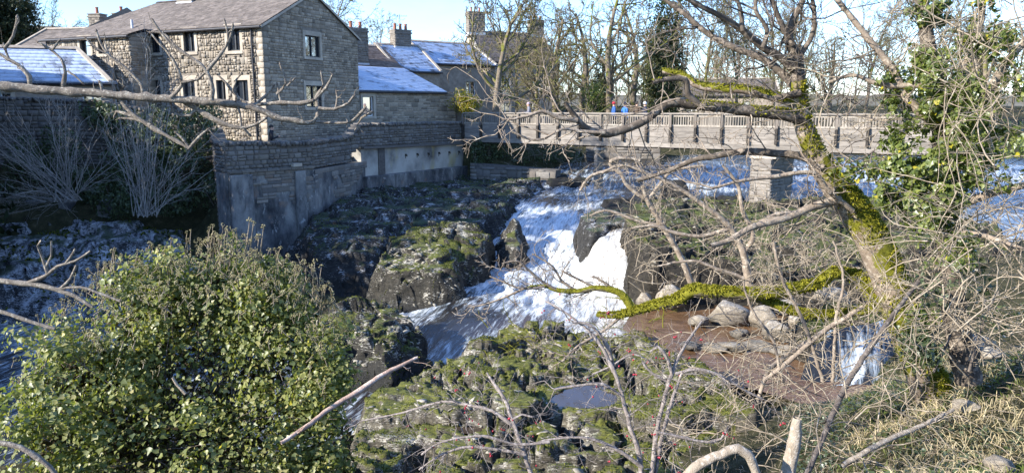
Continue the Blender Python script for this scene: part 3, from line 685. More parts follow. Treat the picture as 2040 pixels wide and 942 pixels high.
rock('right_ledge', 'brown mossy rock ledge with a black overhang behind the bare twigs',
     [(3.95, 27.6), (4.05, 25.6), (4.6, 24.4), (6.4, 24.2), (8.3, 24.0), (9.6, 22.6), (11.6, 21.6), (14.5, 22), (18, 25), (20, 30), (19, 35.5), (14, 38.2), (10, 38.0), (7.2, 36.6), (5.6, 33.5), (4.6, 30)],
     [(*P(1270, 440, 28),), (*P(1330, 425, 29),), (*P(1300, 405, 33),), (*P(1400, 420, 31.5),), (*P(1480, 425, 31.5),), (*P(1350, 400, 35.5),), (*P(1500, 408, 35.5),), (*P(1620, 410, 34.5),), (*P(1400, 480, 27.0),), (*P(1560, 500, 25.8),), (*P(1600, 450, 29),), (*P(1700, 460, 28),), (*P(1640, 540, 24.2),), (*P(1720, 560, 22.8),), (*P(1850, 480, 26),), (*P(1850, 420, 32),)],
     -7.2, M['rock_right'], n_moss=9000, n_flake=800, moss_size=.06, seed=31, edge=.45, res=.10, rough=.28, ledge=.24, lat=.3, blk=1.6)
rock('weir_rock', 'black rock in the rapids below the footbridge rail', [(8.2, 40.2), (9.6, 39.6), (10.2, 41), (9.2, 42.2), (8.0, 41.6)], -3.95, -5.4, M['rock_dark'], seed=36, edge=.5, res=.1, rough=.12)
rock('weir_rock', 'low dark rock at the foot of the rapids left of the pier', [(10.0, 38.2), (12.0, 37.6), (12.6, 38.8), (11.0, 39.6)], -4.5, -5.6, M['rock_dark'], seed=37, edge=.5, res=.1, rough=.12)
rock('weir_rock', 'black rock shelf at the head of the chute under the footbridge', [(1.7, 42.6), (3.0, 41.6), (4.6, 41.8), (5.4, 43.4), (5.0, 46), (2.0, 46.4)], [(*P(1100, 352, 43.2),), (*P(1170, 356, 43),), (*P(1140, 342, 45),), (*P(1090, 340, 46),)], -5.8, M['rock_dark'], seed=39, edge=.5, res=.1, rough=.14)
rock('weir_rock', 'dark low rocks behind the top of the creamy fall', [(4.4, 33.6), (6.2, 33.0), (8.2, 34.8), (8.4, 37.0), (6.0, 38.2), (4.2, 36.6)], [(*P(1215, 408, 34.6),), (*P(1290, 402, 35.5),), (*P(1240, 398, 36.6),), (*P(1330, 396, 36.6),)], -5.9, M['rock_dark'], seed=44, edge=.6, res=.1, rough=.16)
rock('side_rock', 'shadowed boulder knoll with a pale crest between ivy bush and chute',
     [(-6.3, 20.3), (-5.0, 19.0), (-3.2, 18.8), (-2.3, 20.2), (-2.55, 22.0), (-3.6, 23.4), (-5.4, 23.6), (-6.6, 22.2)],
     [(*P(650, 600, 22.6),), (*P(700, 612, 22),), (*P(740, 640, 21),), (*P(810, 655, 20.8),), (*P(760, 690, 19.4),), (*P(690, 640, 21),)],
     -8.4, M['rock_mid'], n_moss=4000, n_flake=400, moss_size=.05, seed=41, edge=.9, res=.07, rough=.22, ledge=.2)

# foreground platform
def carve_fore(X, Y, T):
    for (px, py, z, rx, ry, dep) in ((1165, 792, -6.28, .78, .62, .34), (935, 850, -6.2, .22, .22, .34)):
        c = PZ(px, py, z); d = np.hypot((X - c.x) / rx, (Y - c.y) / ry); T = np.where(d < 1.5, T * (1 - sstep(1.5, 1.05, d)) + (z - dep * sstep(1.0, .6, d) + .03) * sstep(1.5, 1.05, d), T)
    for (a, b, w, dep) in (((805, 950), (850, 880), .34, 1.2), ((1060, 795), (1180, 880), .26, .75), ((1130, 670), (1260, 660), .14, .35), ((830, 700), (930, 770), .16, .5), ((700, 860), (900, 905), .15, .45), ((1240, 690), (1290, 790), .2, .5), ((960, 905), (1250, 915), .22, .7)):
        A, B = PZ(*a, -6.2), PZ(*b, -6.2); e = Vector((B.x - A.x, B.y - A.y)); t = np.clip(((X - A.x) * e.x + (Y - A.y) * e.y) / e.length_squared, 0, 1)
        d = np.hypot(X - A.x - e.x * t, Y - A.y - e.y * t); T = T - dep * sstep(w, w * .25, d)
    return T
FORE_POLY = [PZ(*q, -6.3) for q in ((815, 700), (900, 655), (1010, 628), (1140, 625), (1300, 650), (1390, 690), (1430, 730), (1500, 800), (1560, 860), (1600, 960), (1500, 1100), (900, 1100), (560, 1060), (600, 900), (690, 790), (760, 735))]
FV, FF = rock('rock_platform', 'wide foreground platform of mossy flaking limestone with small pools', FORE_POLY,
     [(*PZ(900, 660, -6.6),), (*PZ(1000, 640, -6.55),), (*PZ(1150, 640, -6.5),), (*PZ(1300, 670, -6.35),), (*PZ(800, 720, -6.75),), (*PZ(760, 800, -6.35),), (*PZ(690, 870, -6.2),), (*PZ(880, 760, -6.35),), (*PZ(1000, 700, -6.4),), (*PZ(1000, 790, -6.0),), (*PZ(1100, 830, -6.05),), (*PZ(1350, 740, -5.95),), (*PZ(1280, 720, -6.1),), (*PZ(1420, 800, -6.0),), (*PZ(1500, 900, -6.1),), (*PZ(1300, 900, -6.1),), (*PZ(1200, 760, -6.3),), (*PZ(950, 920, -6.1),), (*PZ(750, 942, -6.1),), (*PZ(1300, 1000, -6.1),)],
     -8.3, M['rock_fore'], n_moss=42000, n_flake=500, moss_size=.04, seed=52, edge=.7, res=.05, rough=.25, ledge=.14, lat=.22, blk=1.8, strat=.9, gaps=1, carve=carve_fore)

def pool(name, label, pts, z, mat, seed=0):
    c = sum((Vector((p[0], p[1], 0)) for p in pts), Vector()) / len(pts); n = len(pts)
    V = [(c.x, c.y, z)] + [(p[0], p[1], z) for p in pts]; F = [(0, 1 + k, 1 + (k + 1) % n) for k in range(n)]
    return tag(mobj(name, V, np.array(F), mat), label, kind='structure')
def ell(px, py, z, rx, ry, n=24):
    c = PZ(px, py, z); return [(c.x + rx * math.cos(a), c.y + ry * math.sin(a)) for a in np.linspace(0, 2 * math.pi, n, endpoint=False)]
pool('rock_pool_water', 'brown still water in a hollow of the platform', ell(1165, 792, -6.30, .95, .8), -6.30, M['pool'])
pool('rock_pool_water', 'tiny blue puddle in the mossy rock', ell(935, 850, -6.25, .3, .3), -6.25, M['pool'])
pool('side_pool_water', 'brown peaty side pool below the small cascade', [PZ(*q, -6.62) for q in ((1270, 600), (1420, 590), (1600, 640), (1760, 720), (1800, 790), (1620, 810), (1470, 765), (1320, 700), (1240, 655))], -6.62, M['peat'])

# small cascade at the right
def cascade():
    nu, nv = 46, 60; u = np.linspace(0, 1, nu); v = np.linspace(0, 1, nv); U, Vv = np.meshgrid(u, v, indexing='ij')
    A, B = P(1635, 640, 18.8), P(1812, 628, 19.2); C, D = P(1590, 790, 16.6), P(1795, 800, 16.7)
    top = np.array(A)[None, None] * (1 - U[..., None]) + np.array(B)[None, None] * U[..., None]; bot = np.array(C)[None, None] * (1 - U[..., None]) + np.array(D)[None, None] * U[..., None]
    n = fbm(np.stack([U * 7, Vv * 1.8, U * 0], -1), 4, 5) - .5; st = Vv + .10 * np.sin(Vv * 9.4 + U * 3) + n * .10; t = np.clip(st, 0, 1)[..., None]
    q = top * (1 - t) + bot * t; q[..., 2] -= .45 * (t[..., 0] - Vv) * 3; q[..., 2] += .15 * np.sin(Vv * np.pi) - .28 * (np.abs(2 * U - 1) ** 3) + n * .3; q[..., 1] += n * .6
    q[..., 0] += (fbm(np.stack([U * 3, Vv * 5, U * 0 + 3], -1), 3, 9) - .5) * .5 * np.abs(2 * U - 1)
    fo = np.clip(.27 + 1.7 * (fbm(np.stack([U * 6, Vv * 1.2, U * 0], -1), 3, 6) - .5) + .20 * Vv - .55 * np.abs(2 * U - 1) ** 2.5, 0, 1)
    tag(mobj('cascade_water', q.reshape(-1, 3), grid_faces(nu, nv), M['water'], smooth=True, attrs={'foam': fo.ravel(), 'brown': np.zeros(q.shape[0] * q.shape[1])}), 'small white cascade falling into the brown side pool', kind='structure')
cascade()
rock('cascade_rock', 'dark rock step carrying the small cascade', [(7.2, 19.2), (7.6, 17.4), (9.6, 16.6), (11.5, 17.4), (12, 20.4), (9.4, 21.4)],
     [(*P(1640, 640, 19),), (*P(1790, 640, 19.2),), (*P(1660, 740, 17.6),), (*P(1780, 745, 17.6),), (*P(1850, 640, 20),), (*P(1720, 600, 20.6),)], -7.3, M['rock_right'], seed=61, edge=.6, res=.09, rough=.15, n_moss=3000)

def boulder(label, px, py, Y, wpx, hpx, seed, mat='boulder', group='pale boulders round the side pool', depth=1.0):
    wpx, hpx = (wpx * .8, hpx * .82) if group.startswith('pale') else (wpx, hpx); c = P(px, py, Y); s = Y / FPX; r = np.random.default_rng(seed); n1, n2 = 26, 16
    a = np.linspace(0, 2 * np.pi, n1, endpoint=False); b = np.linspace(-1.35, 1.45, n2); A, B = np.meshgrid(a, b, indexing='ij')
    d = np.stack([np.cos(A) * np.cos(B), np.sin(A) * np.cos(B), np.sin(B)], -1)
    pn = r.normal(size=(15, 3)); pn /= np.linalg.norm(pn, axis=1, keepdims=True); ph = r.uniform(.72, 1.0, 15); dots = np.maximum(np.einsum('ijk,pk->ijp', d, pn), .05)
    rad = np.minimum((ph / dots).min(-1), 1.35); q = d * rad[..., None] * (1 + (fbm(d * 4 + seed, 3, seed)[..., None] - .5) * .22)
    q = q * np.array([wpx * s * .5, wpx * s * .5 * depth, hpx * s * .5]); q = q.reshape(-1, 3) + np.array(c)
    i, j = np.meshgrid(np.arange(n1), np.arange(n2 - 1), indexing='ij'); i2 = (i + 1) % n1
    F = np.stack([i * n2 + j, i2 * n2 + j, i2 * n2 + j + 1, i * n2 + j + 1], -1).reshape(-1, 4)
    top = np.array([[k * n2 + n2 - 1 for k in range(n1)]])
    tag(mobj('boulder', q, [F, top], M[mat], smooth=False), label, 'boulder', group)
for a in (('largest pale limestone boulder at the back of the brown pool', 1450, 628, 22.2, 108, 62, 1), ('pale boulder right of the largest one with a mossy branch above', 1515, 632, 21.8, 62, 66, 2),
          ('rounded cream boulder in front of the pool edge', 1545, 660, 20.5, 80, 52, 3), ('small cream stone under the mossy branch', 1590, 640, 21, 44, 40, 4),
          ('flat pale stone awash below the boulders', 1500, 692, 19.8, 84, 22, 5), ('thin flat stone at the near edge of the pool', 1420, 690, 19.6, 60, 16, 6),
          ('pale rock standing at the foot of the black overhang', 1330, 595, 23.6, 70, 52, 7), ('tan rock beside the foot of the creamy fall', 1285, 600, 23.9, 46, 44, 8),
          ('brown boulder between pool and cascade', 1615, 690, 19.2, 60, 40, 9), ('cream stone behind the mossy branch by the trunk', 1660, 590, 20.5, 70, 50, 10),
          ('low stone at the left end of the line of stones in the pool', 1372, 688, 19.7, 58, 18, 11), ('long low stone in the middle of the line of stones', 1462, 690, 19.6, 70, 20, 12), ('tilted low stone at the right end of the line of stones', 1566, 698, 19.3, 64, 26, 13), ('small wet stone near the cascade foot', 1640, 728, 18.2, 44, 24, 14), ('half sunk stone left of the largest boulder', 1392, 640, 21.8, 52, 30, 15), ('small stone tucked before the largest boulder', 1476, 664, 20.8, 46, 28, 16), ('tan stone against the bank behind the boulders', 1560, 612, 22.2, 70, 44, 17)): boulder(*a)
# ------------------------------------------------------------------ masonry
STONES = []
for _k in range(6):
    _r = random.Random(_k); j = lambda a: _r.uniform(-a, a)
    vb = [(-.5, 0, -.5), (.5, 0, -.5), (.5, 0, .5), (-.5, 0, .5)]
    vf = [(-.43 + j(.05), 1 + j(.25), -.41 + j(.07)), (.43 + j(.05), 1 + j(.25), -.41 + j(.07)), (.43 + j(.05), 1 + j(.25), .41 + j(.07)), (-.43 + j(.05), 1 + j(.25), .41 + j(.07))]
    STONES.append(np.array(vb + vf))
STONE_F = np.array([(4, 5, 6, 7), (0, 1, 5, 4), (1, 2, 6, 5), (2, 3, 7, 6), (3, 0, 4, 7)])
_sm = {}
def stone_mesh(k, mat):
    if (k, mat.name) not in _sm: _sm[(k, mat.name)] = mesh('stone', STONES[k], STONE_F, mat)
    return _sm[(k, mat.name)]
def lay_stones(O, u, n, W, H, holes=(), rowh=(.13, .30), wid=(.2, .55), proud=.045, top=None, seed=1, gap=.022, bottom=None, jig=0.0, crazy=False):
    """rubble courses over a wall face: list of (centre, u, n, width, depth, height)"""
    r = random.Random(seed); out = []; v = 0.0; O, u, n = Vector(O), Vector(u).normalized(), Vector(n).normalized()
    while v < H:
        h = min(r.uniform(*rowh), H - v + .03); x = -r.uniform(0, .3)
        while x < W:
            w = r.uniform(*wid) * (.75 if h < .17 else 1); x0, x1 = max(x, 0), min(x + w, W); x += w
            if x1 - x0 < .07: continue
            sub = [(v, v + h)]
            if crazy:
                cut = [v] + sorted(v + h * r.uniform(.2, .8) for _ in range(r.choice((0, 1, 1, 2)))) + [v + h]; sub = [(p_, q_) for p_, q_ in zip(cut, cut[1:]) if q_ - p_ > .05]
            elif h > .22 and r.random() < .5: m = v + h * r.uniform(.4, .6); sub = [(v, m), (m, v + h)]
            for a, b in sub:
                cx, cz = (x0 + x1) / 2, (a + b) / 2
                if any(x1 > q[0] and x0 < q[1] and b > q[2] and a < q[3] for q in holes):
                    y0, y1 = x0, x1
                    for q in holes:
                        if y1 > q[0] and y0 < q[1] and b > q[2] and a < q[3]:
                            if y0 < q[0]: y1 = q[0]
                            elif y1 > q[1]: y0 = q[1]
                            else: y0 = y1
                    if y1 - y0 < .07: continue
                    c_x, ww = (y0 + y1) / 2, y1 - y0
                else: c_x, ww = cx, x1 - x0
                if top and cz + (b - a) * .5 > top(c_x): continue
                if bottom and cz < bottom(c_x): continue
                out.append((O + u * c_x + Vector((0, 0, cz)), u, n, ww - gap, proud * r.uniform(.6, 1.5), (b - a) - gap, r.randrange(6), r.uniform(-jig, jig)))
        v += h
    return out
def emit_stones(specs, parent, mat, n_parts, name='stone'):
    specs = sorted(specs, key=lambda s: -s[3] * s[5]); one, rest = specs[:n_parts], specs[n_parts:]
    for c, u, n, w, d, h, k, rot in one:
        o = bpy.data.objects.new(name, stone_mesh(k, mat)); COL.objects.link(o); o.parent = parent
        m = Matrix((( u.x, n.x, 0, c.x), (u.y, n.y, 0, c.y), (u.z, n.z, 1, c.z), (0, 0, 0, 1))) @ Matrix.Rotation(rot, 4, 'Y') @ Matrix.Diagonal((w, d, h, 1))
        if parent.parent is None: o.matrix_parent_inverse = Matrix.Translation(parent.location).inverted()
        o.matrix_basis = m
    if rest:
        Vs = []
        for c, u, n, w, d, h, k, rot in rest:
            t = STONES[k]; X = t[:, 0] * w; Z = t[:, 2] * h; cr, sr = math.cos(rot), math.sin(rot)
            Vs.append(np.array(c)[None] + np.outer(X * cr + Z * sr, u) + np.outer(t[:, 1] * d, n) + np.outer(Z * cr - X * sr, (0, 0, 1)))
        V = np.concatenate(Vs); F = (STONE_F[None] + (np.arange(len(rest)) * 8)[:, None, None]).reshape(-1, 4)
        o = mobj('rubble_stones', V, F, mat, parent); o['kind'] = 'stuff'
def wall_face(mb, O, u, n, W, H, holes, depth=.2):
    """plain wall face with real openings and reveals"""
    O, u, n = Vector(O), Vector(u).normalized(), Vector(n).normalized(); z = Vector((0, 0, 1))
    xs = sorted({0, W, *[q[0] for q in holes], *[q[1] for q in holes]}); zs = sorted({0, H, *[q[2] for q in holes], *[q[3] for q in holes]})
    pt = lambda a, b, d=0: O + u * a + z * b - n * d
    for i in range(len(xs) - 1):
        for k in range(len(zs) - 1):
            cx, cz = (xs[i] + xs[i + 1]) / 2, (zs[k] + zs[k + 1]) / 2
            if any(q[0] < cx < q[1] and q[2] < cz < q[3] for q in holes): continue
            mb.poly([pt(xs[i], zs[k]), pt(xs[i + 1], zs[k]), pt(xs[i + 1], zs[k + 1]), pt(xs[i], zs[k + 1])])
    for a, b, c, d in holes:
        for p, q in (((a, c), (b, c)), ((b, c), (b, d)), ((b, d), (a, d)), ((a, d), (a, c))): mb.poly([pt(*p), pt(*q), pt(*q, depth), pt(*p, depth)])
        mb.poly([pt(a, c, depth + .5), pt(b, c, depth + .5), pt(b, d, depth + .5), pt(a, d, depth + .5)])
def window(parent, O, u, n, hole, lights=2, surround=True, frame='frame_dark', curtain=False, inset=.13):
    O, u, n = Vector(O), Vector(u).normalized(), Vector(n).normalized(); z = Vector((0, 0, 1)); a, b, c, d = hole; w, h = b - a, d - c; t = .06
    pt = lambda x, y, dd=0: O + u * x + z * y - n * dd
    fr = MB(); i = inset
    for x0, x1, z0, z1 in [(a, b, c, c + t), (a, b, d - t, d), (a, a + t, c + t, d - t), (b - t, b, c + t, d - t)] + [(a + w * k / lights - t / 2, a + w * k / lights + t / 2, c + t, d - t) for k in range(1, lights)]:
        fr.box(pt(x0, z0, i), u * (x1 - x0), n * .05, z * (z1 - z0))
    o = fr.build('window', M[frame], parent)
    for k in range(lights):
        x0, x1 = a + w * k / lights + t / 2, a + w * (k + 1) / lights - t / 2
        g = MB().poly([pt(x0, c + t, i + .012), pt(x1, c + t, i + .012), pt(x1, d - t, i + .012), pt(x0, d - t, i + .012)]); g.build('pane', M['glass'], o)
    if curtain:
        MB().poly([pt(a + .05, c + .02, i + .10), pt(a + w * .42, c + .02, i + .10), pt(a + w * .42, d - .02, i + .10), pt(a + .05, d - .02, i + .10)]).build('curtain', M['curtain'], o)
    if surround:
        s = .17
        MB().box(pt(a - s, d, -.0), u * (w + 2 * s), n * .062, z * .24).build('lintel', M['stone_pale'], o)
        MB().box(pt(a - s, c - .15, 0), u * (w + 2 * s), n * .085, z * .15).build('sill', M['stone_pale'], o)
        MB().box(pt(a - s, c, 0), u * s, n * .06, z * h).build('jamb', M['stone_pale'], o)
        MB().box(pt(b, c, 0), u * s, n * .06, z * h).build('jamb', M['stone_pale'], o)
    return o
def slates(name, A, B, C, D, mat, parent, sw=.32, sh=.24, seed=1, thick=.02, kind='stuff'):
    """slate courses on the quad A-B (eaves) to D-C (ridge)"""
    r = np.random.default_rng(seed); A, B, C, D = (np.array(q, float) for q in (A, B, C, D))
    L = max(np.linalg.norm(B - A), np.linalg.norm(C - D)); S = np.linalg.norm(D - A); nr, nc = max(2, int(S / sh)), max(2, int(L / sw))
    nrm = np.cross(B - A, D - A); nrm /= np.linalg.norm(nrm)
    if nrm[2] < 0: nrm = -nrm
    Vs = []
    for i in range(nr):
        t0, t1 = i / nr, min(1, (i + 1.25) / nr)
        off = .5 * (i % 2) / nc
        e = np.clip(np.linspace(0, 1, nc + 1) + off - .25 / nc + np.r_[0, r.normal(0, .06 / nc, nc - 1), 0], 0, 1); e[0], e[-1] = 0, 1
        jit = r.normal(0, .012, nc); lift = thick * (.8 + .7 * r.random(nc))
        def q(s, t): t = np.asarray(t)[:, None]; s = s[:, None]; return (A + (B - A) * s) * (1 - t) + (D + (C - D) * s) * t
        g = .004 / max(L, 1)
        tb = np.clip(t0 + jit * sh / S * 2, 0, 1)
        a, b = q(e[:-1] + g, tb) + nrm * lift[:, None], q(e[1:] - g, tb) + nrm * lift[:, None]
        c, d = q(e[1:] - g, np.full(nc, t1)) + nrm * .003, q(e[:-1] + g, np.full(nc, t1)) + nrm * .003
        Vs.append(np.stack([a, b, c, d, a - nrm * (lift[:, None] + .01), b - nrm * (lift[:, None] + .01)], 1).reshape(-1, 3))
    V = np.concatenate(Vs); n = len(V) // 6; o = (np.arange(n) * 6)[:, None]
    F = np.concatenate([np.hstack([o, o + 1, o + 2, o + 3]), np.hstack([o + 4, o + 5, o + 1, o])])
    ob = mobj(name, V, F, mat, parent); 
    if kind: ob['kind'] = kind
    return ob
def chimney(parent, c, w, d, h, ang, pots=2, flash=True, potm='terracotta', seed=1):
    """stone stack with cap, flashing and clay pots"""
    R = Matrix.Rotation(ang, 3, 'Z'); u, v, z = R @ Vector((1, 0, 0)), R @ Vector((0, 1, 0)), Vector((0, 0, 1)); c = Vector(c)
    core = MB().box(c - u * w / 2 - v * d / 2, u * w, v * d, z * h); o = core.build('chimney', M['mortar'], parent)
    sp = []
    for (O, uu, nn, W) in ((c - u * w / 2 - v * d / 2, u, -v, w), (c + u * w / 2 - v * d / 2, v, u, d), (c - u * w / 2 + v * d / 2, -v, -u, d)):
        sp += lay_stones(O, uu, nn, W, h, rowh=(.17, .3), wid=(.3, .6), proud=.025, seed=seed)
    emit_stones(sp, o, M['chimney_stone'], 0)
    MB().box(c - u * (w / 2 + .07) - v * (d / 2 + .07) + z * (h - .22), u * (w + .14), v * (d + .14), z * .12).build('band', M['chimney_stone'], o)
    MB().box(c - u * (w / 2 + .05) - v * (d / 2 + .05) + z * h, u * (w + .1), v * (d + .1), z * .09).build('cap', M['chimney_stone'], o)
    if flash: MB().box(c - u * (w / 2 + .04) - v * (d / 2 + .04) + z * .12, u * (w + .08), v * (d + .08), z * .32).build('flashing', M['lead'], o)
    for k in range(pots):
        p = c + u * (w * ((k + .5) / pots - .5)) + z * (h + .09); MB().cyl(p, p + z * .45, .13, .10, 12).cyl(p + z * .42, p + z * .5, .13, .13, 12).build('chimney_pot', M[potm], o)
    return o

# ------------------------------------------------------------------ main house
HC = Vector((-12.4, 37.5, -2.2)); HU = Vector((-.917, .40, 0)).normalized(); HG = Vector((.40, .917, 0)).normalized(); HL, HD = 14.1, 8.0
EAVE, RIDGE = 4.1, 6.15
HFN, HGN = -HG, -HU                              # outward normals of front and gable
house = thing('stone_house', 'tall gabled stone house with purple slate roof above the river wall', 'house', HC)
hz = HC.z; Hh = EAVE - hz
def hole_from(px0, px1, py0, py1, O, u, n):       # window opening measured on the wall plane
    def hit(px, py):
        d = ray(px, py); t = (Vector(O).dot(n)) / d.dot(n); q = d * t; return ((q - Vector(O)).dot(u), q.z - Vector(O).z)
    a = hit(px0, (py0 + py1) / 2)[0]; b = hit(px1, (py0 + py1) / 2)[0]; mx = (px0 + px1) / 2
    return (min(a, b), max(a, b), hit(mx, py1)[1], hit(mx, py0)[1])
front_holes = [hole_from(*q, HC, HU, HFN) for q in ((367, 389, 64, 104), (454, 479, 58, 102), (366, 390, 160, 197), (433, 451, 160, 200), (469, 496, 160, 203), (301, 319, 68, 106), (309, 321, 160, 190))]
gable_holes = [hole_from(*q, HC, HG, HGN) for q in ((607, 636, 72, 114), (609, 640, 171, 214))]
# wing standing forward at the far end of the front
def front_s(px, py, off=0):
    O = HC + HFN * off; d = ray(px, py); t = O.dot(HFN) / d.dot(HFN); return (d * t - O).dot(HU)
WPROJ = 1.35; ws0 = front_s(263, 120, WPROJ); ws1 = HL
WO = HC + HFN * WPROJ + HU * ws0
wing_holes = [hole_from(*q, WO, HU, HFN) for q in ((161, 181, 80, 113), (197, 210, 80, 108))]
mb = MB(); wall_face(mb, HC, HU, HFN, HL, Hh, front_holes); wf = mb.build('front_wall', M['mortar'], house)
tag(wf, 'sunlit front wall of buff rubble stone')
mb = MB(); wall_face(mb, HC, HG, HGN, HD, Hh, gable_holes); mb.poly([HC + Vector((0, 0, Hh)), HC + HG * HD + Vector((0, 0, Hh)), HC + HG * HD / 2 + Vector((0, 0, RIDGE - hz))])
Q = HC + HU * HL
mb.poly([Q, Q + HG * HD, Q + HG * HD + Vector((0, 0, Hh)), Q + HG * HD / 2 + Vector((0, 0, RIDGE - hz)), Q + Vector((0, 0, Hh))]); mb.poly([HC + HG * HD, Q + HG * HD, Q + HG * HD + Vector((0, 0, Hh)), HC + HG * HD + Vector((0, 0, Hh))])
wg = mb.build('gable_wall', M['mortar'], house); tag(wg, 'shaded gable wall of coursed grey-brown stone')
mb = MB(); Ww = ws1 - ws0; EW = EAVE - .30
wall_face(mb, WO, HU, HFN, Ww, EW - hz, wing_holes); mb.poly([WO, WO - HFN * WPROJ, WO - HFN * WPROJ + Vector((0, 0, Hh)), WO + Vector((0, 0, EW - hz))])
mb.poly([WO + HU * Ww, WO + HU * Ww - HFN * WPROJ, WO + HU * Ww - HFN * WPROJ + Vector((0, 0, Hh)), WO + HU * Ww + Vector((0, 0, EW - hz))])
ww = mb.build('wing_wall', M['mortar'], house)
pad = lambda q: (q[0] - .17, q[1] + .17, q[2] - .15, q[3] + .24)
tp = lambda x: Hh + (RIDGE - EAVE) * (1 - abs(x - HD / 2) / (HD / 2)) - .05
sf = lay_stones(HC, HU, HFN, HL, Hh, [pad(q) for q in front_holes] + [(-1, .42, 0, Hh)], (.22, .38), (.10, .28), .055, seed=3, gap=.024, jig=.06, crazy=True)
sg = lay_stones(HC, HG, HGN, HD, RIDGE - hz, [pad(q) for q in gable_holes] + [(-1, .36, 0, Hh)], (.10, .26), (.16, .5), .028, seed=4, top=tp, gap=.014, jig=.02)
sw = lay_stones(WO, HU, HFN, Ww, EW - hz, [pad(q) for q in wing_holes], (.22, .38), (.10, .28), .055, seed=5, gap=.024, jig=.06, crazy=True)
sr = lay_stones(WO - HFN * WPROJ, HFN, -HU, WPROJ, EW - hz, (), (.2, .34), (.3, .7), .03, seed=6, gap=.016)
def quoins(O, ua, ub, H):                         # alternating corner stones along ua, their ends along ub
    out = []; v = 0; k = 0
    while v < H - .2:
        h = .30; w = .42 if k % 2 == 0 else .26; O = Vector(O)
        out.append((O + ua * (w / 2) + Vector((0, 0, v + h / 2)), ua, -ub, w - .02, .055, h - .02, k % 6, 0)); v += h; k += 1
    return out
qf = quoins(HC, HU, HG, Hh); qg = quoins(HC, HG, HU, Hh)
def split_emit(lists, total):
    allw = sorted([s[3] * s[5] for l, p, m in lists for s in l], reverse=True); cut = allw[min(total, len(allw) - 1)]
    for l, p, m in lists: emit_stones(l, p, m, sum(1 for s in l if s[3] * s[5] > cut))
def house_stones():
    split_emit([(sf, wf, M['stone_house']), (sg, wg, M['stone_gable']), (sw, ww, M['stone_house']), (sr, ww, M['stone_gable'])], 300)
    emit_stones(qf, wf, M['stone_pale'], 40, 'quoin'); emit_stones(qg, wg, M['stone_gable'], 40, 'quoin')
house_stones()
for q in front_holes: window(house, HC, HU, HFN, q, 2, curtain=(q[1] - q[0]) > .5)
window(house, HC, HG, HGN, gable_holes[0], 2, inset=.1); window(house, HC, HG, HGN, gable_holes[1], 2, inset=.1, curtain=True)
for q in wing_holes: window(house, WO, HU, HFN, q, 1)
up = lambda p, z: Vector((p.x, p.y, z))
ov = .22; e0 = HC - HU * .12 + HFN * ov; e1 = HC + HU * (HL + .2) + HFN * ov; r0 = HC - HU * .12 + HG * HD / 2; r1 = HC + HU * (HL - 2.6) + HG * HD / 2; k0 = HC - HU * .12 + HG * (HD + ov); k1 = HC + HU * (HL + .2) + HG * (HD + ov)
ez = EAVE - .02; rz = RIDGE + .12
mb = MB(); mb.poly([up(e0, ez - .06), up(e1, ez - .06), up(r1, rz - .06), up(r0, rz - .06)]); mb.poly([up(k0, ez - .06), up(k1, ez - .06), up(r1, rz - .06), up(r0, rz - .06)]); mb.poly([up(e1, ez - .06), up(k1, ez - .06), up(r1, rz - .06)])
roof = mb.build('roof', M['slate'], house)
slates('slate_courses', up(e0, ez), up(e1, ez), up(r1, rz), up(r0, rz), M['slate'], roof, .36, .24, 5)
slates('slate_courses', up(k1, ez), up(e1, ez), up(r1, rz) + Vector((0, 0, .0)), up(r1, rz) , M['slate'], roof, .36, .24, 6)
# wing roof runs on from the main slope
w0, w1 = WO - HU * .1 + HFN * .2, WO + HU * (Ww + .2) + HFN * .2; m0, m1 = WO - HU * .1 - HFN * (WPROJ - .18), WO + HU * (Ww + .2) - HFN * (WPROJ - .18)
mb = MB().poly([up(w0, EW - .05), up(w1, EW - .05), up(m1, ez + .12), up(m0, ez + .12)]); mb.build('wing_roof', M['slate'], house)
slates('slate_courses', up(w0, EW), up(w1, EW), up(m1, ez + .19), up(m0, ez + .19), M['slate'], roof, .36, .24, 7)
rb = MB()
nseg = 26
for i in range(nseg):
    a = r0.lerp(r1, i / nseg); b = r0.lerp(r1, (i + .97) / nseg); rb.prism([up(a, rz + .08), up(a, rz - .02) + HFN * .17, up(a, rz - .02) - HFN * .17], up(b, 0) - up(a, 0))
rb.build('ridge_tiles', M['slate'], roof)
for (s, e, zz) in ((e0, e1, ez - .10), (w0, w1, EW - .10)):
    MB().cyl(up(s, zz) + HFN * .05, up(e, zz) + HFN * .05, .065, .065, 8).build('gutter', M['gutter'], house)
mb = MB()
for a, b in ((e0, r0), (k0, r0)): mb.box(up(a, ez - .15), up(b, rz) - up(a, ez), HGN * .03, Vector((0, 0, .12)))
mb.build('verge', M['stone_pale'], house)
dp = HC + HU * .62 + HFN * .10; MB().cyl(up(dp, EAVE - .1), up(dp, hz), .05, .05, 8).build('drainpipe', M['gutter'], house)
dp = WO + HU * (Ww - .1) + HFN * .08; MB().cyl(up(dp, EW - .1), up(dp, hz), .05, .05, 8).build('drainpipe', M['gutter'], house)
ha = math.atan2(HU.y, HU.x)
cp = P(322, 22, 44.5); chimney(house, (HC + HU * 8.9 + HG * 4.0 + Vector((0, 0, RIDGE - hz - .45))), 1.15, .8, 1.55, ha, 2, seed=8)
cv = P(264, 62, 41.5); MB().cyl(up(cv, EW + .15), up(cv, EW + 1.0), .07, .07, 10).build('vent_pipe', M['lead'], house)

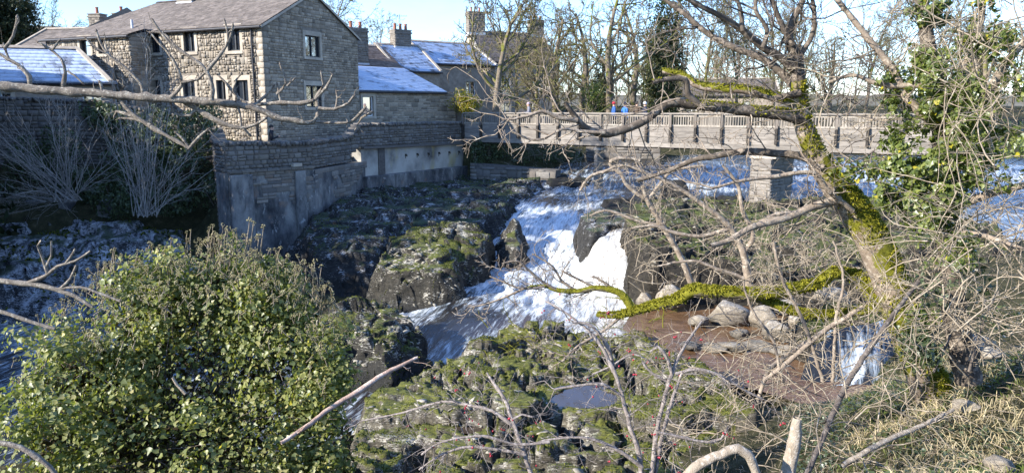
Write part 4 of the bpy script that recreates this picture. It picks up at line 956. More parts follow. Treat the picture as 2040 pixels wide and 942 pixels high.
# ------------------------------------------------------------------ other buildings
def cottage(name, label, O, u, L, D, zb, eave, ridge, roof_mat, wall_mat, wins=(), chim=(), lean=False, sw=.34, sh=.26, seed=1, group=None, hip=False, verge=True):
    """gabled (or lean-to) building: front wall starts at O and runs along u, depth away to the left of u"""
    O = Vector((O[0], O[1], zb)); u = Vector((u[0], u[1], 0)).normalized(); n = Vector((u.y, -u.x, 0)); g = -n; z = Vector((0, 0, 1))
    t = thing(name, label, 'house', O, group); H = eave - zb; mb = MB()
    holes = [w[:4] for w in wins if (w[4] if len(w) > 4 else 'f') == 'f']; gh = [w[:4] for w in wins if len(w) > 4 and w[4] == 'g']; gl = [w[:4] for w in wins if len(w) > 4 and w[4] == 'l']
    wall_face(mb, O, u, n, L, H, holes)
    wall_face(mb, O + u * L, g, u, D, H, gh); wall_face(mb, O + g * D, -g, -u, D, H, gl)
    mb.poly([O + g * D, O + u * L + g * D, O + u * L + g * D + z * H, O + g * D + z * H])
    if lean:
        top = ridge
        for s in (0, L): mb.poly([O + u * s + z * H, O + u * s + g * D + z * H, O + u * s + g * D + z * (ridge - zb)])
        mb.poly([O + g * D + z * H, O + u * L + g * D + z * H, O + u * L + g * D + z * (ridge - zb), O + g * D + z * (ridge - zb)])
    else:
        for s in (0, L): mb.poly([O + u * s + z * H, O + u * s + g * D + z * H, O + u * s + g * D / 2 + z * (ridge - zb)])
    mb.build('wall', M[wall_mat], t)
    for w in holes: window(t, O, u, n, w, 1 if w[1] - w[0] < .8 else 2, frame='frame_white')
    for w in gh: window(t, O + u * L, g, u, w, 2, frame='frame_white')
    for w in gl: window(t, O + g * D, -g, -u, w, 2, frame='frame_white')
    ov = .2; a0, a1 = O - u * .12 + n * ov, O + u * (L + .12) + n * ov; hz_ = eave - .02
    if lean: b0, b1 = O - u * .12 + g * D, O + u * (L + .12) + g * D
    else: b0, b1 = O - u * .12 + g * D / 2, O + u * (L + .12) + g * D / 2
    if hip: b1 = b1 - u * hip
    rr = MB().poly([up(a0, hz_ - .06), up(a1, hz_ - .06), up(b1, ridge + .02), up(b0, ridge + .02)])
    if not lean:
        c0, c1 = O - u * .12 + g * (D + ov), O + u * (L + .12) + g * (D + ov); rr.poly([up(c0, hz_ - .06), up(c1, hz_ - .06), up(b1, ridge + .02), up(b0, ridge + .02)])
        if hip: rr.poly([up(a1, hz_ - .06), up(c1, hz_ - .06), up(b1, ridge + .02)])
    ro = rr.build('roof', M[roof_mat], t)
    slates('slate_courses', up(a0, hz_), up(a1, hz_), up(b1, ridge + .08), up(b0, ridge + .08), M[roof_mat], ro, sw, sh, seed)
    if hip: slates('slate_courses', up(a1, hz_), up(c1, hz_), up(b1, ridge + .08), up(b1, ridge + .08), M[roof_mat], ro, sw, sh, seed)
    if not lean:
        MB().prism([up(b0, ridge + .20), up(b0, ridge + .06) + n * .18, up(b0, ridge + .06) - n * .18], up(b1, 0) - up(b0, 0)).build('ridge_tiles', M['stone_far'], ro)
        if verge:
            for s, sg in ((a0, 1), (a1, -1)): MB().box(up(s, hz_ - .05), (up(b0 if sg > 0 else b1, ridge + .08) - up(s, hz_)), u * (.2 * sg), z * .17).build('coping', M['stone_pale'], t)
    MB().cyl(up(a0, hz_ - .1) + n * .03, up(a1, hz_ - .1) + n * .03, .06, .06, 6).build('gutter', M['gutter'], t)
    for k, (s, w, d, h, pots, off) in enumerate(chim):
        chimney(t, O + u * s + g * (D * off) + z * (ridge - zb - .5 - (0 if off == .5 else abs(off - .5) * 2 * (ridge - eave))), w, d, h, math.atan2(u.y, u.x), pots, seed=seed + k)
    return t
pv = lambda px, py, Y: (lambda q: (q.x, q.y))(P(px, py, Y))
# low frosted cottage at the left edge
a, b = P(-120, 165, 36.0), P(222, 172, 38.4)
cottage('low_cottage', 'low cottage with a blue frosted slate roof at the left edge', (a.x, a.y), (b.x - a.x, b.y - a.y), (Vector((b.x, b.y)) - Vector((a.x, a.y))).length, 4.6, -1.2, 1.35, 3.05, 'frost_roof', 'stone_far', [(2, 2.9, 1, 2), (6, 6.9, 1, 2)], sw=.42, sh=.30, seed=21, hip=1.9)
# cottage further back at the left with two stacks
a, b = P(20, 105, 56), P(150, 100, 55)
cottage('back_cottage', 'cottage with two chimney stacks behind the low frosted roof', (a.x, a.y), (b.x - a.x, b.y - a.y), 9.5, 7.5, -1, 4.2, 6.1, 'slate', 'stone_far', [(3.4, 4.3, 3.4, 4.6)], [(4.6, 1.0, .8, 1.55, 1, .5), (6.7, 1.0, .8, 1.55, 1, .5)], seed=22)
# frosted lean-to built against the gable house
a, b = P(712, 183, 45.2), P(884, 196, 50.5)
lo = cottage('frosted_outbuilding', 'stone outbuilding with a bright frosted roof beside the gable house', (a.x, a.y), (b.x - a.x, b.y - a.y), (Vector((b.x, b.y)) - Vector((a.x, a.y))).length, 4.2, -2.0, 1.15, 2.75, 'frost_roof', 'stone_far', [(.35, 1.15, 1.55, 2.75)], lean=True, sw=.42, sh=.28, seed=23)
a, b = P(748, 212, 45.6), P(884, 212, 50.2)
for sp_ in (lay_stones((P(712, 183, 45.2).x, P(712, 183, 45.2).y, -2.0), (P(884, 196, 50.5) - P(712, 183, 45.2)) * Vector((1, 1, 0)), Vector(((P(884, 196, 50.5) - P(712, 183, 45.2)).y, -(P(884, 196, 50.5) - P(712, 183, 45.2)).x, 0)), 8.2, 3.1, [(.1, 1.4, 1.3, 3.1)], (.16, .3), (.3, .75), .03, seed=14, gap=.016),):
    emit_stones(sp_, lo, M['stone_gable'], 60)
# row behind
a, b = P(716, 140, 56), P(868, 143, 60)
cottage('row_cottage', 'brown tiled cottage with a tall twin-pot stack behind the outbuilding', (a.x, a.y), (b.x - a.x, b.y - a.y), 3.6, 7, -1.5, 3.0, 4.9, 'brown_tile', 'stone_far', [], [(.2, 1.5, 1.0, 2.9, 2, .12), ], seed=24, verge=False)
a2 = P(806, 136, 58.2)
cottage('row_cottage', 'cottage with half frosted roof and three-pot chimney stack', (a2.x - .6, a2.y), (b.x - a.x, b.y - a.y), 3.9, 7, -1.5, 2.95, 5.1, 'frost_light', 'stone_far', [(2.2, 3.1, 2.0, 3.0)], [(2.3, 1.5, .9, 1.7, 3, .5)], seed=25)
a3, b3 = P(858, 131, 62), P(960, 136, 65)
cottage('row_cottage', 'longer frosted terrace house right of the three-pot stack', (a3.x, a3.y), (b3.x - a3.x, b3.y - a3.y), 6.5, 7.5, -1.5, 3.75, 5.7, 'frost_light', 'stone_far', [(3.4, 4.4, 2.6, 3.8)], [], seed=26)
# big house behind the bare tree, gable end to the river
a4, b4 = P(893, 120, 74), P(1130, 120, 70)
cottage('tall_house', 'big stone house with chimney stacks behind the bare trees', (P(962, 160, 80).x, P(962, 160, 80).y), (.93, .36), 8.6, 9, -2, 5.0, 8.4, 'slate', 'stone_far', [(2, 3.1, 3.6, 5.4), (5.5, 6.6, 3.6, 5.4), (2, 3.1, .8, 2.6), (5.5, 6.6, .8, 2.6), (3, 4.2, 4, 5.6, 'l')], [(.7, 1.9, 1.1, 2.6, 2, .5), (8.0, 1.6, 1.1, 2.0, 3, .5)], seed=27)
cottage('far_house', 'pale house glimpsed through branches beyond the footbridge', (P(1335, 180, 85).x, P(1335, 180, 85).y), (.98, -.18), 12, 8, -2, 1.5, 3.4, 'slate', 'stone_far', [(2, 3, 1.6, 2.8), (5, 6, 1.6, 2.8), (8, 9, 1.6, 2.8)], [(1, 1.3, .9, 1.8, 2, .5)], seed=28)
# wooden shed beside the bridge end
sh = thing('shed', 'dark timber shed by the footbridge end', 'shed', P(905, 240, 52)); q = P(888, 240, 51.5)
for k in range(9): MB().box((q.x + k * .19, q.y + k * .04, -1.8), (.182, .036, 0), (0, .05, 0), (0, 0, 1.95 + .0 * k)).build('board', M['post'], sh)
MB().box((q.x + .0, q.y + .06, -1.8), (1.7, .36, 0), (-.3, 1.6, 0), (0, 0, 1.93)).build('shed_body', M['bracket'], sh); MB().box((q.x - .1, q.y - .12, .16), (1.95, .4, 0), (-.3, 1.9, 0), (0, 0, .07)).build('roof', M['bracket'], sh)
# unseen barn added on the left to cast shade over the lower bank
cottage('shade_barn', 'long stone barn standing left of the view, shading the bank', (-29, 20.5), (.13, .99), 13, 7, -4.5, 4.4, 6.3, 'slate', 'stone_far', [], [], seed=29)

# television aerial on the stack behind
ae = thing('television_aerial', 'thin television aerial on the three-pot chimney stack', 'aerial', P(797, 62, 61.5)); q = P(797, 62, 61.5)
MB().cyl(q, q + Vector((0, 0, 1.3)), .02, .02, 5).build('mast', M['gutter'], ae); m_ = MB().cyl(q + Vector((-.6, 0, 1.15)), q + Vector((.6, 0, 1.15)), .015, .015, 4)
for k in range(7): m_.cyl(q + Vector((-.55 + k * .18, -.2, 1.15)), q + Vector((-.55 + k * .18, .2, 1.25)), .01, .01, 4)
m_.build('antenna', M['gutter'], ae)

# ------------------------------------------------------------------ river walls
def river_wall(name, label, pts, zt, zb, mat, thick=.45, cope=None, stones=None, cat='wall', panel=None, n_parts=0, seed=1, proud=.05, smat='stone_dark', rowh=(.12, .26), wid=(.2, .5)):
    """wall along plan points (water side on the right of travel); zt, zb lists of levels"""
    t = thing(name, label, cat, (pts[0][0], pts[0][1], zb[0])); mb = MB(); sp = []; cs = []; r = random.Random(seed)
    for i in range(len(pts) - 1):
        a, b = Vector((*pts[i], 0)), Vector((*pts[i + 1], 0)); u = (b - a).normalized(); n = Vector((u.y, -u.x, 0)); L = (b - a).length; nb = -n * thick
        for p, q in (((a, zb[i]), (a, zt[i])),): pass
        A0, A1, B0, B1 = up(a, zb[i]), up(a, zt[i]), up(b, zb[i + 1]), up(b, zt[i + 1])
        k = max(1, int(L / .5)); m = 6
        def pt(s, v, d=0): 
            lo = A0.lerp(B0, s); hi = A1.lerp(B1, s); return lo.lerp(hi, v) + nb * d
        for x in range(k):
            for y in range(m): mb.poly([pt(x / k, y / m), pt((x + 1) / k, y / m), pt((x + 1) / k, (y + 1) / m), pt(x / k, (y + 1) / m)])
        mb.poly([A1, B1, B1 + nb, A1 + nb]); mb.poly([A0 + nb, B0 + nb, B1 + nb, A1 + nb]); mb.poly([A0, A1, A1 + nb, A0 + nb]); mb.poly([B0, B1, B1 + nb, B0 + nb])
        if stones:
            zl = min(zb[i], zb[i + 1]); hi = max(zt[i], zt[i + 1])
            sp += lay_stones(up(a, zl), u, n, L, hi - zl, (), rowh, wid, proud, seed=seed + i, gap=.025, jig=.03,
                             top=lambda x, i=i, L=L, zl=zl: zt[i] + (zt[i + 1] - zt[i]) * x / L - zl + .05, bottom=lambda x, i=i, L=L, zl=zl: zb[i] + (zb[i + 1] - zb[i]) * x / L - zl)
        if cope:
            s = 0
            while s < L - .1:
                w = r.uniform(.16, .28); zz = zt[i] + (zt[i + 1] - zt[i]) * s / L
                cs.append((a + u * (s + w / 2) + Vector((0, 0, zz + cope * .5 - .03)) - n * (thick - 0), u, n, w - .03, thick * r.uniform(1.02, 1.16), cope * r.uniform(.8, 1.25), r.randrange(6), r.uniform(-.12, .12))); s += w
    body = mb.build('wall_body', M[mat], t)
    if stones: emit_stones(sp, t, M[smat], n_parts)
    if cope: emit_stones(cs, t, M[smat], 220, 'coping_stone')
    return t, body
WA, WB, WC, WD = (-11.75, 30.1), (-9.0, 33.0), (-7.9, 38.3), (-3.1, 47.2)
river_wall('parapet_wall', 'dark rubble parapet with upright coping stones above the concrete wall', [WA, WB, (-8.15, 37.1)], [-1.50, -1.62, -1.50], [-2.55, -2.6, -2.65], 'mortar_dark', .42, .22, True, n_parts=70, seed=31)
river_wall('parapet_wall', 'higher rubble parapet running to the footbridge', [(-8.15, 37.1), (-7.9, 38.3), WD], [-1.45, -.92, -.98], [-2.2, -1.95, -2.15], 'mortar_dark', .42, .22, True, n_parts=60, seed=33)
t_, b_ = river_wall('concrete_wall', 'tall stained concrete river wall below the parapet', [(WA[0] - .05, WA[1] - .12), (WB[0] + .1, WB[1] - .1), (-7.72, 38.5)], [-2.62, -2.68, -2.72], [-7.6, -6.6, -5.6], 'concrete', .8)
ub = (Vector((*WB, 0)) - Vector((*WA, 0))).normalized(); nb_ = Vector((ub.y, -ub.x, 0))
# buttress faces, string course, drip stone
MB().box(up(Vector((*WA, 0)), -7.6) + nb_ * .13 + ub * .02, ub * .95, nb_ * .22, Vector((0, 0, 4.9))).build('buttress', M['concrete'], t_, bevel=.03)
MB().box(up(Vector((*WA, 0)), -7.6) + nb_ * .13 + ub * 3.0, ub * .5, nb_ * .16, Vector((0, 0, 4.9))).build('buttress', M['concrete'], t_, bevel=.03)
for s in range(7): MB().box(up(Vector((*WA, 0)), -2.62) + nb_ * .02 + ub * (s * .57), ub * .55, nb_ * .22, Vector((0, 0, .10))).build('string_course', M['stone_dark'], t_)
MB().box(up(Vector((*WA, 0)), -2.50) + nb_ * .06 + ub * 2.9, ub * .42, nb_ * .25, Vector((0, 0, .14))).build('spout_stone', M['stone_pale'], t_)
uc = (Vector((*WD, 0)) - Vector((*WC, 0))).normalized(); nc_ = Vector((uc.y, -uc.x, 0)); Lc = (Vector((*WD, 0)) - Vector((*WC, 0))).length
t2, b2 = river_wall('rendered_wall', 'off-white rendered panel wall with rust marks beside the footbridge', [(WC[0] + .02, WC[1]), (WD[0] + .0, WD[1] - .05)], [-2.02, -2.2], [-3.5, -3.7], 'render', .6)
MB().box(up(Vector((*WC, 0)), -2.05) + nc_ * .02, uc * Lc + Vector((0, 0, -.17)), nc_ * .22, Vector((0, 0, .11))).build('string_course', M['stone_dark'], t2)
MB().box(up(Vector((*WC, 0)), -3.5) + nc_ * .01, uc * (Lc + .2) + Vector((0, 0, -.1)), nc_ * .40, Vector((0, 0, -1.8))).build('plinth', M['concrete'], t2, bevel=.03)
MB().box(up(Vector((*WC, 0)), -3.6) + nc_ * .01 + uc * 1.4, uc * .55, nc_ * .06, Vector((0, 0, 1.5))).build('drain_stain_pilaster', M['mortar_dark'], t2)
for k in range(6):                                # rusted bolt heads with streaks
    c_ = up(Vector((*WC, 0)) + uc * (3.8 + k * 1.12), -2.62 - .02 * k) + nc_ * .03
    mb = MB().box(c_, uc * .12, nc_ * .05, Vector((0, 0, .10))).box(c_ + uc * .03 - Vector((0, 0, .16)), uc * .035, nc_ * .012, Vector((0, 0, .17))); mb.box(c_ + uc * .14 - Vector((0, 0, .05)), uc * .06, nc_ * .03, Vector((0, 0, .1))); mb.build('rusted_bolt', M['bracket'], t2)
# weathered masonry left showing along the head of the concrete wall, ivy and moss at its foot
sp_ = []
for (a_, b_, zh) in ((WA, WB, -2.66), (WB, (-7.72, 38.5), -2.72)):
    va, vb = Vector((*a_, 0)), Vector((*b_, 0)); uu = (vb - va).normalized(); nn_ = Vector((uu.y, -uu.x, 0)); off = .115 if a_ is WA else .10
    ls = lay_stones(up(va, zh - 1.5) + nn_ * off, uu, nn_, (vb - va).length, 1.5, (), (.14, .28), (.3, .7), .02, seed=47, gap=.012, jig=.01)
    sp_ += [q for q in ls if float(fbm(np.array([[q[0].x * .8, q[0].y * .8, q[0].z * .9]]), 3, 5)[0]) + .25 * (q[0].z - zh + .75) > .52]
emit_stones(sp_, t_, M['wall_patch'], 60, 'facing_stone')
# return wall at the corner and the garden wall to the left
river_wall('return_wall', 'dark return wall in the recess left of the concrete wall', [(-14.6, 35.9), (-12.6, 31.2), (-11.8, 30.1)], [-1.1, -1.5, -1.55], [-6.5, -7.2, -7.6], 'mortar_dark', .5, .2, True, n_parts=40, seed=36)
river_wall('garden_wall', 'old garden wall under the low cottage with a sunlit top', [(-40, 32.2), (-27, 33.4), (-19.6, 35.1), (-14.6, 36.0)], [.55, .5, .25, -.75], [-5, -5, -5, -6], 'mortar_dark', .5, .2, True, n_parts=90, seed=38, rowh=(.12, .32), wid=(.2, .6), smat='stone_black')
for (px, w) in ((12, 36), (62, 40), (128, 34), (205, 36)):
    q = P(px, 395, 32.2); tag(MB().box((q.x - .4, q.y, -6.2), (w * .016, 0, 0), (0, .5, 0), (.02, .10, 2.2)).build('wall_buttress', M['concrete'], bevel=.05), {12: 'pale concrete buttress at the far left below the garden wall', 62: 'pale concrete buttress behind the willow stems, second from left', 128: 'grey concrete buttress third from left under the garden wall', 205: 'mossy concrete buttress nearest the dark ivy'}[px], 'buttress', 'buttresses below the garden wall')
rock('cliff_bank', 'pale broken limestone bank along the left river edge', [(-34, 27.5), (-27, 26.6), (-21, 26.0), (-17, 26.6), (-14.4, 28.4), (-12.0, 29.6), (-12.4, 32.4), (-16, 33.4), (-24, 32.2), (-34, 31.6)],
     [(-33, 30, -5.2), (-25, 28.6, -5.6), (-25, 31, -4.9), (-20, 28.4, -5.4), (-20, 31, -4.9), (-17, 29, -5.5), (-15, 31, -5.2), (-13, 31.4, -6.0), (-22, 27, -6.6), (-18, 27.4, -6.8)], -8.5, M['cliff'], cat='cliff', seed=71, edge=1.5, res=.13, rough=.35, ledge=.5, lat=.4, strat=.85, n_moss=6000, moss_size=.12)
# bank wall seen under the bridge
river_wall('abutment_wall', 'blue-shaded stone wall under the middle of the footbridge', [(5.0, 49.6), (9.8, 48.6)], [-2.1, -2.1], [-4.2, -4.2], 'mortar_dark', .8, None, True, n_parts=30, seed=40, rowh=(.25, .4), wid=(.5, .9), smat='stone_dark')
river_wall('ledge_wall', 'low broken ledge of stone blocks under the footbridge end', [(-2.6, 45.6), (.6, 44.2), (2.6, 43.4)], [-3.35, -3.5, -3.6], [-5, -5, -5.2], 'mortar_dark', .9, None, True, n_parts=30, seed=42, rowh=(.3, .5), wid=(.4, .9), smat='stone_dark')
MB_path = MB().poly([(-12.3, 31.2, -2.55), (-9.6, 34, -2.55), (-8.5, 38.2, -2.5), (-3.6, 47.2, -1.55), (-5.2, 48.6, -1.6), (-9.4, 45, -2.05), (-12.4, 37.4, -2.1), (-14.2, 35.8, -2.3)])
tag(MB_path.build('path', M['paving']), 'gravel path behind the parapet', kind='structure')
# ------------------------------------------------------------------ footbridge
B0 = Vector((-3.05, 46.9, 0)); BU = Vector((20.4, -13, 0)).normalized(); BN = Vector((BU.y, -BU.x, 0)); Z = Vector((0, 0, 1)); BAY = 1.37; NB = 20; BW = 1.5
bridge = thing('footbridge', 'weathered timber footbridge with baluster railing across the river', 'bridge', (B0.x, B0.y, -2.1)); BL = BAY * NB
RT, FT, FB = -.22, -.95, -2.06                    # rail top, fascia top, fascia bottom
zt_ = lambda s: -.0 * s
for i in range(0, NB, 2):                         # fascia boards, jointed every second bay
    for k in range(4):
        h = (FT - FB) / 4; jz = random.uniform(-.004, .004)
        MB().box(B0 + BU * (i * BAY + .004) + Z * (FB + k * h + .006 + jz) + BN * (.012 * ((k % 2) - .5) + random.uniform(-.004, .004)), BU * (2 * BAY - .008), -BN * .07, Z * (h - .012)).build('fascia_board', M['fascia'], bridge)
MB().box(B0 + Z * (RT - .07) + BN * .13, BU * BL, -BN * .20, Z * .07).build('handrail', M['fascia'], bridge)
MB().box(B0 + Z * (RT - .20) + BN * .03, BU * BL, -BN * .05, Z * .10).build('top_rail', M['baluster'], bridge)
MB().box(B0 + Z * (FT + .015) + BN * .03, BU * BL, -BN * .05, Z * .09).build('bottom_rail', M['baluster'], bridge)
_bm = MB().box((-.024, -.02, 0), (.048, 0, 0), (0, .04, 0), (0, 0, FT - RT + .0 if False else (RT - .20) - (FT + .105))).mesh('baluster', M['baluster'])
_pm = MB().box((-.065, -.13, 0), (.13, 0, 0), (0, .13, 0), (0, 0, RT - .075 - (FT - .02))).mesh('post', M['post'])
_km = MB().box((-.06, -.15, 0), (.12, 0, 0), (0, .15, 0), (0, 0, FT - FB - .34)).mesh('bracket', M['bracket'])  # dark strip standing in for the shadowed slot below each post
rotb = math.atan2(BU.y, BU.x)
def put(name, me, p, parent):
    o = bpy.data.objects.new(name, me); COL.objects.link(o); o.parent = parent; o.matrix_parent_inverse = Matrix.Translation(parent.location).inverted(); o.location = p; o.rotation_euler = (0, 0, rotb); return o
NBAL = 0
for i in range(NB + 1):
    p = B0 + BU * (i * BAY)
    put('post', _pm, p + BN * .0 + Z * (FT - .02) + BN * .02, bridge); put('bracket', _km, p + BN * .02 + Z * (FB + .30), bridge)
    if i < NB:
        for k in range(1, 10):
            if NBAL < 300: o = put('baluster', _bm, p + BU * (BAY * k / 10) + BN * .01 + Z * (FT + .105), bridge); o.rotation_euler = (random.uniform(-.01, .01), random.uniform(-.02, .02), rotb); NBAL += 1
# far railing, deck, beams
BB = B0 - BN * BW
MB().box(BB + Z * (RT - .07) + BN * .1, BU * BL, -BN * .2, Z * .07).build('handrail', M['fascia'], bridge)
fb_ = MB()
for i in range(NB):
    for k in range(10): fb_.box(BB + BU * (i * BAY + BAY * k / 10 - .03) + Z * (FT + .0), BU * .06, -BN * .04, Z * (RT - FT - .08))
o = fb_.build('far_balusters', M['baluster'], bridge); o['kind'] = 'stuff'
MB().box(BB + Z * (FT - .02), BU * BL, BN * .05, Z * .1).build('bottom_rail', M['baluster'], bridge)
dk = MB()
for i in range(int(BL / .15)): dk.box(BB + BU * (i * .15) + Z * (-1.42), BU * .14, BN * (BW - .08), Z * .05)
o = dk.build('deck_boards', M['fascia'], bridge); o['kind'] = 'stuff'
for d in (.25, BW - .2): MB().box(B0 - BN * d + Z * (FB - .06), BU * BL, -BN * .18, Z * .55).build('beam', M['bracket'], bridge)
MB().box(BB + Z * FB, BU * BL, -BN * .07, Z * (FT - FB)).build('far_fascia', M['post'], bridge)
for s in range(2, NB, 2): MB().box(B0 - BN * .1 + BU * (s * BAY) + Z * (FB - .10), BU * .16, -BN * (BW - .1), Z * .14).build('cross_beam', M['bracket'], bridge)
# stone pier under the bridge
def pier(label, px, zb, zt, w, L):
    d = ray(px, 350); t = (B0.cross(BU).z) / (Vector((d.x, d.y, 0)).cross(BU).z); c = Vector((d.x * t, d.y * t, 0)) - BN * .1; BNp = Vector((-.75, -.66, 0)).normalized(); BUp = Vector((-BNp.y, BNp.x, 0)); g = -BNp
    t_ = thing('bridge_pier', label, 'pier', (c.x, c.y, zb)); core = MB().box(up(c, zb) - BUp * (w / 2 - .04) + BNp * .26, BUp * (w - .08), g * (L - .08), Z * (zt - zb - .02)); core.build('core', M['mortar'], t_)
    sp = []; O = up(c, zb) + BNp * .30
    for (oo, uu, nn, W) in ((O - BUp * w / 2, BUp, BNp, w), (O + BUp * w / 2, g, BUp, L), (O - BUp * w / 2 + g * L, -g, -BUp, L)):
        sp += lay_stones(oo - nn * .045, uu, nn, W, zt - zb, (), (.30, .36), (.45, .75), .05, seed=int(px), gap=.012)
    emit_stones(sp, t_, M['stone_far_p'], 90, 'block'); MB().box(up(c, zt) - BU * (w / 2 + .06) + BN * .36, BU * (w + .12), g * (L + .12), Z * .12).build('cap_stone', M['stone_pale'], t_)
    MB().box(up(c, zt + .12) - BU * .12 + BN * .2, BU * .24, g * (L - .4), Z * (FB - zt - .13)).build('bearer', M['bracket'], t_)
M['stone_far_p'] = stone_mat('pier_stone', [(.22, .195, .165), (.28, .25, .215), (.18, .16, .14)], .3)
pier('squared stone pier carrying the footbridge beside the mossy trunk', 1520, -5.4, -2.45, 1.15, 2.2)
pier('slim pale pier under the footbridge near the dark wall', 1192, -4.9, -2.3, .30, .5)

# ------------------------------------------------------------------ people
def cloth(name, c): return simple(name, tuple(.8 * q for q in c), c, 14, .9, .2, .004)
M['skin'] = simple('skin', (.48, .29, .21), (.56, .35, .26), 20, .6, 0); M['hair_dark'] = simple('dark_hair', (.015, .012, .01), (.035, .028, .022), 30, .6, .3)
M['trousers'] = cloth('dark_trousers', (.035, .037, .045)); M['shoe'] = simple('shoe_black', (.02, .02, .02), (.03, .03, .03), 5, .5, 0)
def person(label, loc, heading, top, legs='trousers', hat=None, hatkind='beanie', arms='rail', hair='hair_dark', height=1.72, group=None, phone=None, lean=.0):
    """one continuous body grown along a skeleton, clothing and hat as children; local: +y is forward"""
    s = height / 1.72; me = bpy.data.meshes.new('body'); V, E, R, zone = [], [], [], []
    def v(p, r, z, link_to=None):
        V.append((p[0] * s, p[1] * s, p[2] * s)); R.append(r * s); zone.append(z)
        if link_to is not None: E.append((link_to, len(V) - 1))
        return len(V) - 1
    L = lean
    pel = v((0, 0, .95), .135, 'leg'); wai = v((0, .02 * L, 1.10), .125, 'top', pel); che = v((0, .10 * L, 1.28), .15, 'top', wai); sho = v((0, .16 * L, 1.42), .11, 'top', che)
    nk = v((0, .19 * L, 1.50), .055, 'skin', sho); jaw = v((0, .21 * L + .02, 1.57), .072, 'skin', nk); hd = v((0, .21 * L, 1.645), .088, 'skin', jaw); v((0, .21 * L - .008, 1.70), .06, 'skin', hd)
    nose = v((0, .21 * L + .10, 1.605), .016, 'skin', jaw)
    for sx in (-1, 1):
        h = v((.095 * sx, 0, .88), .095, 'leg', pel); kn = v((.105 * sx, .025, .50), .062, 'leg', h); an = v((.11 * sx, -.01, .10), .045, 'leg', kn); he = v((.11 * sx, .02, .045), .045, 'shoe', an); v((.12 * sx, .15, .035), .036, 'shoe', he)
        a = v((.185 * sx, .15 * L, 1.40), .066, 'top', sho)
        if arms == 'phone': el, wr, hn = (.24 * sx, .10, 1.14), (.10 * sx, .30, 1.22), (.055 * sx, .36, 1.25)
        elif arms == 'down': el, wr, hn = (.25 * sx, -.03, 1.12), (.26 * sx, .05, .88), (.26 * sx, .08, .80)
        else: el, wr, hn = (.26 * sx, .12, 1.16), (.20 * sx, .36, 1.15), (.19 * sx, .44, 1.14)
        e = v(el, .05, 'top', a); w = v(wr, .034, 'top', e); ha = v(hn, .033, 'skin', w)
        hv = (Vector(hn) - Vector(wr)).normalized(); sd = Vector((1, 0, 0)) - hv * hv.x; sd.normalize(); dn = hv.cross(sd)
        for f in range(4):
            o = Vector(hn) + sd * (f - 1.5) * .019; q = v(tuple(o + hv * (.045 + .006 * (f in (1, 2)))), .0095, 'skin', ha); v(tuple(o + hv * .075 + Vector((0, 0, -.018))), .008, 'skin', q)
        q = v(tuple(Vector(hn) - sd * sx * .032 + hv * .01), .011, 'skin', ha); v(tuple(Vector(hn) - sd * sx * .045 + hv * .04), .009, 'skin', q)
    me.from_pydata(V, E, []); tmp = bpy.data.objects.new('tmp', me); COL.objects.link(tmp)
    sk = tmp.modifiers.new('skin', 'SKIN'); ss = tmp.modifiers.new('sub', 'SUBSURF'); ss.levels = 2; ss.render_levels = 2
    for i, d in enumerate(me.skin_vertices[0].data): d.radius = (R[i], R[i] * (.72 if zone[i] == 'top' and i in (wai, che, sho) else 1)); d.use_root = (i == 0)
    bpy.context.view_layer.update(); ev = tmp.evaluated_get(bpy.context.evaluated_depsgraph_get()); m2 = bpy.data.meshes.new_from_object(ev); bpy.data.objects.remove(tmp); m2.name = 'body'
    mats = {'skin': 0, 'top': 1, 'leg': 2, 'shoe': 3}; m2.materials.clear()
    for q in (M['skin'], top, M[legs], M['shoe']): m2.materials.append(q)
    pts = np.array(V); co = np.empty(len(m2.vertices) * 3); m2.vertices.foreach_get('co', co); co = co.reshape(-1, 3); rr = np.array(R)
    for p in m2.polygons:
        c = co[list(p.vertices)].mean(0); k = int(np.argmin(np.linalg.norm(pts - c, axis=1) - rr * .9)); p.material_index = mats[zone[k]]; p.use_smooth = True
    t = thing('person', label, 'person', loc, group); t.rotation_euler = (0, 0, heading); link('body', m2, t, True)
    hc = Vector((0, .21 * L * s, 1.645 * s))
    def cap(name, mat, r, zlo, squash=1.0, back=0.0, brim=False):
        n1, n2 = 16, 7; Vv = []; F = []
        for j in range(n2 + 1):
            b = zlo + (math.pi / 2 - zlo) * j / n2
            for i in range(n1): a = 2 * math.pi * i / n1; Vv.append((hc.x + r * math.cos(a) * math.cos(b), hc.y - back + r * 1.08 * math.sin(a) * math.cos(b), hc.z + .015 + r * squash * math.sin(b)))
        for j in range(n2):
            for i in range(n1): F.append((j * n1 + i, j * n1 + (i + 1) % n1, (j + 1) * n1 + (i + 1) % n1, (j + 1) * n1 + i))
        o = mobj(name, np.array(Vv), np.array(F), mat, t, True, local=True)
        if brim: MB().prism([(hc.x - .08, hc.y + .07, hc.z + .03), (hc.x + .08, hc.y + .07, hc.z + .03), (hc.x + .06, hc.y + .19, hc.z + .015), (hc.x - .06, hc.y + .19, hc.z + .015)], (0, 0, .012)).build('peak', mat, o, True)
        return o
    cap('hair', M[hair], .098 * s, -.35, 1.05, .018)
    for sx in (-1, 1): mobj('ear', np.array([(hc.x + .09 * sx, hc.y - .01, hc.z - .05), (hc.x + .105 * sx, hc.y - .02, hc.z - .02), (hc.x + .10 * sx, hc.y, hc.z + .01), (hc.x + .09 * sx, hc.y + .015, hc.z - .02)]), np.array([(0, 1, 2, 3)]), M['skin'], t, True, local=True)
    if hat: cap('hat', hat, .108 * s, .02 if hatkind != 'hood' else -.5, 1.18, .006, brim=(hatkind == 'cap'))
    cr = MB().cyl((0, .17 * L * s, 1.44 * s), (0, .19 * L * s, 1.52 * s), .095 * s, .075 * s, 14); cr.build('collar', top, t, True, smooth=True)
    return t
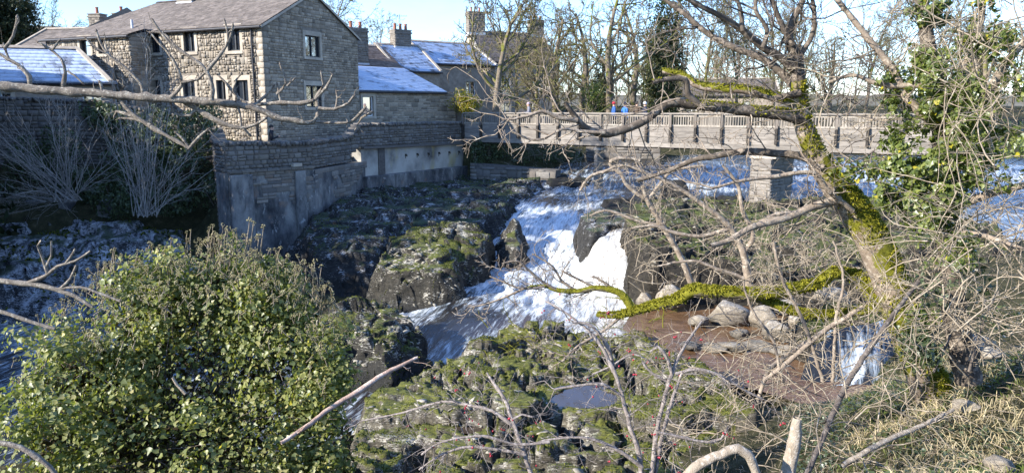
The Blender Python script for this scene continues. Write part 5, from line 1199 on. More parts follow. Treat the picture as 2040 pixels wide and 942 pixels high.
def on_bridge(px, off=.55):
    d = ray(px, 215); b = B0 - BN * off; t = (b.cross(BU).z) / (Vector((d.x, d.y, 0)).cross(BU).z); return (d.x * t, d.y * t, -1.365)
face_cam = math.atan2(BN.y, BN.x) - math.pi / 2
G = 'people on the footbridge'
person('person with grey coat and pale knitted hat at the left part of the footbridge', on_bridge(1056), face_cam - .9, cloth('grey_coat', (.20, .20, .23)), hat=cloth('pink_grey_hat', (.45, .33, .36)), arms='rail', group=G, height=1.70, lean=.5)
person('person in red cap and blue jacket on the footbridge', on_bridge(1223), face_cam + 2.3, cloth('blue_jacket', (.04, .11, .30)), hat=cloth('red_cap', (.42, .035, .045)), hatkind='cap', arms='down', group=G, height=1.70)
person('person in bright blue jacket and navy hat on the footbridge', on_bridge(1245, .8), face_cam + 2.7, cloth('bright_blue_jacket', (.05, .17, .50)), hat=cloth('navy_hat', (.015, .018, .04)), arms='down', group=G, height=1.68)
person('person in brown coat and dark hat on the footbridge', on_bridge(1269, .9), face_cam + 3.0, cloth('brown_coat', (.09, .065, .045)), hat=cloth('dark_hat', (.035, .03, .028)), arms='down', group=G, height=1.72)
person('person in navy coat and white hat, rightmost on the footbridge', on_bridge(1285, .7), face_cam + 2.4, cloth('navy_coat', (.03, .035, .06)), hat=cloth('white_hat', (.62, .62, .64)), arms='down', group=G, height=1.69)
pp = P(538, 262, 32.9)
person('person in black jacket with dark hair looking at a phone behind the parapet', (pp.x, pp.y, -2.47), math.radians(-75), cloth('black_jacket', (.018, .019, .024)), arms='phone', height=1.74, lean=.35)
R_ = Matrix.Rotation(math.radians(-75), 3, 'Z'); ph = Vector((pp.x, pp.y, -2.47)) + R_ @ Vector((0, .43, 1.30))
phone = thing('mobile_phone', 'dark mobile phone held by the person behind the parapet', 'phone', ph)
MB().box(ph - R_ @ Vector((.038, 0, .07)), R_ @ Vector((.076, 0, 0)), R_ @ Vector((0, .009, .003)), R_ @ Vector((0, -.03, .15))).build('phone_case', M['gutter'], phone, bevel=.004)
MB().poly([ph + R_ @ Vector((x, -.0025 - .03 * (zz + .07) / .15, zz)) for x, zz in ((-.034, -.065), (.034, -.065), (.034, .075), (-.034, .075))]).build('screen', M['glass'], phone)
# ------------------------------------------------------------------ background trees
def bare_tree_proto(seed, H=11, r=.28, cfg=None, lean=(0, 0), mat='bark_back', twig='bark_back', name='bare_tree', stems=1):
    rnd = random.Random(seed); out = [[], [], [], [], []]
    cfg = cfg or dict(n=[7, 6, 5, 4, 3], kids=[13, 9, 7, 4, 0], jit=[.10, .16, .20, .24, .28], up=[.06, .08, .05, .03, .0], t0=[.28, .2, .15, .15, 0], ang=[(28, 62), (28, 65), (25, 65), (25, 65), (0, 0)], lr=[.55, .52, .50, .5, 0], rr=.55, rmin=.019, end=.28)
    for k in range(stems): grow(out, (rnd.gauss(0, .15) * (stems > 1), rnd.gauss(0, .15) * (stems > 1), -.2), (lean[0] + rnd.gauss(0, .25) * (stems > 1), lean[1] + rnd.gauss(0, .25) * (stems > 1), 1), H, r, 0, cfg, rnd)
    t = thing(name, 'x', 'tree'); tubes('trunk', out[0], M[mat], t, 9, True, rough=.04); tubes('limbs', out[1] + out[2], M[mat], t, 5, True)
    c = tubes('crown', out[3] + out[4], M[twig], t, 3, True); c['kind'] = 'stuff'
    return t, out
def place(t, x, y, z, rz, sc, label, group='bare trees beyond the footbridge', first=False):
    o = t if first else copy_tree(t); o.location = (x, y, z); o.rotation_euler = (0, 0, rz); o.scale = (sc[0], sc[0], sc[1]) if hasattr(sc, '__len__') else (sc,) * 3
    o['label'] = label; o['group'] = group; return o
SPREAD = dict(n=[6, 7, 6, 4, 3], kids=[11, 8, 6, 4, 0], jit=[.13, .17, .20, .25, .3], up=[.05, .10, .06, .03, 0], t0=[.16, .18, .12, .1, 0], ang=[(38, 75), (25, 60), (25, 65), (25, 70), (0, 0)], lr=[.72, .48, .46, .5, 0], rr=.58, rmin=.024, end=.25)
tA, oA = bare_tree_proto(5, 7.6, .26, SPREAD, (.05, 0)); tB, oB = bare_tree_proto(8, 9.5, .34, SPREAD, (-.1, 0)); tC, oC = bare_tree_proto(13, 11.5, .17)
at = lambda px, Y: (P(px, 230, Y).x, Y, float(GROUND(P(px, 230, Y).x, Y)))
x, y, z = at(983, 51.5); place(tA, x, y, -1.5, .4, (1.12, 1.18), 'spreading bare tree with yellow-green mossy trunk left of the footbridge people', first=True)
x, y, z = at(1215, 57); place(tB, x, y, -1.6, .2, (1.05, 1.15), 'broad bare tree with low sweeping limbs behind the footbridge middle', first=True)
x, y, z = at(1065, 60); place(tA, x, y, -1.5, 2.4, (.8, .78), 'smaller bare tree standing before the tall house')
x, y, z = at(1120, 56); place(tA, x, y, -1.5, 3.6, (.62, .55), 'low bushy bare tree left of the broad sweeping one')
x, y, z = at(1400, 66); place(tC, x, y, -1.5, .0, 1.0, 'tall bare tree right of the ivy column', first=True)
for i, (px, Y, rz, s, lab) in enumerate(((1290, 64, 1.0, 1.0, 'tall bare tree just left of the ivy column'), (1470, 62, 2.0, .95, 'bare tree behind the middle of the mossy tree limbs'), (1540, 72, 3.0, 1.15, 'bare tree seen between the mossy limbs and trunk'), (1650, 66, 4.0, .95, 'bare tree right of the mossy trunk top'), (1720, 60, 5.0, .9, 'bare tree left of the ivy-clad tree'), (1830, 64, .6, 1.0, 'bare tree behind the ivy-clad tree'), (1950, 60, 1.7, 1.1, 'rightmost background bare tree'), (1600, 58, 2.9, .7, 'low bare tree behind the mossy trunk'))):
    x, y, z = at(px, Y); place(tC if i % 3 else tB, x, y, -1.6, rz, s * (.85 if i % 3 == 0 else 1), lab)
for px, Y, s, rz, lab in ((660, 70, .95, .3, 'bare tree top rising behind the house gable'), (765, 80, .78, 1.2, 'far bare tree behind the row of cottages'), (105, 85, 1.15, 2.2, 'thin bare tree against the sky at the upper left'), (1090, 88, .9, 4.4, 'bare tree far behind the tall house')):
    x, y, z = at(px, Y); place(tC, x, y, .0, rz, s, lab, 'bare trees behind the village')
# distant wood that reads as one mass
wood_br = [[], [], []]; rnd = random.Random(77); wc = dict(n=[6, 5, 4], kids=[14, 8, 0], jit=[.08, .18, .25], up=[.05, .06, .02], t0=[.2, .2, 0], ang=[(20, 50), (20, 60), (0, 0)], lr=[.4, .5, 0], rr=.45, rmin=.034, end=.4)
for k in range(100):
    X_ = rnd.uniform(2, 95); Y_ = rnd.uniform(84, 118); grow(wood_br, (X_, Y_, -1.5), (0, 0, 1), rnd.uniform(8.5, 14) * (.8 if X_ < 20 else 1), .17, 0, wc, rnd)
o = tag(tubes('distant_wood', wood_br[0] + wood_br[1] + wood_br[2], M['bark_back'], None, 3), 'bare winter wood along the far bank', 'wood', kind='stuff')
# ivy columns
def ivy_column(label, px, Y, H, w, seed, z0=-1.6, mat='ivy_far', n=9000, size=.22, top=1.0):
    x, y, _ = at(px, Y); t = thing('ivy_clad_tree', label, 'tree', (x, y, z0), 'ivy-clad trees beyond the footbridge'); rnd = random.Random(seed); out = [[], [], [], []]
    grow(out, (x, y, z0), (.02, 0, 1), H * 1.12, .22, 0, dict(n=[8, 4, 4, 3], kids=[26, 5, 4, 0], jit=[.04, .2, .25, .3], up=[.05, .05, .02, 0], t0=[.15, .3, .2, 0], ang=[(30, 75), (30, 60), (30, 60), (0, 0)], lr=[.16, .6, .5, 0], rr=.3, rmin=.012, end=.3), rnd)
    tubes('trunk', out[0], M['bark_back'], t, 8); c = tubes('crown', out[1] + out[2] + out[3], M['bark_back'], t, 3); c['kind'] = 'stuff'
    bl = []
    for k in range(26):
        f = k / 25; rr = w * (.55 + .5 * math.sin(math.pi * min(1, f * 1.1 + .12))) * (1 - .55 * f * f) * rnd.uniform(.8, 1.2); bl.append((x + rnd.gauss(0, w * .22), y + rnd.gauss(0, w * .22), z0 + .8 + f * (H - 1), rr * .8, rr * .8, rr * .95))
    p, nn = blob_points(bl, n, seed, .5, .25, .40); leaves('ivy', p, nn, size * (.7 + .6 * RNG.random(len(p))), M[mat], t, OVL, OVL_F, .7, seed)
ivy_column('tall ivy-smothered tree column above the footbridge people', 1322, 60, 14.5, 1.9, 3, n=17000)
ivy_column('shorter ivy-covered trunk behind the footbridge middle', 1195, 63, 6.6, 1.0, 4, n=5500)
ivy_column('low ivy thicket tree beside the broad bare tree', 1180, 58, 3.6, .7, 5, n=3500, mat='ivy_right')
# golden shrub and yew
def shrub(name, label, px, py, Y, rx, rz_, mat, n, size, seed, cat='shrub', z0=None):
    c = P(px, py, Y); t = thing(name, label, cat, (c.x, c.y, c.z - rz_)); rnd = random.Random(seed); bl = [(c.x + rnd.gauss(0, rx * .4), c.y + rnd.gauss(0, rx * .4), c.z + rnd.gauss(0, rz_ * .35), rx * rnd.uniform(.3, .55), rx * rnd.uniform(.3, .55), rz_ * rnd.uniform(.3, .55)) for k in range(22)]
    p, nn = blob_points(bl, n, seed, .6, rx * .12, .33); leaves('crown', p, nn, size * (.6 + .7 * RNG.random(len(p))), M[mat], t, OVL, OVL_F, .3, seed)
    br = [spline([(c.x + rnd.gauss(0, .1), c.y + rnd.gauss(0, .1), c.z - rz_ * 1.5), (c.x + rnd.gauss(0, rx * .5), c.y + rnd.gauss(0, rx * .5), c.z + rnd.uniform(-.2, .8) * rz_)], [.05, .015], .3, .03) for k in range(16)]
    tubes('trunk', br, M['bark_back'], t, 5)
shrub('golden_shrub', 'yellow-green shrub by the timber shed', 932, 208, 50, 1.1, .9, 'yellow_shrub', 3200, .13, 6)
shrub('yew_tree', 'dark evergreen tree at the top left corner', 10, 40, 62, 3.4, 4.6, 'yew', 14000, .3, 7, 'tree')
shrub('yew_tree', 'dark evergreen mass behind the back cottage', -70, 70, 66, 4.0, 4.2, 'yew', 9000, .32, 8, 'tree')
shrub('laurel_shrub', 'green sunlit shrub under the broad bare tree', 1182, 190, 54, .9, 1.0, 'ivy_right', 2200, .13, 9)

# unseen evergreens added left of the view, shaped to shade river and rocks
for i, (x, y, h, w) in enumerate(((-21.5, 16.8, 7.5, 2.6), (-21.5, 23.4, 14.5, 2.0), (-22.0, 26.0, 17.5, 2.2), (-25, 27.5, 19, 2.4), (-24.5, 20.0, 8.5, 2.2))):
    t = thing('shade_evergreen', ['evergreen tree left of the view, nearest the river', 'slim tall evergreen tree left of the view', 'very tall evergreen tree left of the view', 'tallest evergreen tree left of the view', 'small evergreen tree left of the view before the barn'][i], 'tree', (x, y, -6), 'evergreens left of the view'); rnd = random.Random(60 + i)
    bl = [(x + rnd.gauss(0, w * .3), y + rnd.gauss(0, w * .3), -6 + h * f, w * (1.0 - .42 * f) * rnd.uniform(.8, 1), w * (1.0 - .42 * f) * rnd.uniform(.8, 1), h * .12) for f in [k / 17 for k in range(18)]]
    p, nn = blob_points(bl, 5200, 60 + i, .7, .3); leaves('crown', p, nn, .42 * (.7 + .6 * RNG.random(len(p))), M['yew'], t, OVL, OVL_F, .4, i)
    tubes('trunk', [spline([(x, y, -8), (x + .1, y, h - 6)], [.28, .05], .8, .03)], M['bark_back'], t, 8)

# ------------------------------------------------------------------ left bank shrubs
def willow(label, px, py, Y, tips, seed, mat='twig_shade', n=50, r0=.022):
    b = P(px, py, Y); t = thing('willow_shrub', label, 'shrub', b, 'bare willow shrubs on the shaded bank'); rnd = random.Random(seed); br = []; tw = []
    for k in range(n):
        q = tips[rnd.randrange(len(tips))]; tip = P(q[0] + rnd.gauss(0, 26), q[1] + rnd.gauss(0, 22), Y + rnd.uniform(-1.6, 1.2)); o = b + Vector((rnd.gauss(0, .25), rnd.gauss(0, .25), 0)); mid = o.lerp(tip, .5) + Vector((0, 0, rnd.uniform(-.1, .35))) 
        pts, rad = spline([o, mid, tip], [r0 * rnd.uniform(.6, 1.2), r0 * .55, .008], .3, .015, rnd); br.append((pts, rad))
        for m in range(9):
            i = rnd.randrange(len(pts) // 4, len(pts)); d = Vector(pts[i]) - Vector(pts[i - 1]); oo = [[], []]
            grow(oo, pts[i], rdir(d, math.radians(rnd.uniform(20, 50)), rnd), rnd.uniform(.4, 1.2), .010, 0, dict(n=[4, 3], kids=[2, 0], jit=[.15, .2], up=[.04, .0], t0=[.3, 0], ang=[(25, 50), (0, 0)], lr=[.5, 0], rr=.7, rmin=.006, end=.4), rnd); tw += oo[0] + oo[1]
    tubes('stems', br, M[mat], t, 5); c = tubes('twigs', tw, M[mat], t, 3); c['kind'] = 'stuff'
willow('fan of grey willow stems left of the dark ivy', 135, 400, 29.6, [(20, 215), (60, 200), (110, 190), (150, 190), (200, 240), (10, 300), (250, 290), (5, 400), (-20, 240), (30, 380)], 4)
willow('upright grey willow stems in front of the dark ivy', 290, 430, 29.2, [(270, 130), (300, 110), (320, 160), (245, 150), (350, 200), (390, 270), (430, 300), (220, 260), (400, 340)], 5, n=34)
def ivy_mat(label, blobs, n, size, mat, seed, parent_at, name='bank_ivy', cull=.36, shape=OVL, shf=OVL_F):
    t = thing(name, label, 'ivy', parent_at); p, nn = blob_points(blobs, n, seed, .5, .2, cull); leaves('foliage', p, nn, size * (.6 + .7 * RNG.random(len(p))), M[mat], t, shape, shf, .8, seed)
    rnd = random.Random(seed); b = blobs[0]; br = [spline([(q[0], q[1] + .2, q[2] - q[5]), (q[0] + rnd.gauss(0, .3), q[1] + .1, q[2] + q[5] * .7)], [.03, .012], .3, .03, rnd) for q in blobs for _ in range(2)]; tubes('stems', br, M['twig_dark'], t, 4)['kind'] = 'stuff'; return t
def pblob(px, py, Y, rpx, rpy, dy=.5): q = P(px, py, Y); s = Y / FPX; return (q.x, q.y, q.z, rpx * s, dy, rpy * s)
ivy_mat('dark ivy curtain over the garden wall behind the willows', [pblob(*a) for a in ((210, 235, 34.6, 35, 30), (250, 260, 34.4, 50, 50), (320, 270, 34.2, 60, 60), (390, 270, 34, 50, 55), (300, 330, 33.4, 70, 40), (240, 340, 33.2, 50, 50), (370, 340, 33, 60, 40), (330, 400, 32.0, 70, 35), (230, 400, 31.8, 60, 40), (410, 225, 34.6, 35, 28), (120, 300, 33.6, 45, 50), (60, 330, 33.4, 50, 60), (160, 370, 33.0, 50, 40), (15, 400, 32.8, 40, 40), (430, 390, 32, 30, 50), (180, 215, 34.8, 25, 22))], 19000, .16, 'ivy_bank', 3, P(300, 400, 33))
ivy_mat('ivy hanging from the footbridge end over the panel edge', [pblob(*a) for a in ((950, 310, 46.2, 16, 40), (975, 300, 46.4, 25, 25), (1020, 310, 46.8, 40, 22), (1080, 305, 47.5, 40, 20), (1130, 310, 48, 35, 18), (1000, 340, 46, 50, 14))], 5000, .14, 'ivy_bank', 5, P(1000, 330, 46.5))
def thicket(label, boxes, n, seed, mat, Lr=(.5, 1.4), r=(.004, .009), name='bare_shrub', cat='shrub', up=.25, group=None, bendz=-.12, base=None, jit=.22, kids=3):
    t = thing(name, label, cat, base or P(boxes[0][0], boxes[0][3], boxes[0][4]), group); rnd = random.Random(seed); out = [[], [], []]
    tot = sum((b[1] - b[0]) * (b[3] - b[2]) for b in boxes)
    for b in boxes:
        for k in range(int(n * (b[1] - b[0]) * (b[3] - b[2]) / tot)):
            p = P(rnd.uniform(b[0], b[1]), rnd.uniform(b[2], b[3]), rnd.uniform(b[4], b[5])); d = Vector((rnd.gauss(0, 1), rnd.gauss(0, .5), rnd.gauss(0, .8) + up))
            grow(out, p, d, rnd.uniform(*Lr), rnd.uniform(*r), 0, dict(n=[7, 4, 3], kids=[kids, 2, 0], jit=[jit, .25, .3], up=[bendz, .0, 0], t0=[.2, .2, 0], ang=[(30, 70), (30, 70), (0, 0)], lr=[.45, .5, 0], rr=.6, rmin=r[0] * .5, end=.4), rnd)
    o = tubes('stems', out[0], M[mat], t, 4); o['kind'] = 'stuff'; o = tubes('twigs', out[1] + out[2], M[mat], t, 3); o['kind'] = 'stuff'; return t
thicket('dark bare scrub under the footbridge end', [(1000, 1180, 285, 345, 46, 48.5)], 90, 9, 'twig_shade', (.6, 1.6), (.008, .016))

thicket('brown winter scrub along the far bank beyond the footbridge', [(1330, 1780, 140, 230, 53, 60), (1050, 1330, 160, 225, 52, 58)], 150, 10, 'bark_back', (1.2, 3.4), (.024, .04), up=.6, bendz=.02, kids=6)

for px, Y, rz, s, lab in ((1030, 66, .9, .85, 'bare tree between the tall house gable and its right stack'), (930, 72, 2.0, .62, 'small bare tree left of the tall house chimney'), (1105, 63, 5.2, .95, 'dense bare tree right of the tall house'), (1160, 70, 3.1, 1.1, 'high bare tree left of the short ivy trunk'), (1260, 72, 2.6, 1.15, 'high bare tree behind the people on the footbridge')):
    x, y, z = at(px, Y); place(tB if s > .9 else tC, x, y, -1.4, rz, s, lab)
thicket('brown hedge and brushwood before the distant wood', [(1330, 2040, 165, 222, 62, 76), (1010, 1330, 175, 222, 62, 72)], 170, 11, 'bark_back', (1.4, 3.8), (.03, .045), up=.7, bendz=.02, kids=7)
# ------------------------------------------------------------------ foreground: branches and trees traced with their own distances
def limb(pts, Ys, rpx, wob=.0, step=.05, rnd=random):
    """pts photo pixels, Ys distance(s), rpx radii in photo pixels"""
    n = len(pts); Y = [Ys] * n if not hasattr(Ys, '__len__') else list(np.interp(np.linspace(0, 1, n), np.linspace(0, 1, len(Ys)), Ys)); R = list(np.interp(np.linspace(0, 1, n), np.linspace(0, 1, len(rpx)), rpx))
    return spline([P(a, b, y) for (a, b), y in zip(pts, Y)], [r * y / FPX for r, y in zip(R, Y)], step, wob, rnd)
def twiggy(limbs, rnd, per_m, L, r, levels=2, up=.0, ang=(35, 75), jit=.22, t0=.0, kids=4, rmin=.0022, lr=.5):
    out = [[], [], []]; cfg = dict(n=[6, 4, 3][:levels + 1], kids=[kids, 3, 0], jit=[jit, jit * 1.15, jit * 1.3], up=[up, up * .6, 0], t0=[.2, .2, 0], ang=[(28, 65)] * 3, lr=[lr, .55, 0], rr=.62, rmin=rmin, end=.4)
    for pts, rad in limbs:
        Ltot = np.linalg.norm(np.diff(pts, axis=0), axis=1).sum(); k = int(Ltot * per_m + rnd.random())
        for _ in range(k):
            i = rnd.randrange(max(1, int(len(pts) * t0)), len(pts)); d = Vector(pts[i]) - Vector(pts[i - 1])
            grow(out, pts[i], rdir(d, math.radians(rnd.uniform(*ang)), rnd), rnd.uniform(*L), min(rnd.uniform(*r), rad[i] * .7), 0, cfg, rnd)
    return out
def knobbly(br, amp, rnd):                        # swollen buds and nodes along a stem
    return [(p, r * (1 + amp * np.array([rnd.random() ** 4 for _ in r]))) for p, r in br]

# long ash branch reaching in from the left
rnd = random.Random(5); Yb = 6.2
t = thing('overhanging_branch', 'long bare knobbly branch reaching in from the left across the houses', 'branch', P(-60, 165, Yb))
main = [limb([(-130, 158), (0, 171), (100, 181), (200, 187), (330, 197), (430, 203), (500, 214), (545, 232), (590, 242), (626, 243), (634, 215), (630, 196)], [6.0, 6.3, 6.5], [9.5, 8.6, 8, 7, 6.5, 6, 5, 3.6, 2.6], .004)]
sec = [limb([(425, 203), (470, 212), (520, 208), (560, 205), (600, 206), (625, 200)], 6.4, [5, 4, 3.5, 3]), limb([(634, 215), (665, 218), (695, 205), (705, 192)], 6.4, [3.4, 2.6, 2]), limb([(628, 198), (650, 175), (662, 150)], 6.4, [3, 2.4, 1.8]), limb([(628, 195), (645, 168), (640, 145)], 6.4, [2.6, 2.2, 1.6]),
       limb([(235, 192), (265, 228), (310, 258), (350, 280), (378, 297)], 6.2, [5, 4.4, 3.6, 2.6]), limb([(378, 294), (398, 272), (415, 258)], 6.2, [2.8, 2.2]), limb([(378, 296), (362, 275), (350, 264)], 6.2, [2.4, 1.6]), limb([(265, 232), (232, 222), (228, 232)], 6.2, [3, 2]), limb([(300, 250), (270, 238), (240, 236)], 6.2, [3, 2]),
       limb([(365, 202), (410, 228), (440, 244), (480, 255), (510, 248), (530, 235)], 6.3, [5, 4.4, 4, 3, 2.5]), limb([(395, 205), (380, 230), (345, 225), (340, 205)], 6.3, [3, 2.2]), limb([(480, 255), (478, 225), (470, 200)], 6.3, [2.6, 1.8]), limb([(485, 256), (500, 272), (478, 280)], 6.3, [2.6, 1.6]),
       limb([(420, 200), (424, 180), (412, 142), (385, 118), (345, 92), (318, 62), (304, 40)], 6.2, [4.5, 4, 3.6, 3, 2.6, 1.8]), limb([(412, 142), (440, 108), (455, 80), (448, 42)], 6.2, [3.4, 2.8, 1.6]), limb([(455, 85), (463, 60), (464, 50)], 6.2, [2.2, 1.5]), limb([(350, 94), (330, 70), (304, 64)], 6.2, [2, 1.5]),
       limb([(340, 195), (362, 170), (355, 140), (335, 105), (315, 85), (300, 66)], 6.2, [3.4, 3, 2.4, 1.6]), limb([(362, 165), (395, 158), (412, 142)], 6.2, [2.6, 2]),
       limb([(285, 192), (283, 172), (255, 140), (218, 112), (200, 85), (192, 62)], 6.3, [4, 3.4, 2.8, 2]), limb([(215, 110), (185, 92), (170, 76)], 6.3, [2.4, 1.6]), limb([(205, 95), (208, 80), (215, 110)], 6.3, [2, 1.6]),
       limb([(125, 172), (130, 145), (122, 118), (95, 95), (75, 84)], 6.2, [3.6, 3, 2.4, 1.8]), limb([(135, 142), (150, 152), (165, 166)], 6.2, [2.2, 1.6]), limb([(105, 100), (118, 82)], 6.2, [2, 1.6]),
       limb([(60, 172), (58, 152), (35, 128), (15, 118), (0, 108), (-20, 100)], 6.1, [4, 3.4, 3, 2.4]), limb([(40, 132), (20, 122), (8, 90)], 6.1, [2.4, 1.8]), limb([(10, 96), (26, 72), (34, 34)], 6.1, [3, 2.6, 2]), limb([(26, 72), (32, 50), (36, 38)], 6.1, [2.2, 1.6]),
       limb([(205, 187), (202, 172), (199, 164)], 6.2, [3, 2.2]), limb([(235, 188), (248, 172), (236, 162)], 6.2, [3, 2]), limb([(500, 216), (530, 190), (545, 172)], 6.4, [2.8, 1.6]), limb([(500, 212), (470, 190), (450, 165), (432, 148)], 6.4, [2.8, 1.8]), limb([(560, 205), (555, 180), (552, 168)], 6.4, [2.6, 2]), limb([(552, 188), (570, 165), (560, 135), (558, 128)], 6.4, [2.6, 1.8]), limb([(572, 172), (586, 158)], 6.4, [2, 1.5]),
       limb([(480, 206), (465, 180), (470, 160), (478, 150)], 6.35, [2.4, 1.6]), limb([(668, 218), (672, 195), (670, 182)], 6.4, [2.2, 1.6]), limb([(745, 222), (720, 235), (712, 250), (722, 262)], 6.6, [2.4, 2, 1.5]), limb([(630, 243), (690, 245), (712, 232), (728, 215)], 6.6, [2.4, 2.4, 2.6, 2.0])]
tubes('main_limb', knobbly(main, .30, rnd), M['bark_ash'], t, 10, rough=.016, rs=24)
for b in sec: tubes('side_shoot', [knobbly([b], .5, rnd)[0]], M['bark_ash'], t, 6, rough=.009, rs=32)
ot = twiggy(main + sec, rnd, 7, (.04, .16), (.003, .006), 0, .06, (30, 80), .3); o = tubes('spurs', ot[0], M['bark_ash'], t, 5); o['kind'] = 'stuff'
bud = MB()
for b in sec:
    p = Vector(b[0][-1]); d = (p - Vector(b[0][-2])).normalized(); bud.cyl(p - d * .004, p + d * .02, b[1][-1] * 1.5, .002, 6)
o = bud.build('end_buds', M['twig_dark'], t); o['kind'] = 'stuff'
# lower left branch
t = thing('low_branch', 'small forked bare branch at the left edge above the river', 'branch', P(-40, 555, 5.4))
m2 = [limb([(-80, 552), (0, 560), (60, 566), (110, 576), (150, 590), (185, 612)], 5.4, [6, 5.5, 5, 4, 3], .002)]
s2 = [limb([(50, 565), (90, 550), (115, 530), (150, 520), (180, 500)], 5.4, [4, 3.4, 2.6, 2]), limb([(95, 545), (85, 515), (75, 490), (82, 478)], 5.4, [3.2, 2.6, 1.8]), limb([(92, 530), (102, 510), (102, 480)], 5.4, [2.4, 1.6]), limb([(130, 526), (145, 505), (150, 495)], 5.4, [2.6, 2]), limb([(120, 575), (140, 555), (152, 528)], 5.4, [3, 2]), limb([(110, 576), (160, 572), (200, 585), (240, 600)], 5.4, [3, 2.6, 2]), limb([(-60, 612), (0, 620), (60, 640), (110, 655)], 5.5, [5, 4, 3]), limb([(-20, 880), (40, 890), (100, 930), (120, 960)], 4.4, [6, 5, 4.5])]
tubes('main_limb', knobbly(m2, .3, rnd), M['bark_ash'], t, 8, rough=.005, rs=40)
for b in s2: tubes('side_shoot', [knobbly([b], .45, rnd)[0]], M['bark_ash'], t, 6, rough=.003, rs=50)

# ------------------------------------------------------------------ mossy tree on the right
rnd = random.Random(9); YM = 10.2
mt = thing('mossy_tree', 'leaning tree with bright green moss down its trunk, right of the pier', 'tree', P(1850, 780, YM))
trunk = limb([(1880, 860), (1848, 760), (1815, 680), (1782, 590), (1758, 520), (1722, 450), (1690, 402), (1655, 362), (1628, 312), (1606, 268), (1594, 212), (1590, 160)], [10.2, 10.2, 10.0], [42, 38, 35, 33, 33, 33, 30, 25, 21, 18, 16, 15], 0, .06)
tubes('trunk', [trunk], M['bark_moss'], mt, 20, rough=.055, rs=7)
big = [limb([(1590, 165), (1588, 120), (1572, 80), (1580, 40), (1600, 0), (1606, -40)], [10, 9.8], [14, 11, 8.5, 7, 5.5, 4.5]), limb([(1590, 150), (1560, 118), (1520, 95), (1480, 62), (1440, 35), (1400, 15), (1350, -15)], [10, 9.4], [10, 8.5, 7.5, 6.5, 6, 5, 4.5]),
       limb([(1596, 190), (1560, 148), (1520, 118), (1455, 92), (1400, 60), (1360, 25), (1310, -10)], [10, 10.6], [9, 8, 7, 6, 5, 4.5]), limb([(1580, 90), (1560, 55), (1545, 20), (1530, -20)], 9.7, [6, 5, 4]), limb([(1595, 110), (1618, 70), (1622, 30), (1615, -20)], 9.8, [5.5, 4.5, 3.5]), limb([(1480, 62), (1475, 20), (1460, -20)], 9.6, [4.5, 4, 3]), limb([(1520, 95), (1528, 60), (1505, 20), (1510, -20)], 9.6, [5, 4, 3.5])]
low = [limb([(1602, 240), (1560, 228), (1500, 222), (1440, 214), (1380, 209), (1335, 206), (1310, 222), (1285, 240), (1245, 258), (1205, 266), (1170, 257), (1148, 235), (1125, 205)], [10, 9.6, 9.2], [13, 12, 11, 10, 9, 8, 8, 8, 8.5, 7, 6, 4]),
       limb([(1594, 208), (1540, 192), (1480, 178), (1430, 176), (1390, 170), (1360, 150), (1320, 142)], [10, 10.5], [10, 9, 8, 7, 5]), limb([(1640, 335), (1600, 312), (1540, 305), (1480, 302), (1420, 312), (1385, 318), (1330, 340), (1270, 360)], [10, 10.8], [9, 8, 7, 6, 5, 4]), limb([(1672, 398), (1620, 412), (1560, 436), (1500, 452), (1450, 480), (1415, 490)], [10, 9.4], [10, 8, 7, 6, 5]),
       limb([(1700, 420), (1650, 380), (1620, 345), (1540, 352), (1480, 360), (1420, 375)], [9.9, 9.5], [5, 5, 4, 3]), limb([(1594, 185), (1570, 190), (1540, 196), (1515, 188), (1500, 180)], 9.9, [7, 5, 3]), limb([(1400, 212), (1372, 190), (1365, 160), (1330, 158), (1300, 165)], [9.5, 9.3], [7, 6, 5, 4]),
       limb([(1150, 240), (1115, 235), (1080, 222), (1050, 232), (1000, 240)], [9.2, 9.0], [5, 4, 3, 2]), limb([(1205, 265), (1160, 262), (1120, 258), (1070, 280), (1020, 262)], [9.2, 9.0], [4, 3, 2.5, 2])]
for b in big: tubes('limb', [b], M['bark_dark'], mt, 8, rough=.02, rs=9)
for i, b in enumerate(low): tubes('limb', [b], M['bark_moss' if i == 1 else 'bark_dark' if i in (0, 2, 5, 6) else 'bark_grey'], mt, 9, rough=.022, rs=9)
o1 = twiggy(big, rnd, 3.4, (.5, 1.6), (.008, .016), 2, .04, kids=5, rmin=.005); o2 = twiggy(low, rnd, 3.2, (.4, 1.2), (.007, .014), 2, .02, kids=4, rmin=.005)
o = tubes('crown', o1[0] + o1[1] + o1[2], M['bark_dark'], mt, 4); o['kind'] = 'stuff'; o = tubes('low_twigs', o2[0] + o2[1] + o2[2], M['bark_grey'], mt, 4); o['kind'] = 'stuff'
def moss_on(name, limbs, n, seed, parent, lo=.5, side=(-.5, -.3, .8), size=(.02, .05), thr=0.0, local=0):
    r = np.random.default_rng(seed); Cs, Ns = [], []; s = np.array(side) / np.linalg.norm(side)
    for pts, rad in limbs:
        seg = np.linalg.norm(np.diff(pts, axis=0), axis=1); k = int(n * (seg * rad[:-1]).sum() / sum((np.linalg.norm(np.diff(p, axis=0), axis=1) * q[:-1]).sum() for p, q in limbs)); i = r.choice(len(seg), size=k, p=seg * rad[:-1] / (seg * rad[:-1]).sum()); f = r.random(k)[:, None]
        c = pts[i] * (1 - f) + pts[i + 1] * f; T = pts[i + 1] - pts[i]; T /= np.linalg.norm(T, axis=1, keepdims=True); d = r.normal(size=(k, 3)) + s * 1.1; d -= T * (d * T).sum(1, keepdims=True); d /= np.linalg.norm(d, axis=1, keepdims=True)
        c = c + d * (rad[i] * .97)[:, None]; keep = fbm(c * 3.3, 3, seed) + .18 * (d @ s) > lo; Cs.append(c[keep]); Ns.append(d[keep])
    C, N = np.concatenate(Cs), np.concatenate(Ns); return tufts(name, C, N, r.uniform(*size, len(C)), M['moss_bright'], parent, seed, droop=.1, wide=.55)
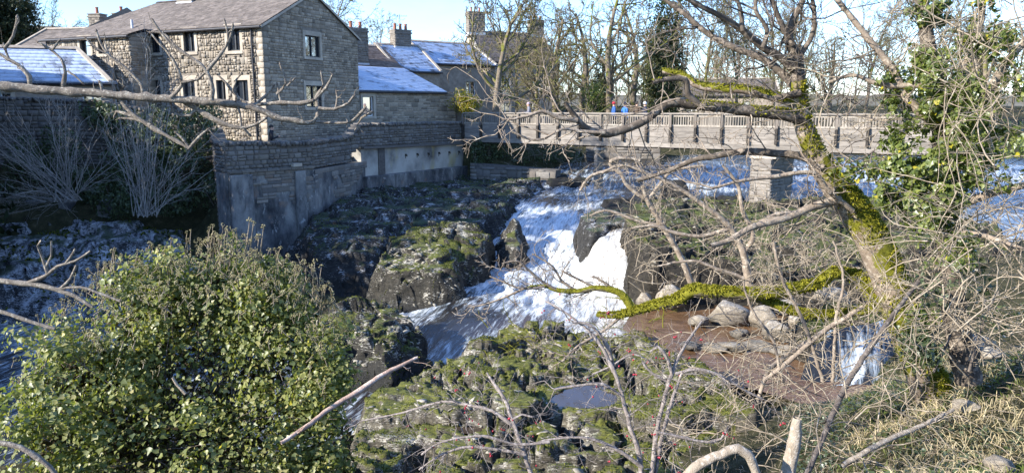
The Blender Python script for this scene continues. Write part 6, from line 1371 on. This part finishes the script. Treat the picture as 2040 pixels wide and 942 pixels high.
M['moss_bright'] = leafmat('bright_moss_frond', [(.10, .10, .012), (.20, .19, .018), (.28, .25, .025), (.06, .065, .012)], .1, .85, .2)
moss_on('moss', [trunk], 9000, 4, mt, .50, (.2, -.6, .5)); moss_on('moss', [(low[0][0][:len(low[0][0]) // 2], low[0][1][:len(low[0][0]) // 2]), low[1], low[6]], 3000, 5, mt, .53, (0, -.2, 1), (.015, .035))
# ivy sprigs on the trunk
p, nn = blob_points([pblob(1815, 690, 9.8, 26, 60, .25), pblob(1740, 330, 9.9, 40, 30, .2), pblob(1690, 345, 9.9, 30, 30, .2), pblob(1830, 640, 9.8, 40, 30, .2)], 900, 12, .6, .12, .42); leaves('ivy', p, nn, .065 * (.6 + .7 * RNG.random(len(p))), M['ivy_right'], mt, seed=3)
# fallen mossy limbs lying over the pool
fl = thing('fallen_branch', 'bright mossy fallen branch lying across above the brown pool', 'branch', P(1700, 560, 10.6)); rnd = random.Random(21)
fm = [limb([(1760, 600), (1720, 560), (1690, 548), (1655, 545), (1635, 562), (1600, 572), (1540, 582), (1470, 584), (1410, 580), (1380, 578), (1350, 596), (1310, 606), (1270, 618), (1225, 628), (1190, 626)], [10.4, 10.8, 11.6], [22, 17, 13, 13, 12, 12, 12, 12, 12, 13, 12, 10, 9, 7, 5], .004),
      limb([(1490, 588), (1540, 604), (1590, 622), (1640, 626), (1700, 622), (1760, 612)], [11, 10.5], [8, 9, 9, 8, 8, 10]), limb([(1262, 622), (1250, 600), (1232, 582), (1190, 574), (1150, 580), (1110, 578), (1085, 570), (1050, 572)], [11.5, 11.8], [9, 8, 6, 5, 4, 3])]
for b in fm: tubes('limb', [b], M['moss_limb'], fl, 12, rough=.03, rs=10)
moss_on('moss', fm[:2], 9000, 7, fl, .40, (-.1, -.2, 1), (.02, .045)); moss_on('moss', fm[2:], 700, 8, fl, .48, (-.1, -.2, 1), (.012, .025))
fs = [limb([(1110, 578), (1080, 560), (1050, 535), (1030, 520), (1000, 525)], [11.7, 11.5], [3, 2.4, 1.6]), limb([(1150, 580), (1120, 560), (1100, 530), (1060, 505)], 11.7, [3, 2.4, 1.6]), limb([(1190, 575), (1150, 555), (1120, 540)], 11.7, [3, 2]), limb([(1085, 570), (1040, 575), (1000, 560), (975, 550)], 11.7, [2.6, 2, 1.5]), limb([(1232, 582), (1200, 560), (1180, 550)], 11.7, [3, 2]), limb([(1050, 572), (1010, 590), (970, 605), (935, 612)], 11.7, [2.5, 2, 1.4]), limb([(1240, 628), (1200, 660), (1150, 690), (1120, 720)], [11.5, 11], [4, 3, 2])]
o3 = twiggy(fs + [fm[2]], rnd, 7, (.25, .8), (.006, .011), 2, .05, kids=4, rmin=.0045); o = tubes('twigs', fs + o3[0] + o3[1] + o3[2], M['bark_grey'], fl, 4); o['kind'] = 'stuff'

# mid-ground thorn trees between the pool and the pier (bare, pale)
def thorn(label, base, limbs_px, Y, seed, mat='twig_pale', per=6, L=(.5, 1.5), tw=(.005, .012), group='bare thorn trees by the falls', kids=5, up=.02):
    t = thing('thorn_tree', label, 'tree', P(*base, Y if not hasattr(Y, '__len__') else Y[0]), group); rnd = random.Random(seed); lm = [limb(p, Y, r, .004) for p, r in limbs_px]
    for i, b in enumerate(lm): tubes('trunk' if i == 0 else 'limb', [b], M['bark_grey'], t, 7, rough=.015, rs=12)
    o = twiggy(lm, rnd, per, L, tw, 2, up, kids=kids, rmin=.004); c = tubes('crown', o[0] + o[1] + o[2], M[mat], t, 3); c['kind'] = 'stuff'
thorn('thorn tree spreading pale twigs before the black overhang', (1480, 575), [([(1495, 580), (1488, 540), (1480, 500), (1455, 455), (1430, 430), (1395, 405)], [9, 8, 7, 6, 4]), ([(1480, 505), (1500, 470), (1480, 420), (1470, 370), (1440, 330)], [6, 5, 4, 3]), ([(1455, 455), (1400, 470), (1350, 465), (1300, 450), (1260, 455)], [5, 4, 3, 2]), ([(1430, 430), (1360, 380), (1300, 350), (1240, 330), (1200, 345)], [5, 4, 3, 2]), ([(1500, 560), (1440, 540), (1380, 520), (1310, 530)], [5, 4, 3, 2]), ([(1480, 470), (1540, 430), (1600, 420), (1660, 400)], [5, 4, 3])], 15.5, 31, per=3.2, tw=(.008, .014))
thorn('thorn tree with a mossy arching limb below the footbridge rail', (1400, 580), [([(1385, 590), (1360, 520), (1320, 450), (1290, 400), (1280, 370)], [7, 6, 5, 4]), ([(1290, 400), (1250, 370), (1230, 340), (1180, 350), (1155, 380)], [4, 4, 3.5, 3]), ([(1240, 350), (1215, 325), (1240, 315), (1275, 320)], [4, 4, 4, 3]), ([(1320, 450), (1270, 440), (1210, 420), (1175, 430)], [4, 3, 2]), ([(1290, 400), (1320, 360), (1340, 340), (1400, 330)], [4, 3, 2.5])], 17.5, 33, per=3.6, tw=(.008, .015))
thorn('thin thorn saplings at the foot of the mossy tree', (1600, 720), [([(1640, 760), (1600, 640), (1560, 560), (1540, 480)], [4, 3.5, 3]), ([(1660, 760), (1665, 640), (1680, 560), (1660, 480)], [4, 3, 2]), ([(1560, 770), (1540, 680), (1500, 620), (1480, 560)], [3.5, 3, 2])], 9.0, 35, per=4, L=(.3, .9), tw=(.004, .008))
thicket('tangle of pale dead stems under the black overhang', [(1250, 1700, 520, 600, 19, 23), (1280, 1650, 400, 540, 20, 25)], 90, 41, 'twig_pale', (.6, 1.8), (.012, .02))
thicket('low pale scrub over the right ledge', [(1500, 1760, 430, 560, 13, 19)], 75, 42, 'twig_pale', (.6, 1.6), (.008, .014))
thicket('yellowish scrub growing on the rock platform', [(960, 1250, 640, 700, 16.5, 18.5), (1200, 1330, 600, 700, 15, 18)], 70, 43, 'moss_limb', (.3, .9), (.008, .014))

# ------------------------------------------------------------------ ivy-clad tree and bramble on the right
iv = thing('ivy_clad_tree', 'large ivy-covered tree at the right edge of the view', 'tree', P(1900, 720, 8.8)); rnd = random.Random(14)
it = [limb([(1930, 760), (1905, 640), (1890, 500), (1885, 360), (1870, 220), (1850, 100), (1830, -40)], [8.8, 8.9], [26, 24, 22, 20, 17, 14, 10]), limb([(1885, 360), (1920, 280), (1960, 200), (2010, 120), (2060, 60)], [8.8, 8.3], [12, 10, 8, 7]), limb([(1875, 260), (1810, 200), (1780, 140), (1740, 90), (1700, 40), (1660, -10)], [8.9, 9.3], [10, 8, 7, 6, 5]), limb([(1890, 420), (1960, 390), (2040, 370), (2080, 372)], [8.7, 8.0], [9, 8, 6]), limb([(1870, 220), (1920, 140), (1950, 60), (1960, -20)], 8.8, [9, 7, 6]), limb([(1888, 460), (1960, 470), (2050, 500)], [8.7, 8], [7, 5, 4]), limb([(1860, 170), (1760, 170), (1700, 150), (1650, 165)], [8.9, 9.2], [7, 5, 4, 3])]
tubes('trunk', [it[0]], M['bark_dark'], iv, 14, rough=.04, rs=7)
for b in it[1:]: tubes('limb', [b], M['bark_grey'], iv, 8, rough=.02, rs=9)
o4 = twiggy(it, rnd, 5.0, (.4, 1.5), (.006, .013), 2, .03, kids=5, rmin=.0045); o = tubes('crown', o4[0] + o4[1] + o4[2], M['twig_pale'], iv, 4); o['kind'] = 'stuff'
ib = [pblob(*a, .35) for a in ((1860, 20, 8.8, 60, 55), (1900, 70, 8.7, 55, 60), (1840, 90, 8.8, 40, 40), (1870, 150, 8.7, 60, 50), (1800, 170, 8.9, 50, 40), (1780, 215, 8.9, 45, 35), (1850, 220, 8.6, 60, 50), (1920, 190, 8.6, 50, 60), (1810, 260, 8.8, 45, 40), (1880, 280, 8.5, 60, 50), (1960, 250, 8.4, 50, 50), (1850, 330, 8.6, 70, 40), (1780, 320, 8.8, 35, 25), (1900, 370, 8.5, 60, 45), (1830, 400, 8.6, 60, 40), (1880, 440, 8.5, 55, 45), (1770, 380, 8.8, 25, 25), (1960, 330, 8.4, 50, 40), (2010, 60, 8.3, 50, 60), (1960, 20, 8.6, 40, 40), (1900, 500, 8.5, 45, 40), (2020, 300, 8.2, 35, 60), (2000, 160, 8.3, 40, 40))]
p, nn = blob_points(ib, 32000, 15, .9, .28, .50, 2.2, .6); nn = nn + np.array(TO_SUN) * .55; s_ = .058 * (.55 + .7 * RNG.random(len(p)))
leaves('ivy', p[300:], nn[300:], s_[300:], M['ivy_right'], iv, seed=5)
V_, F_ = leaf_arrays(p[:300], nn[:300], s_[:300] * 1.1, IVY, IVY_F, .5, 6)
for k in range(300): mobj('leaf', V_[k * 9:(k + 1) * 9], IVY_F, M['ivy_right'], iv)
thicket('tangle of pale bramble canes on the right bank', [(1820, 2060, 430, 700, 6.8, 8.6), (1700, 1850, 560, 700, 8.2, 9.4)], 130, 51, 'twig_pale', (.5, 1.5), (.005, .010), 'bramble', up=.5, bendz=-.10)
thicket('bare twigs filling the upper right corner', [(1880, 2060, 0, 430, 6.8, 8.4)], 85, 52, 'twig_pale', (.5, 1.4), (.0045, .009), 'bramble', up=.3, bendz=.0)
thicket('dark sloping twigs crossing before the footbridge right end', [(1640, 1800, 60, 330, 8.8, 9.6)], 50, 53, 'twig_dark', (.5, 1.5), (.005, .010), 'bramble', up=.1, bendz=-.02)
thicket('bramble and dead stems at the foot of the bank', [(1560, 1850, 690, 942, 6.0, 8.0), (1300, 1620, 800, 942, 6.4, 8.2)], 75, 54, 'twig_pale', (.35, 1.2), (.004, .0085), 'bramble', up=.3, bendz=-.12)
thicket('low leafless scrub at the platform edge', [(1380, 1640, 640, 820, 9, 12)], 75, 55, 'twig_pale', (.4, 1.3), (.006, .011), 'bramble', up=.3, bendz=-.12)
p, nn = blob_points([pblob(*a, .4) for a in ((1900, 560, 8.6, 90, 60), (1960, 640, 8.2, 80, 60), (1830, 700, 8.6, 50, 50), (1900, 700, 8.4, 60, 40))], 2600, 16, .9, .2, .5)
bi = thing('bramble_ivy', 'ivy trailing through the brambles below the ivy-clad tree', 'ivy', P(1900, 700, 8.4)); leaves('foliage', p, nn, .06 * (.6 + .6 * RNG.random(len(p))), M['ivy_ground'], bi, seed=8)
for b in (limb([(1860, 740), (1900, 640), (1880, 540)], 8.5, [3, 2, 1.5]), limb([(1930, 740), (1960, 640), (1990, 580)], 8.2, [3, 2, 1.5])): tubes('stem', [b], M['twig_dark'], bi, 5)
# leaning poles and dead wood at the foot of the bank
def stick(label, pts, Y, r, mat='bark_grey', name='dead_branch', sides=9, rough=.012):
    b = limb(pts, Y, r, .002, .05); t = thing(name, label, 'branch', b[0][0]); tubes('stem', [b], M[mat], t, sides, rough=rough, rs=14)
    rnd = random.Random(len(label)); o = twiggy([b], rnd, 3, (.1, .3), (.003, .007), 1, 0, kids=2); 
    if o[0]: tubes('twigs', o[0] + o[1], M[mat], t, 4)['kind'] = 'stuff'
    return t
stick('grey leaning pole in front of the cascade', [(1600, 962), (1640, 870), (1690, 760), (1770, 640), (1830, 560)], [6.4, 8.4], [6, 6, 6, 5, 4], 'twig_dark')
stick('thin leaning pole beside the cascade', [(1520, 760), (1570, 720), (1640, 660), (1690, 630)], 9.0, [4, 5, 5, 5])
stick('dark sagging stem over the cascade', [(1510, 800), (1530, 740), (1580, 700), (1640, 660), (1720, 610)], 9.4, [4, 5, 5, 4])
stick('pale cut branch stub standing at the bottom edge', [(1560, 985), (1572, 930), (1582, 880), (1588, 832)], 5.2, [17, 15, 14, 9], 'deadwood', 'cut_stub', 12, .012)
stick('bleached bent dead branch at the bottom edge', [(1350, 975), (1385, 930), (1435, 905), (1470, 892), (1490, 905), (1508, 945), (1515, 985)], 5.0, [13, 11, 10, 11, 9, 9], 'deadwood', 'bent_branch', 12, .010)
stick('pinkish leaning stem rising beside the ivy bush', [(560, 882), (610, 850), (655, 815), (715, 778), (770, 742), (832, 712)], [6.2, 7.2], [4, 5, 5, 6, 5, 3], 'rosewood')
stick('small broken twig lying on the ivy bush', [(344, 752), (352, 765), (370, 784)], 6.2, [2.5, 3, 3.5], 'deadwood')
stick('heap of pale fallen sticks on the bank', [(1680, 925), (1760, 880), (1830, 850), (1900, 815)], [6.6, 7.2], [6, 6, 5, 3], 'deadwood')

# ------------------------------------------------------------------ hawthorn with berries
ht = thing('hawthorn', 'silver-stemmed hawthorn with red berries at the bottom middle', 'shrub', P(1290, 1000, 5.2)); rnd = random.Random(8); YH = 5.2
hl = [limb([(1285, 1000), (1272, 900), (1250, 830), (1235, 770), (1212, 715), (1185, 672), (1150, 640), (1110, 612), (1085, 600)], [5.2, 5.8], [5.4, 5, 4.6, 4.2, 3.8, 3.4, 2.6, 2, 1.4], .003), limb([(1292, 1000), (1305, 880), (1322, 800), (1338, 745), (1358, 700), (1380, 665), (1398, 640)], [5.2, 5.6], [5, 4.6, 4.2, 3.8, 3.2, 2.6, 1.8], .003), limb([(1298, 1000), (1318, 870), (1345, 780), (1362, 740)], 5.25, [4, 3.8, 3.2, 2.4], .003),
      limb([(1222, 740), (1210, 690), (1180, 650), (1140, 640)], 5.6, [4.5, 4, 3, 2]), limb([(1240, 790), (1200, 765), (1150, 768), (1105, 775)], 5.4, [3.4, 3, 2]), limb([(1280, 930), (1230, 895), (1170, 872), (1100, 874), (1060, 885)], 5.2, [5, 4, 3, 2.4, 1.8]), limb([(1345, 745), (1390, 735), (1440, 750), (1480, 775), (1520, 795)], 5.3, [4, 3, 2.6, 2]), limb([(1338, 745), (1330, 715), (1310, 690), (1295, 700)], 5.4, [3.4, 3, 2]), limb([(1330, 760), (1295, 740), (1280, 720)], 5.4, [3, 2]),
      limb([(1075, 1000), (1050, 920), (1025, 850), (1005, 795), (985, 765), (970, 742)], [5.2, 5.7], [6, 5, 4.5, 4, 3, 2], .002), limb([(1025, 850), (980, 818), (930, 806), (880, 800), (800, 822), (720, 838)], [5.4, 5.8], [4, 3.4, 3, 2.6, 2.2, 1.6]), limb([(1045, 905), (990, 895), (930, 890), (880, 905), (835, 935)], 5.2, [4, 3.4, 3, 2.4, 1.8]), limb([(1095, 880), (1030, 885), (960, 868), (880, 880), (840, 905)], 5.15, [3, 2.6, 2.2, 1.8]), limb([(1020, 835), (1040, 825), (1060, 830)], 5.4, [2.6, 1.8]), limb([(1310, 860), (1420, 880), (1450, 850)], 5.2, [3, 2.4, 2]), limb([(1295, 720), (1260, 705), (1215, 730), (1180, 745)], 5.5, [2.2, 1.8])]
for b in hl[:3] + [hl[9]]: tubes('stem', [knobbly([b], .3, rnd)[0]], M['twig_grey'], ht, 8, rough=.010, rs=32)
for b in hl[3:9] + hl[10:]: tubes('branch', [knobbly([b], .4, rnd)[0]], M['twig_grey'], ht, 6, rough=.007, rs=36)
o5 = twiggy(hl, rnd, 17, (.10, .42), (.0022, .0045), 1, .0, kids=4, jit=.28, rmin=.0014, t0=.25); o = tubes('twigs', o5[0] + o5[1], M['twig_grey'], ht, 4); o['kind'] = 'stuff'
_bv = []; _bf = []
for j in range(5):
    for i in range(7): b_, a_ = -1.3 + 2.6 * j / 4, 2 * math.pi * i / 7; _bv.append((.5 * math.cos(a_) * math.cos(b_), .5 * math.sin(a_) * math.cos(b_), .55 * math.sin(b_)))
for j in range(4):
    for i in range(7): _bf.append((j * 7 + i, j * 7 + (i + 1) % 7, (j + 1) * 7 + (i + 1) % 7, (j + 1) * 7 + i))
_berry = mesh('berry', np.array(_bv), [np.array(_bf), np.array([list(range(28, 35))])], M['berry'], True)
cand = o5[0] + o5[1]
for k in range(85):
    b = cand[rnd.randrange(len(cand))]; q = Vector(b[0][-1]) + Vector((rnd.gauss(0, .006), rnd.gauss(0, .006), -.012)); d = rnd.uniform(.011, .017) * (1 if q.y > 4 else .8)
    for m in range(1 if rnd.random() < .6 else 3):
        ob = bpy.data.objects.new('berry', _berry); COL.objects.link(ob); ob.parent = ht; ob.matrix_parent_inverse = Matrix.Translation(ht.location).inverted(); ob.location = q + Vector((rnd.gauss(0, .014), rnd.gauss(0, .01), rnd.gauss(0, .01))) * (m > 0); ob.scale = (d, d, d)

# ------------------------------------------------------------------ ivy bush in front at the left
ivb = thing('ivy_bush', 'large glossy ivy bush with seed heads in the left foreground', 'bush', P(370, 1100, 7.4)); rnd = random.Random(30)
core = [(370, 790, 7.8, 270, 230, 1.0), (200, 800, 7.4, 170, 180, .8), (560, 760, 7.7, 140, 170, .8), (400, 620, 7.9, 190, 110, .7), (260, 650, 7.7, 120, 110, .7), (540, 640, 7.9, 110, 100, .7), (120, 760, 7.2, 90, 110, .6), (600, 880, 7.2, 110, 130, .7), (330, 930, 6.8, 260, 130, .8), (80, 900, 6.6, 130, 120, .6), (450, 560, 8.0, 110, 65, .5), (330, 570, 8.0, 90, 60, .5), (530, 580, 8.0, 70, 50, .5), (640, 760, 7.6, 60, 100, .5), (620, 950, 7.0, 90, 90, .5)]
cb = [pblob(*c) for c in core]
extra = []
for c in core:
    for _ in range(5): extra.append(pblob(c[0] + rnd.uniform(-.85, .85) * c[3], c[1] + rnd.uniform(-.95, .6) * c[4], c[2] - rnd.uniform(.1, .9) * c[5] * .7, rnd.uniform(28, 60), rnd.uniform(24, 52), .22))
p1, n1 = blob_points(cb, 15000, 31, .35, .14, .18, 1.6, .6); p2, n2 = blob_points(extra, 16000, 32, .7, .10, .36, 2.2, .6)
p3, n3 = blob_points([(b[0], b[1] + .25, b[2] - .05, b[3] * .86, b[4] * .8, b[5] * .86) for b in cb], 9000, 36, .6, .1, 0, 1.6, .8)
pa_, na_ = np.concatenate([p1, p2, p3]), np.concatenate([n1, n2, n3]) + np.array(TO_SUN) * .55; sz = .050 * (.45 + .95 * RNG.random(len(pa_)) ** 1.4)
# the leaves nearest the eye are single parts
px_ = pa_[:, 0] / pa_[:, 1]; order = np.argsort(pa_[:, 1] + .6 * RNG.random(len(pa_)) + 5 * (np.abs(px_ + .45) > .27) + 3 * (pa_[:, 2] / pa_[:, 1] < -.5)); top_ = order[:300]; rest_ = order[300:]
leaves('foliage', pa_[rest_], na_[rest_], sz[rest_], M['ivy_fore'], ivb, seed=33)
p4, n4 = blob_points([(b[0], b[1] + .45, b[2] - .1, b[3] * .72, b[4] * .6, b[5] * .72) for b in cb], 6500, 37, .5, .1, 0, 1.6, .8); leaves('withered_leaves', p4, n4, .10 * (.6 + .7 * RNG.random(len(p4))), M['dead_leaf'], ivb, OVL, OVL_F, .5, 38)
V_, F_ = leaf_arrays(pa_[top_], na_[top_], sz[top_] * 1.15, IVY, IVY_F, .5, 34)
for k in range(300): mobj('leaf', V_[k * 9:(k + 1) * 9], IVY_F, M['ivy_fore'], ivb)
br = []
for k in range(110):
    i = rnd.randrange(len(pa_)); q = Vector(pa_[i]); o_ = P(370 + rnd.gauss(0, 120), 900, 7.9); br.append(spline([o_, o_.lerp(q, .55) + Vector((rnd.gauss(0, .12), rnd.gauss(0, .12), rnd.gauss(0, .12))), q], [.012, .007, .003], .12, .008, rnd))
tubes('stems', br, M['twig_dark'], ivb, 4)['kind'] = 'stuff'
# seed heads: globes of tiny drupes on stalks, thickest along the sunny crest
heads, stalk = [], []
outline = [(40, 770), (70, 690), (100, 640), (140, 580), (190, 545), (230, 520), (290, 505), (340, 490), (400, 480), (450, 470), (500, 478), (540, 500), (590, 520), (630, 560), (660, 600), (690, 640)]
def umbel(c, r_):
    for _ in range(13):
        d = Vector((rnd.gauss(0, 1), rnd.gauss(0, 1), rnd.gauss(0, 1) + .4)).normalized(); heads.append((c + d * r_, r_ * .30))
for k in range(620):
    j = rnd.random() * (len(outline) - 1.001); i = int(j); f = j - i; ox = outline[i][0] * (1 - f) + outline[i + 1][0] * f; oy = outline[i][1] * (1 - f) + outline[i + 1][1] * f
    dn = abs(rnd.gauss(0, 75)) - 10; c = P(ox + rnd.gauss(0, 14) + (370 - ox) * dn / 900, oy + dn, 7.7 - min(.8, max(0, dn) / 160)); umbel(c, rnd.uniform(.016, .028)); stalk.append(spline([c - Vector((rnd.gauss(0, .04), rnd.gauss(0, .03), rnd.uniform(.04, .10))), c], [.004, .0025], .05, .003, rnd))
for k in range(26):
    j = rnd.random() * (len(outline) - 5.001) + 3; i = int(j); f = j - i; px = outline[i][0] * (1 - f) + outline[i + 1][0] * f; py = outline[i][1] * (1 - f) + outline[i + 1][1] * f - rnd.uniform(0, 26); c = P(px, py, 7.6 + rnd.uniform(-.3, .2)); umbel(c, rnd.uniform(.014, .022)); stalk.append(spline([P(px + rnd.gauss(0, 8), py + 70, 7.7), P(px + rnd.gauss(0, 3), py + 30, 7.65), c], [.007, .005, .003], .05, .003, rnd))
for (px, py) in ((505, 445), (525, 452), (497, 438), (515, 470), (455, 455), (465, 462), (628, 520), (612, 528), (640, 532), (225, 500), (215, 530)):
    c = P(px, py, 7.7); umbel(c, .026); stalk.append(spline([P(px - 10 + rnd.gauss(0, 4), py + 75, 7.75), P(px - 4, py + 35, 7.7), c], [.010, .007, .003], .05, .003, rnd))
C_ = np.array([tuple(h[0]) for h in heads]); S_ = np.array([h[1] for h in heads]); OC = np.array([(1, 0, 0), (0, 1, 0), (-1, 0, 0), (0, -1, 0), (0, 0, 1), (0, 0, -1)], float); OF = np.array([(0, 1, 4), (1, 2, 4), (2, 3, 4), (3, 0, 4), (1, 0, 5), (2, 1, 5), (3, 2, 5), (0, 3, 5)])
o = mobj('seed_heads', (C_[:, None] + OC[None] * S_[:, None, None]).reshape(-1, 3), (OF[None] + (np.arange(len(C_)) * 6)[:, None, None]).reshape(-1, 3), M['umbel'], ivb, True); o['kind'] = 'stuff'
tubes('stalks', stalk, M['twig_pale'], ivb, 4)['kind'] = 'stuff'

# ------------------------------------------------------------------ bank cover at the right
def ground_pts(n, seed, px, py, dens=None, dz=0.0):
    """points on the near bank that stand inside a window of the photograph"""
    r = np.random.default_rng(seed); out = []
    X = r.uniform(-6, 15, n * 16); Y = 3.2 + 14.5 * r.random(n * 16) ** 1.5; zz = GROUND(X, Y)
    cy, sy = math.cos(PITCH), math.sin(PITCH); d = Y * cy - zz * sy; v = Y * sy + zz * cy; u = 1020 + FPX * X / d; w = 471 - FPX * v / d
    k = (u > px[0]) & (u < px[1]) & (w > py[0]) & (w < py[1])
    zz = zz + (fbm(np.stack([X * .7, Y * .7, X * 0], -1), 5, 4) - .5) * (.25 + .35 * np.exp(-((X - 3) ** 2 / 300 + (Y - 8) ** 2 / 120)))
    q = np.stack([X, Y, zz + dz], -1)[k]
    if dens: q = q[dens(q)]
    return q[:n]
C = ground_pts(8500, 71, (1690, 2080), (670, 1000), lambda q: fbm(q * 1.1, 3, 5) > .52); g = tag(tufts('dry_grass', C, np.tile([0, 0, 1.], (len(C), 1)), RNG.uniform(.10, .30, len(C)), M['dry_grass'], None, 3, droop=.35, wide=.035, spread=.9), 'tufts of dry straw-coloured grass on the right bank', 'grass', kind='stuff')
C = ground_pts(6000, 72, (1650, 2080), (700, 1000), lambda q: fbm(q * 1.1, 3, 5) < .52); tag(tufts('green_grass', C, np.tile([0, 0, 1.], (len(C), 1)), RNG.uniform(.05, .14, len(C)), M['green_grass'], None, 4, droop=.2, wide=.09, spread=1.0), 'short green grass on the right bank', 'grass', kind='stuff')
C = ground_pts(10000, 73, (1560, 2080), (560, 1000), lambda q: fbm(q * .8, 3, 15) > .43, .03); tag(leaves('ground_ivy', C + RNG.normal(0, .02, C.shape), np.array([0, 0, 1.]) + RNG.normal(0, .45, C.shape), .052 * (.6 + .7 * RNG.random(len(C))), M['ivy_ground'], None, seed=9), 'ground ivy and low leaves covering the right bank', 'ivy', kind='stuff')
C = ground_pts(1800, 74, (1450, 2080), (560, 1000), None, .03); r_ = np.random.default_rng(3); br = []
for c in C:
    a_ = r_.uniform(0, 6.28); L = r_.uniform(.1, .4); d = np.array([math.cos(a_) * L, math.sin(a_) * L, r_.normal(0, .06)]); br.append((np.array([c, c + d * .5 + [0, 0, .03], c + d]), np.array([.005, .004, .002]) * r_.uniform(.5, 1.3)))
tag(tubes('twig_litter', br, M['twig_pale'], None, 3), 'litter of dead twigs on the bank', 'twigs', kind='stuff')
def on_ground(px, py):                            # distance at which the sight line meets the bank
    d = ray(px, py)
    for Y in np.arange(3, 14, .03):
        q = d * (Y / d.y)
        if q.z < float(GROUND(q.x, q.y)): return Y
    return 9.0
for i, (px, py, Y, w, h, lab) in enumerate(((1205 + 720, 815, 6.6, 60, 40, 'pale stone half buried in the grass bank'), (1985, 925, 5.6, 60, 40, 'angular pale stone at the bottom right edge'), (1950, 690, 8.4, 90, 30, 'flat bleached stone at the top of the bank'))): boulder(lab, px, py, on_ground(px, py), w, h, 30 + i, group='stones on the right bank')
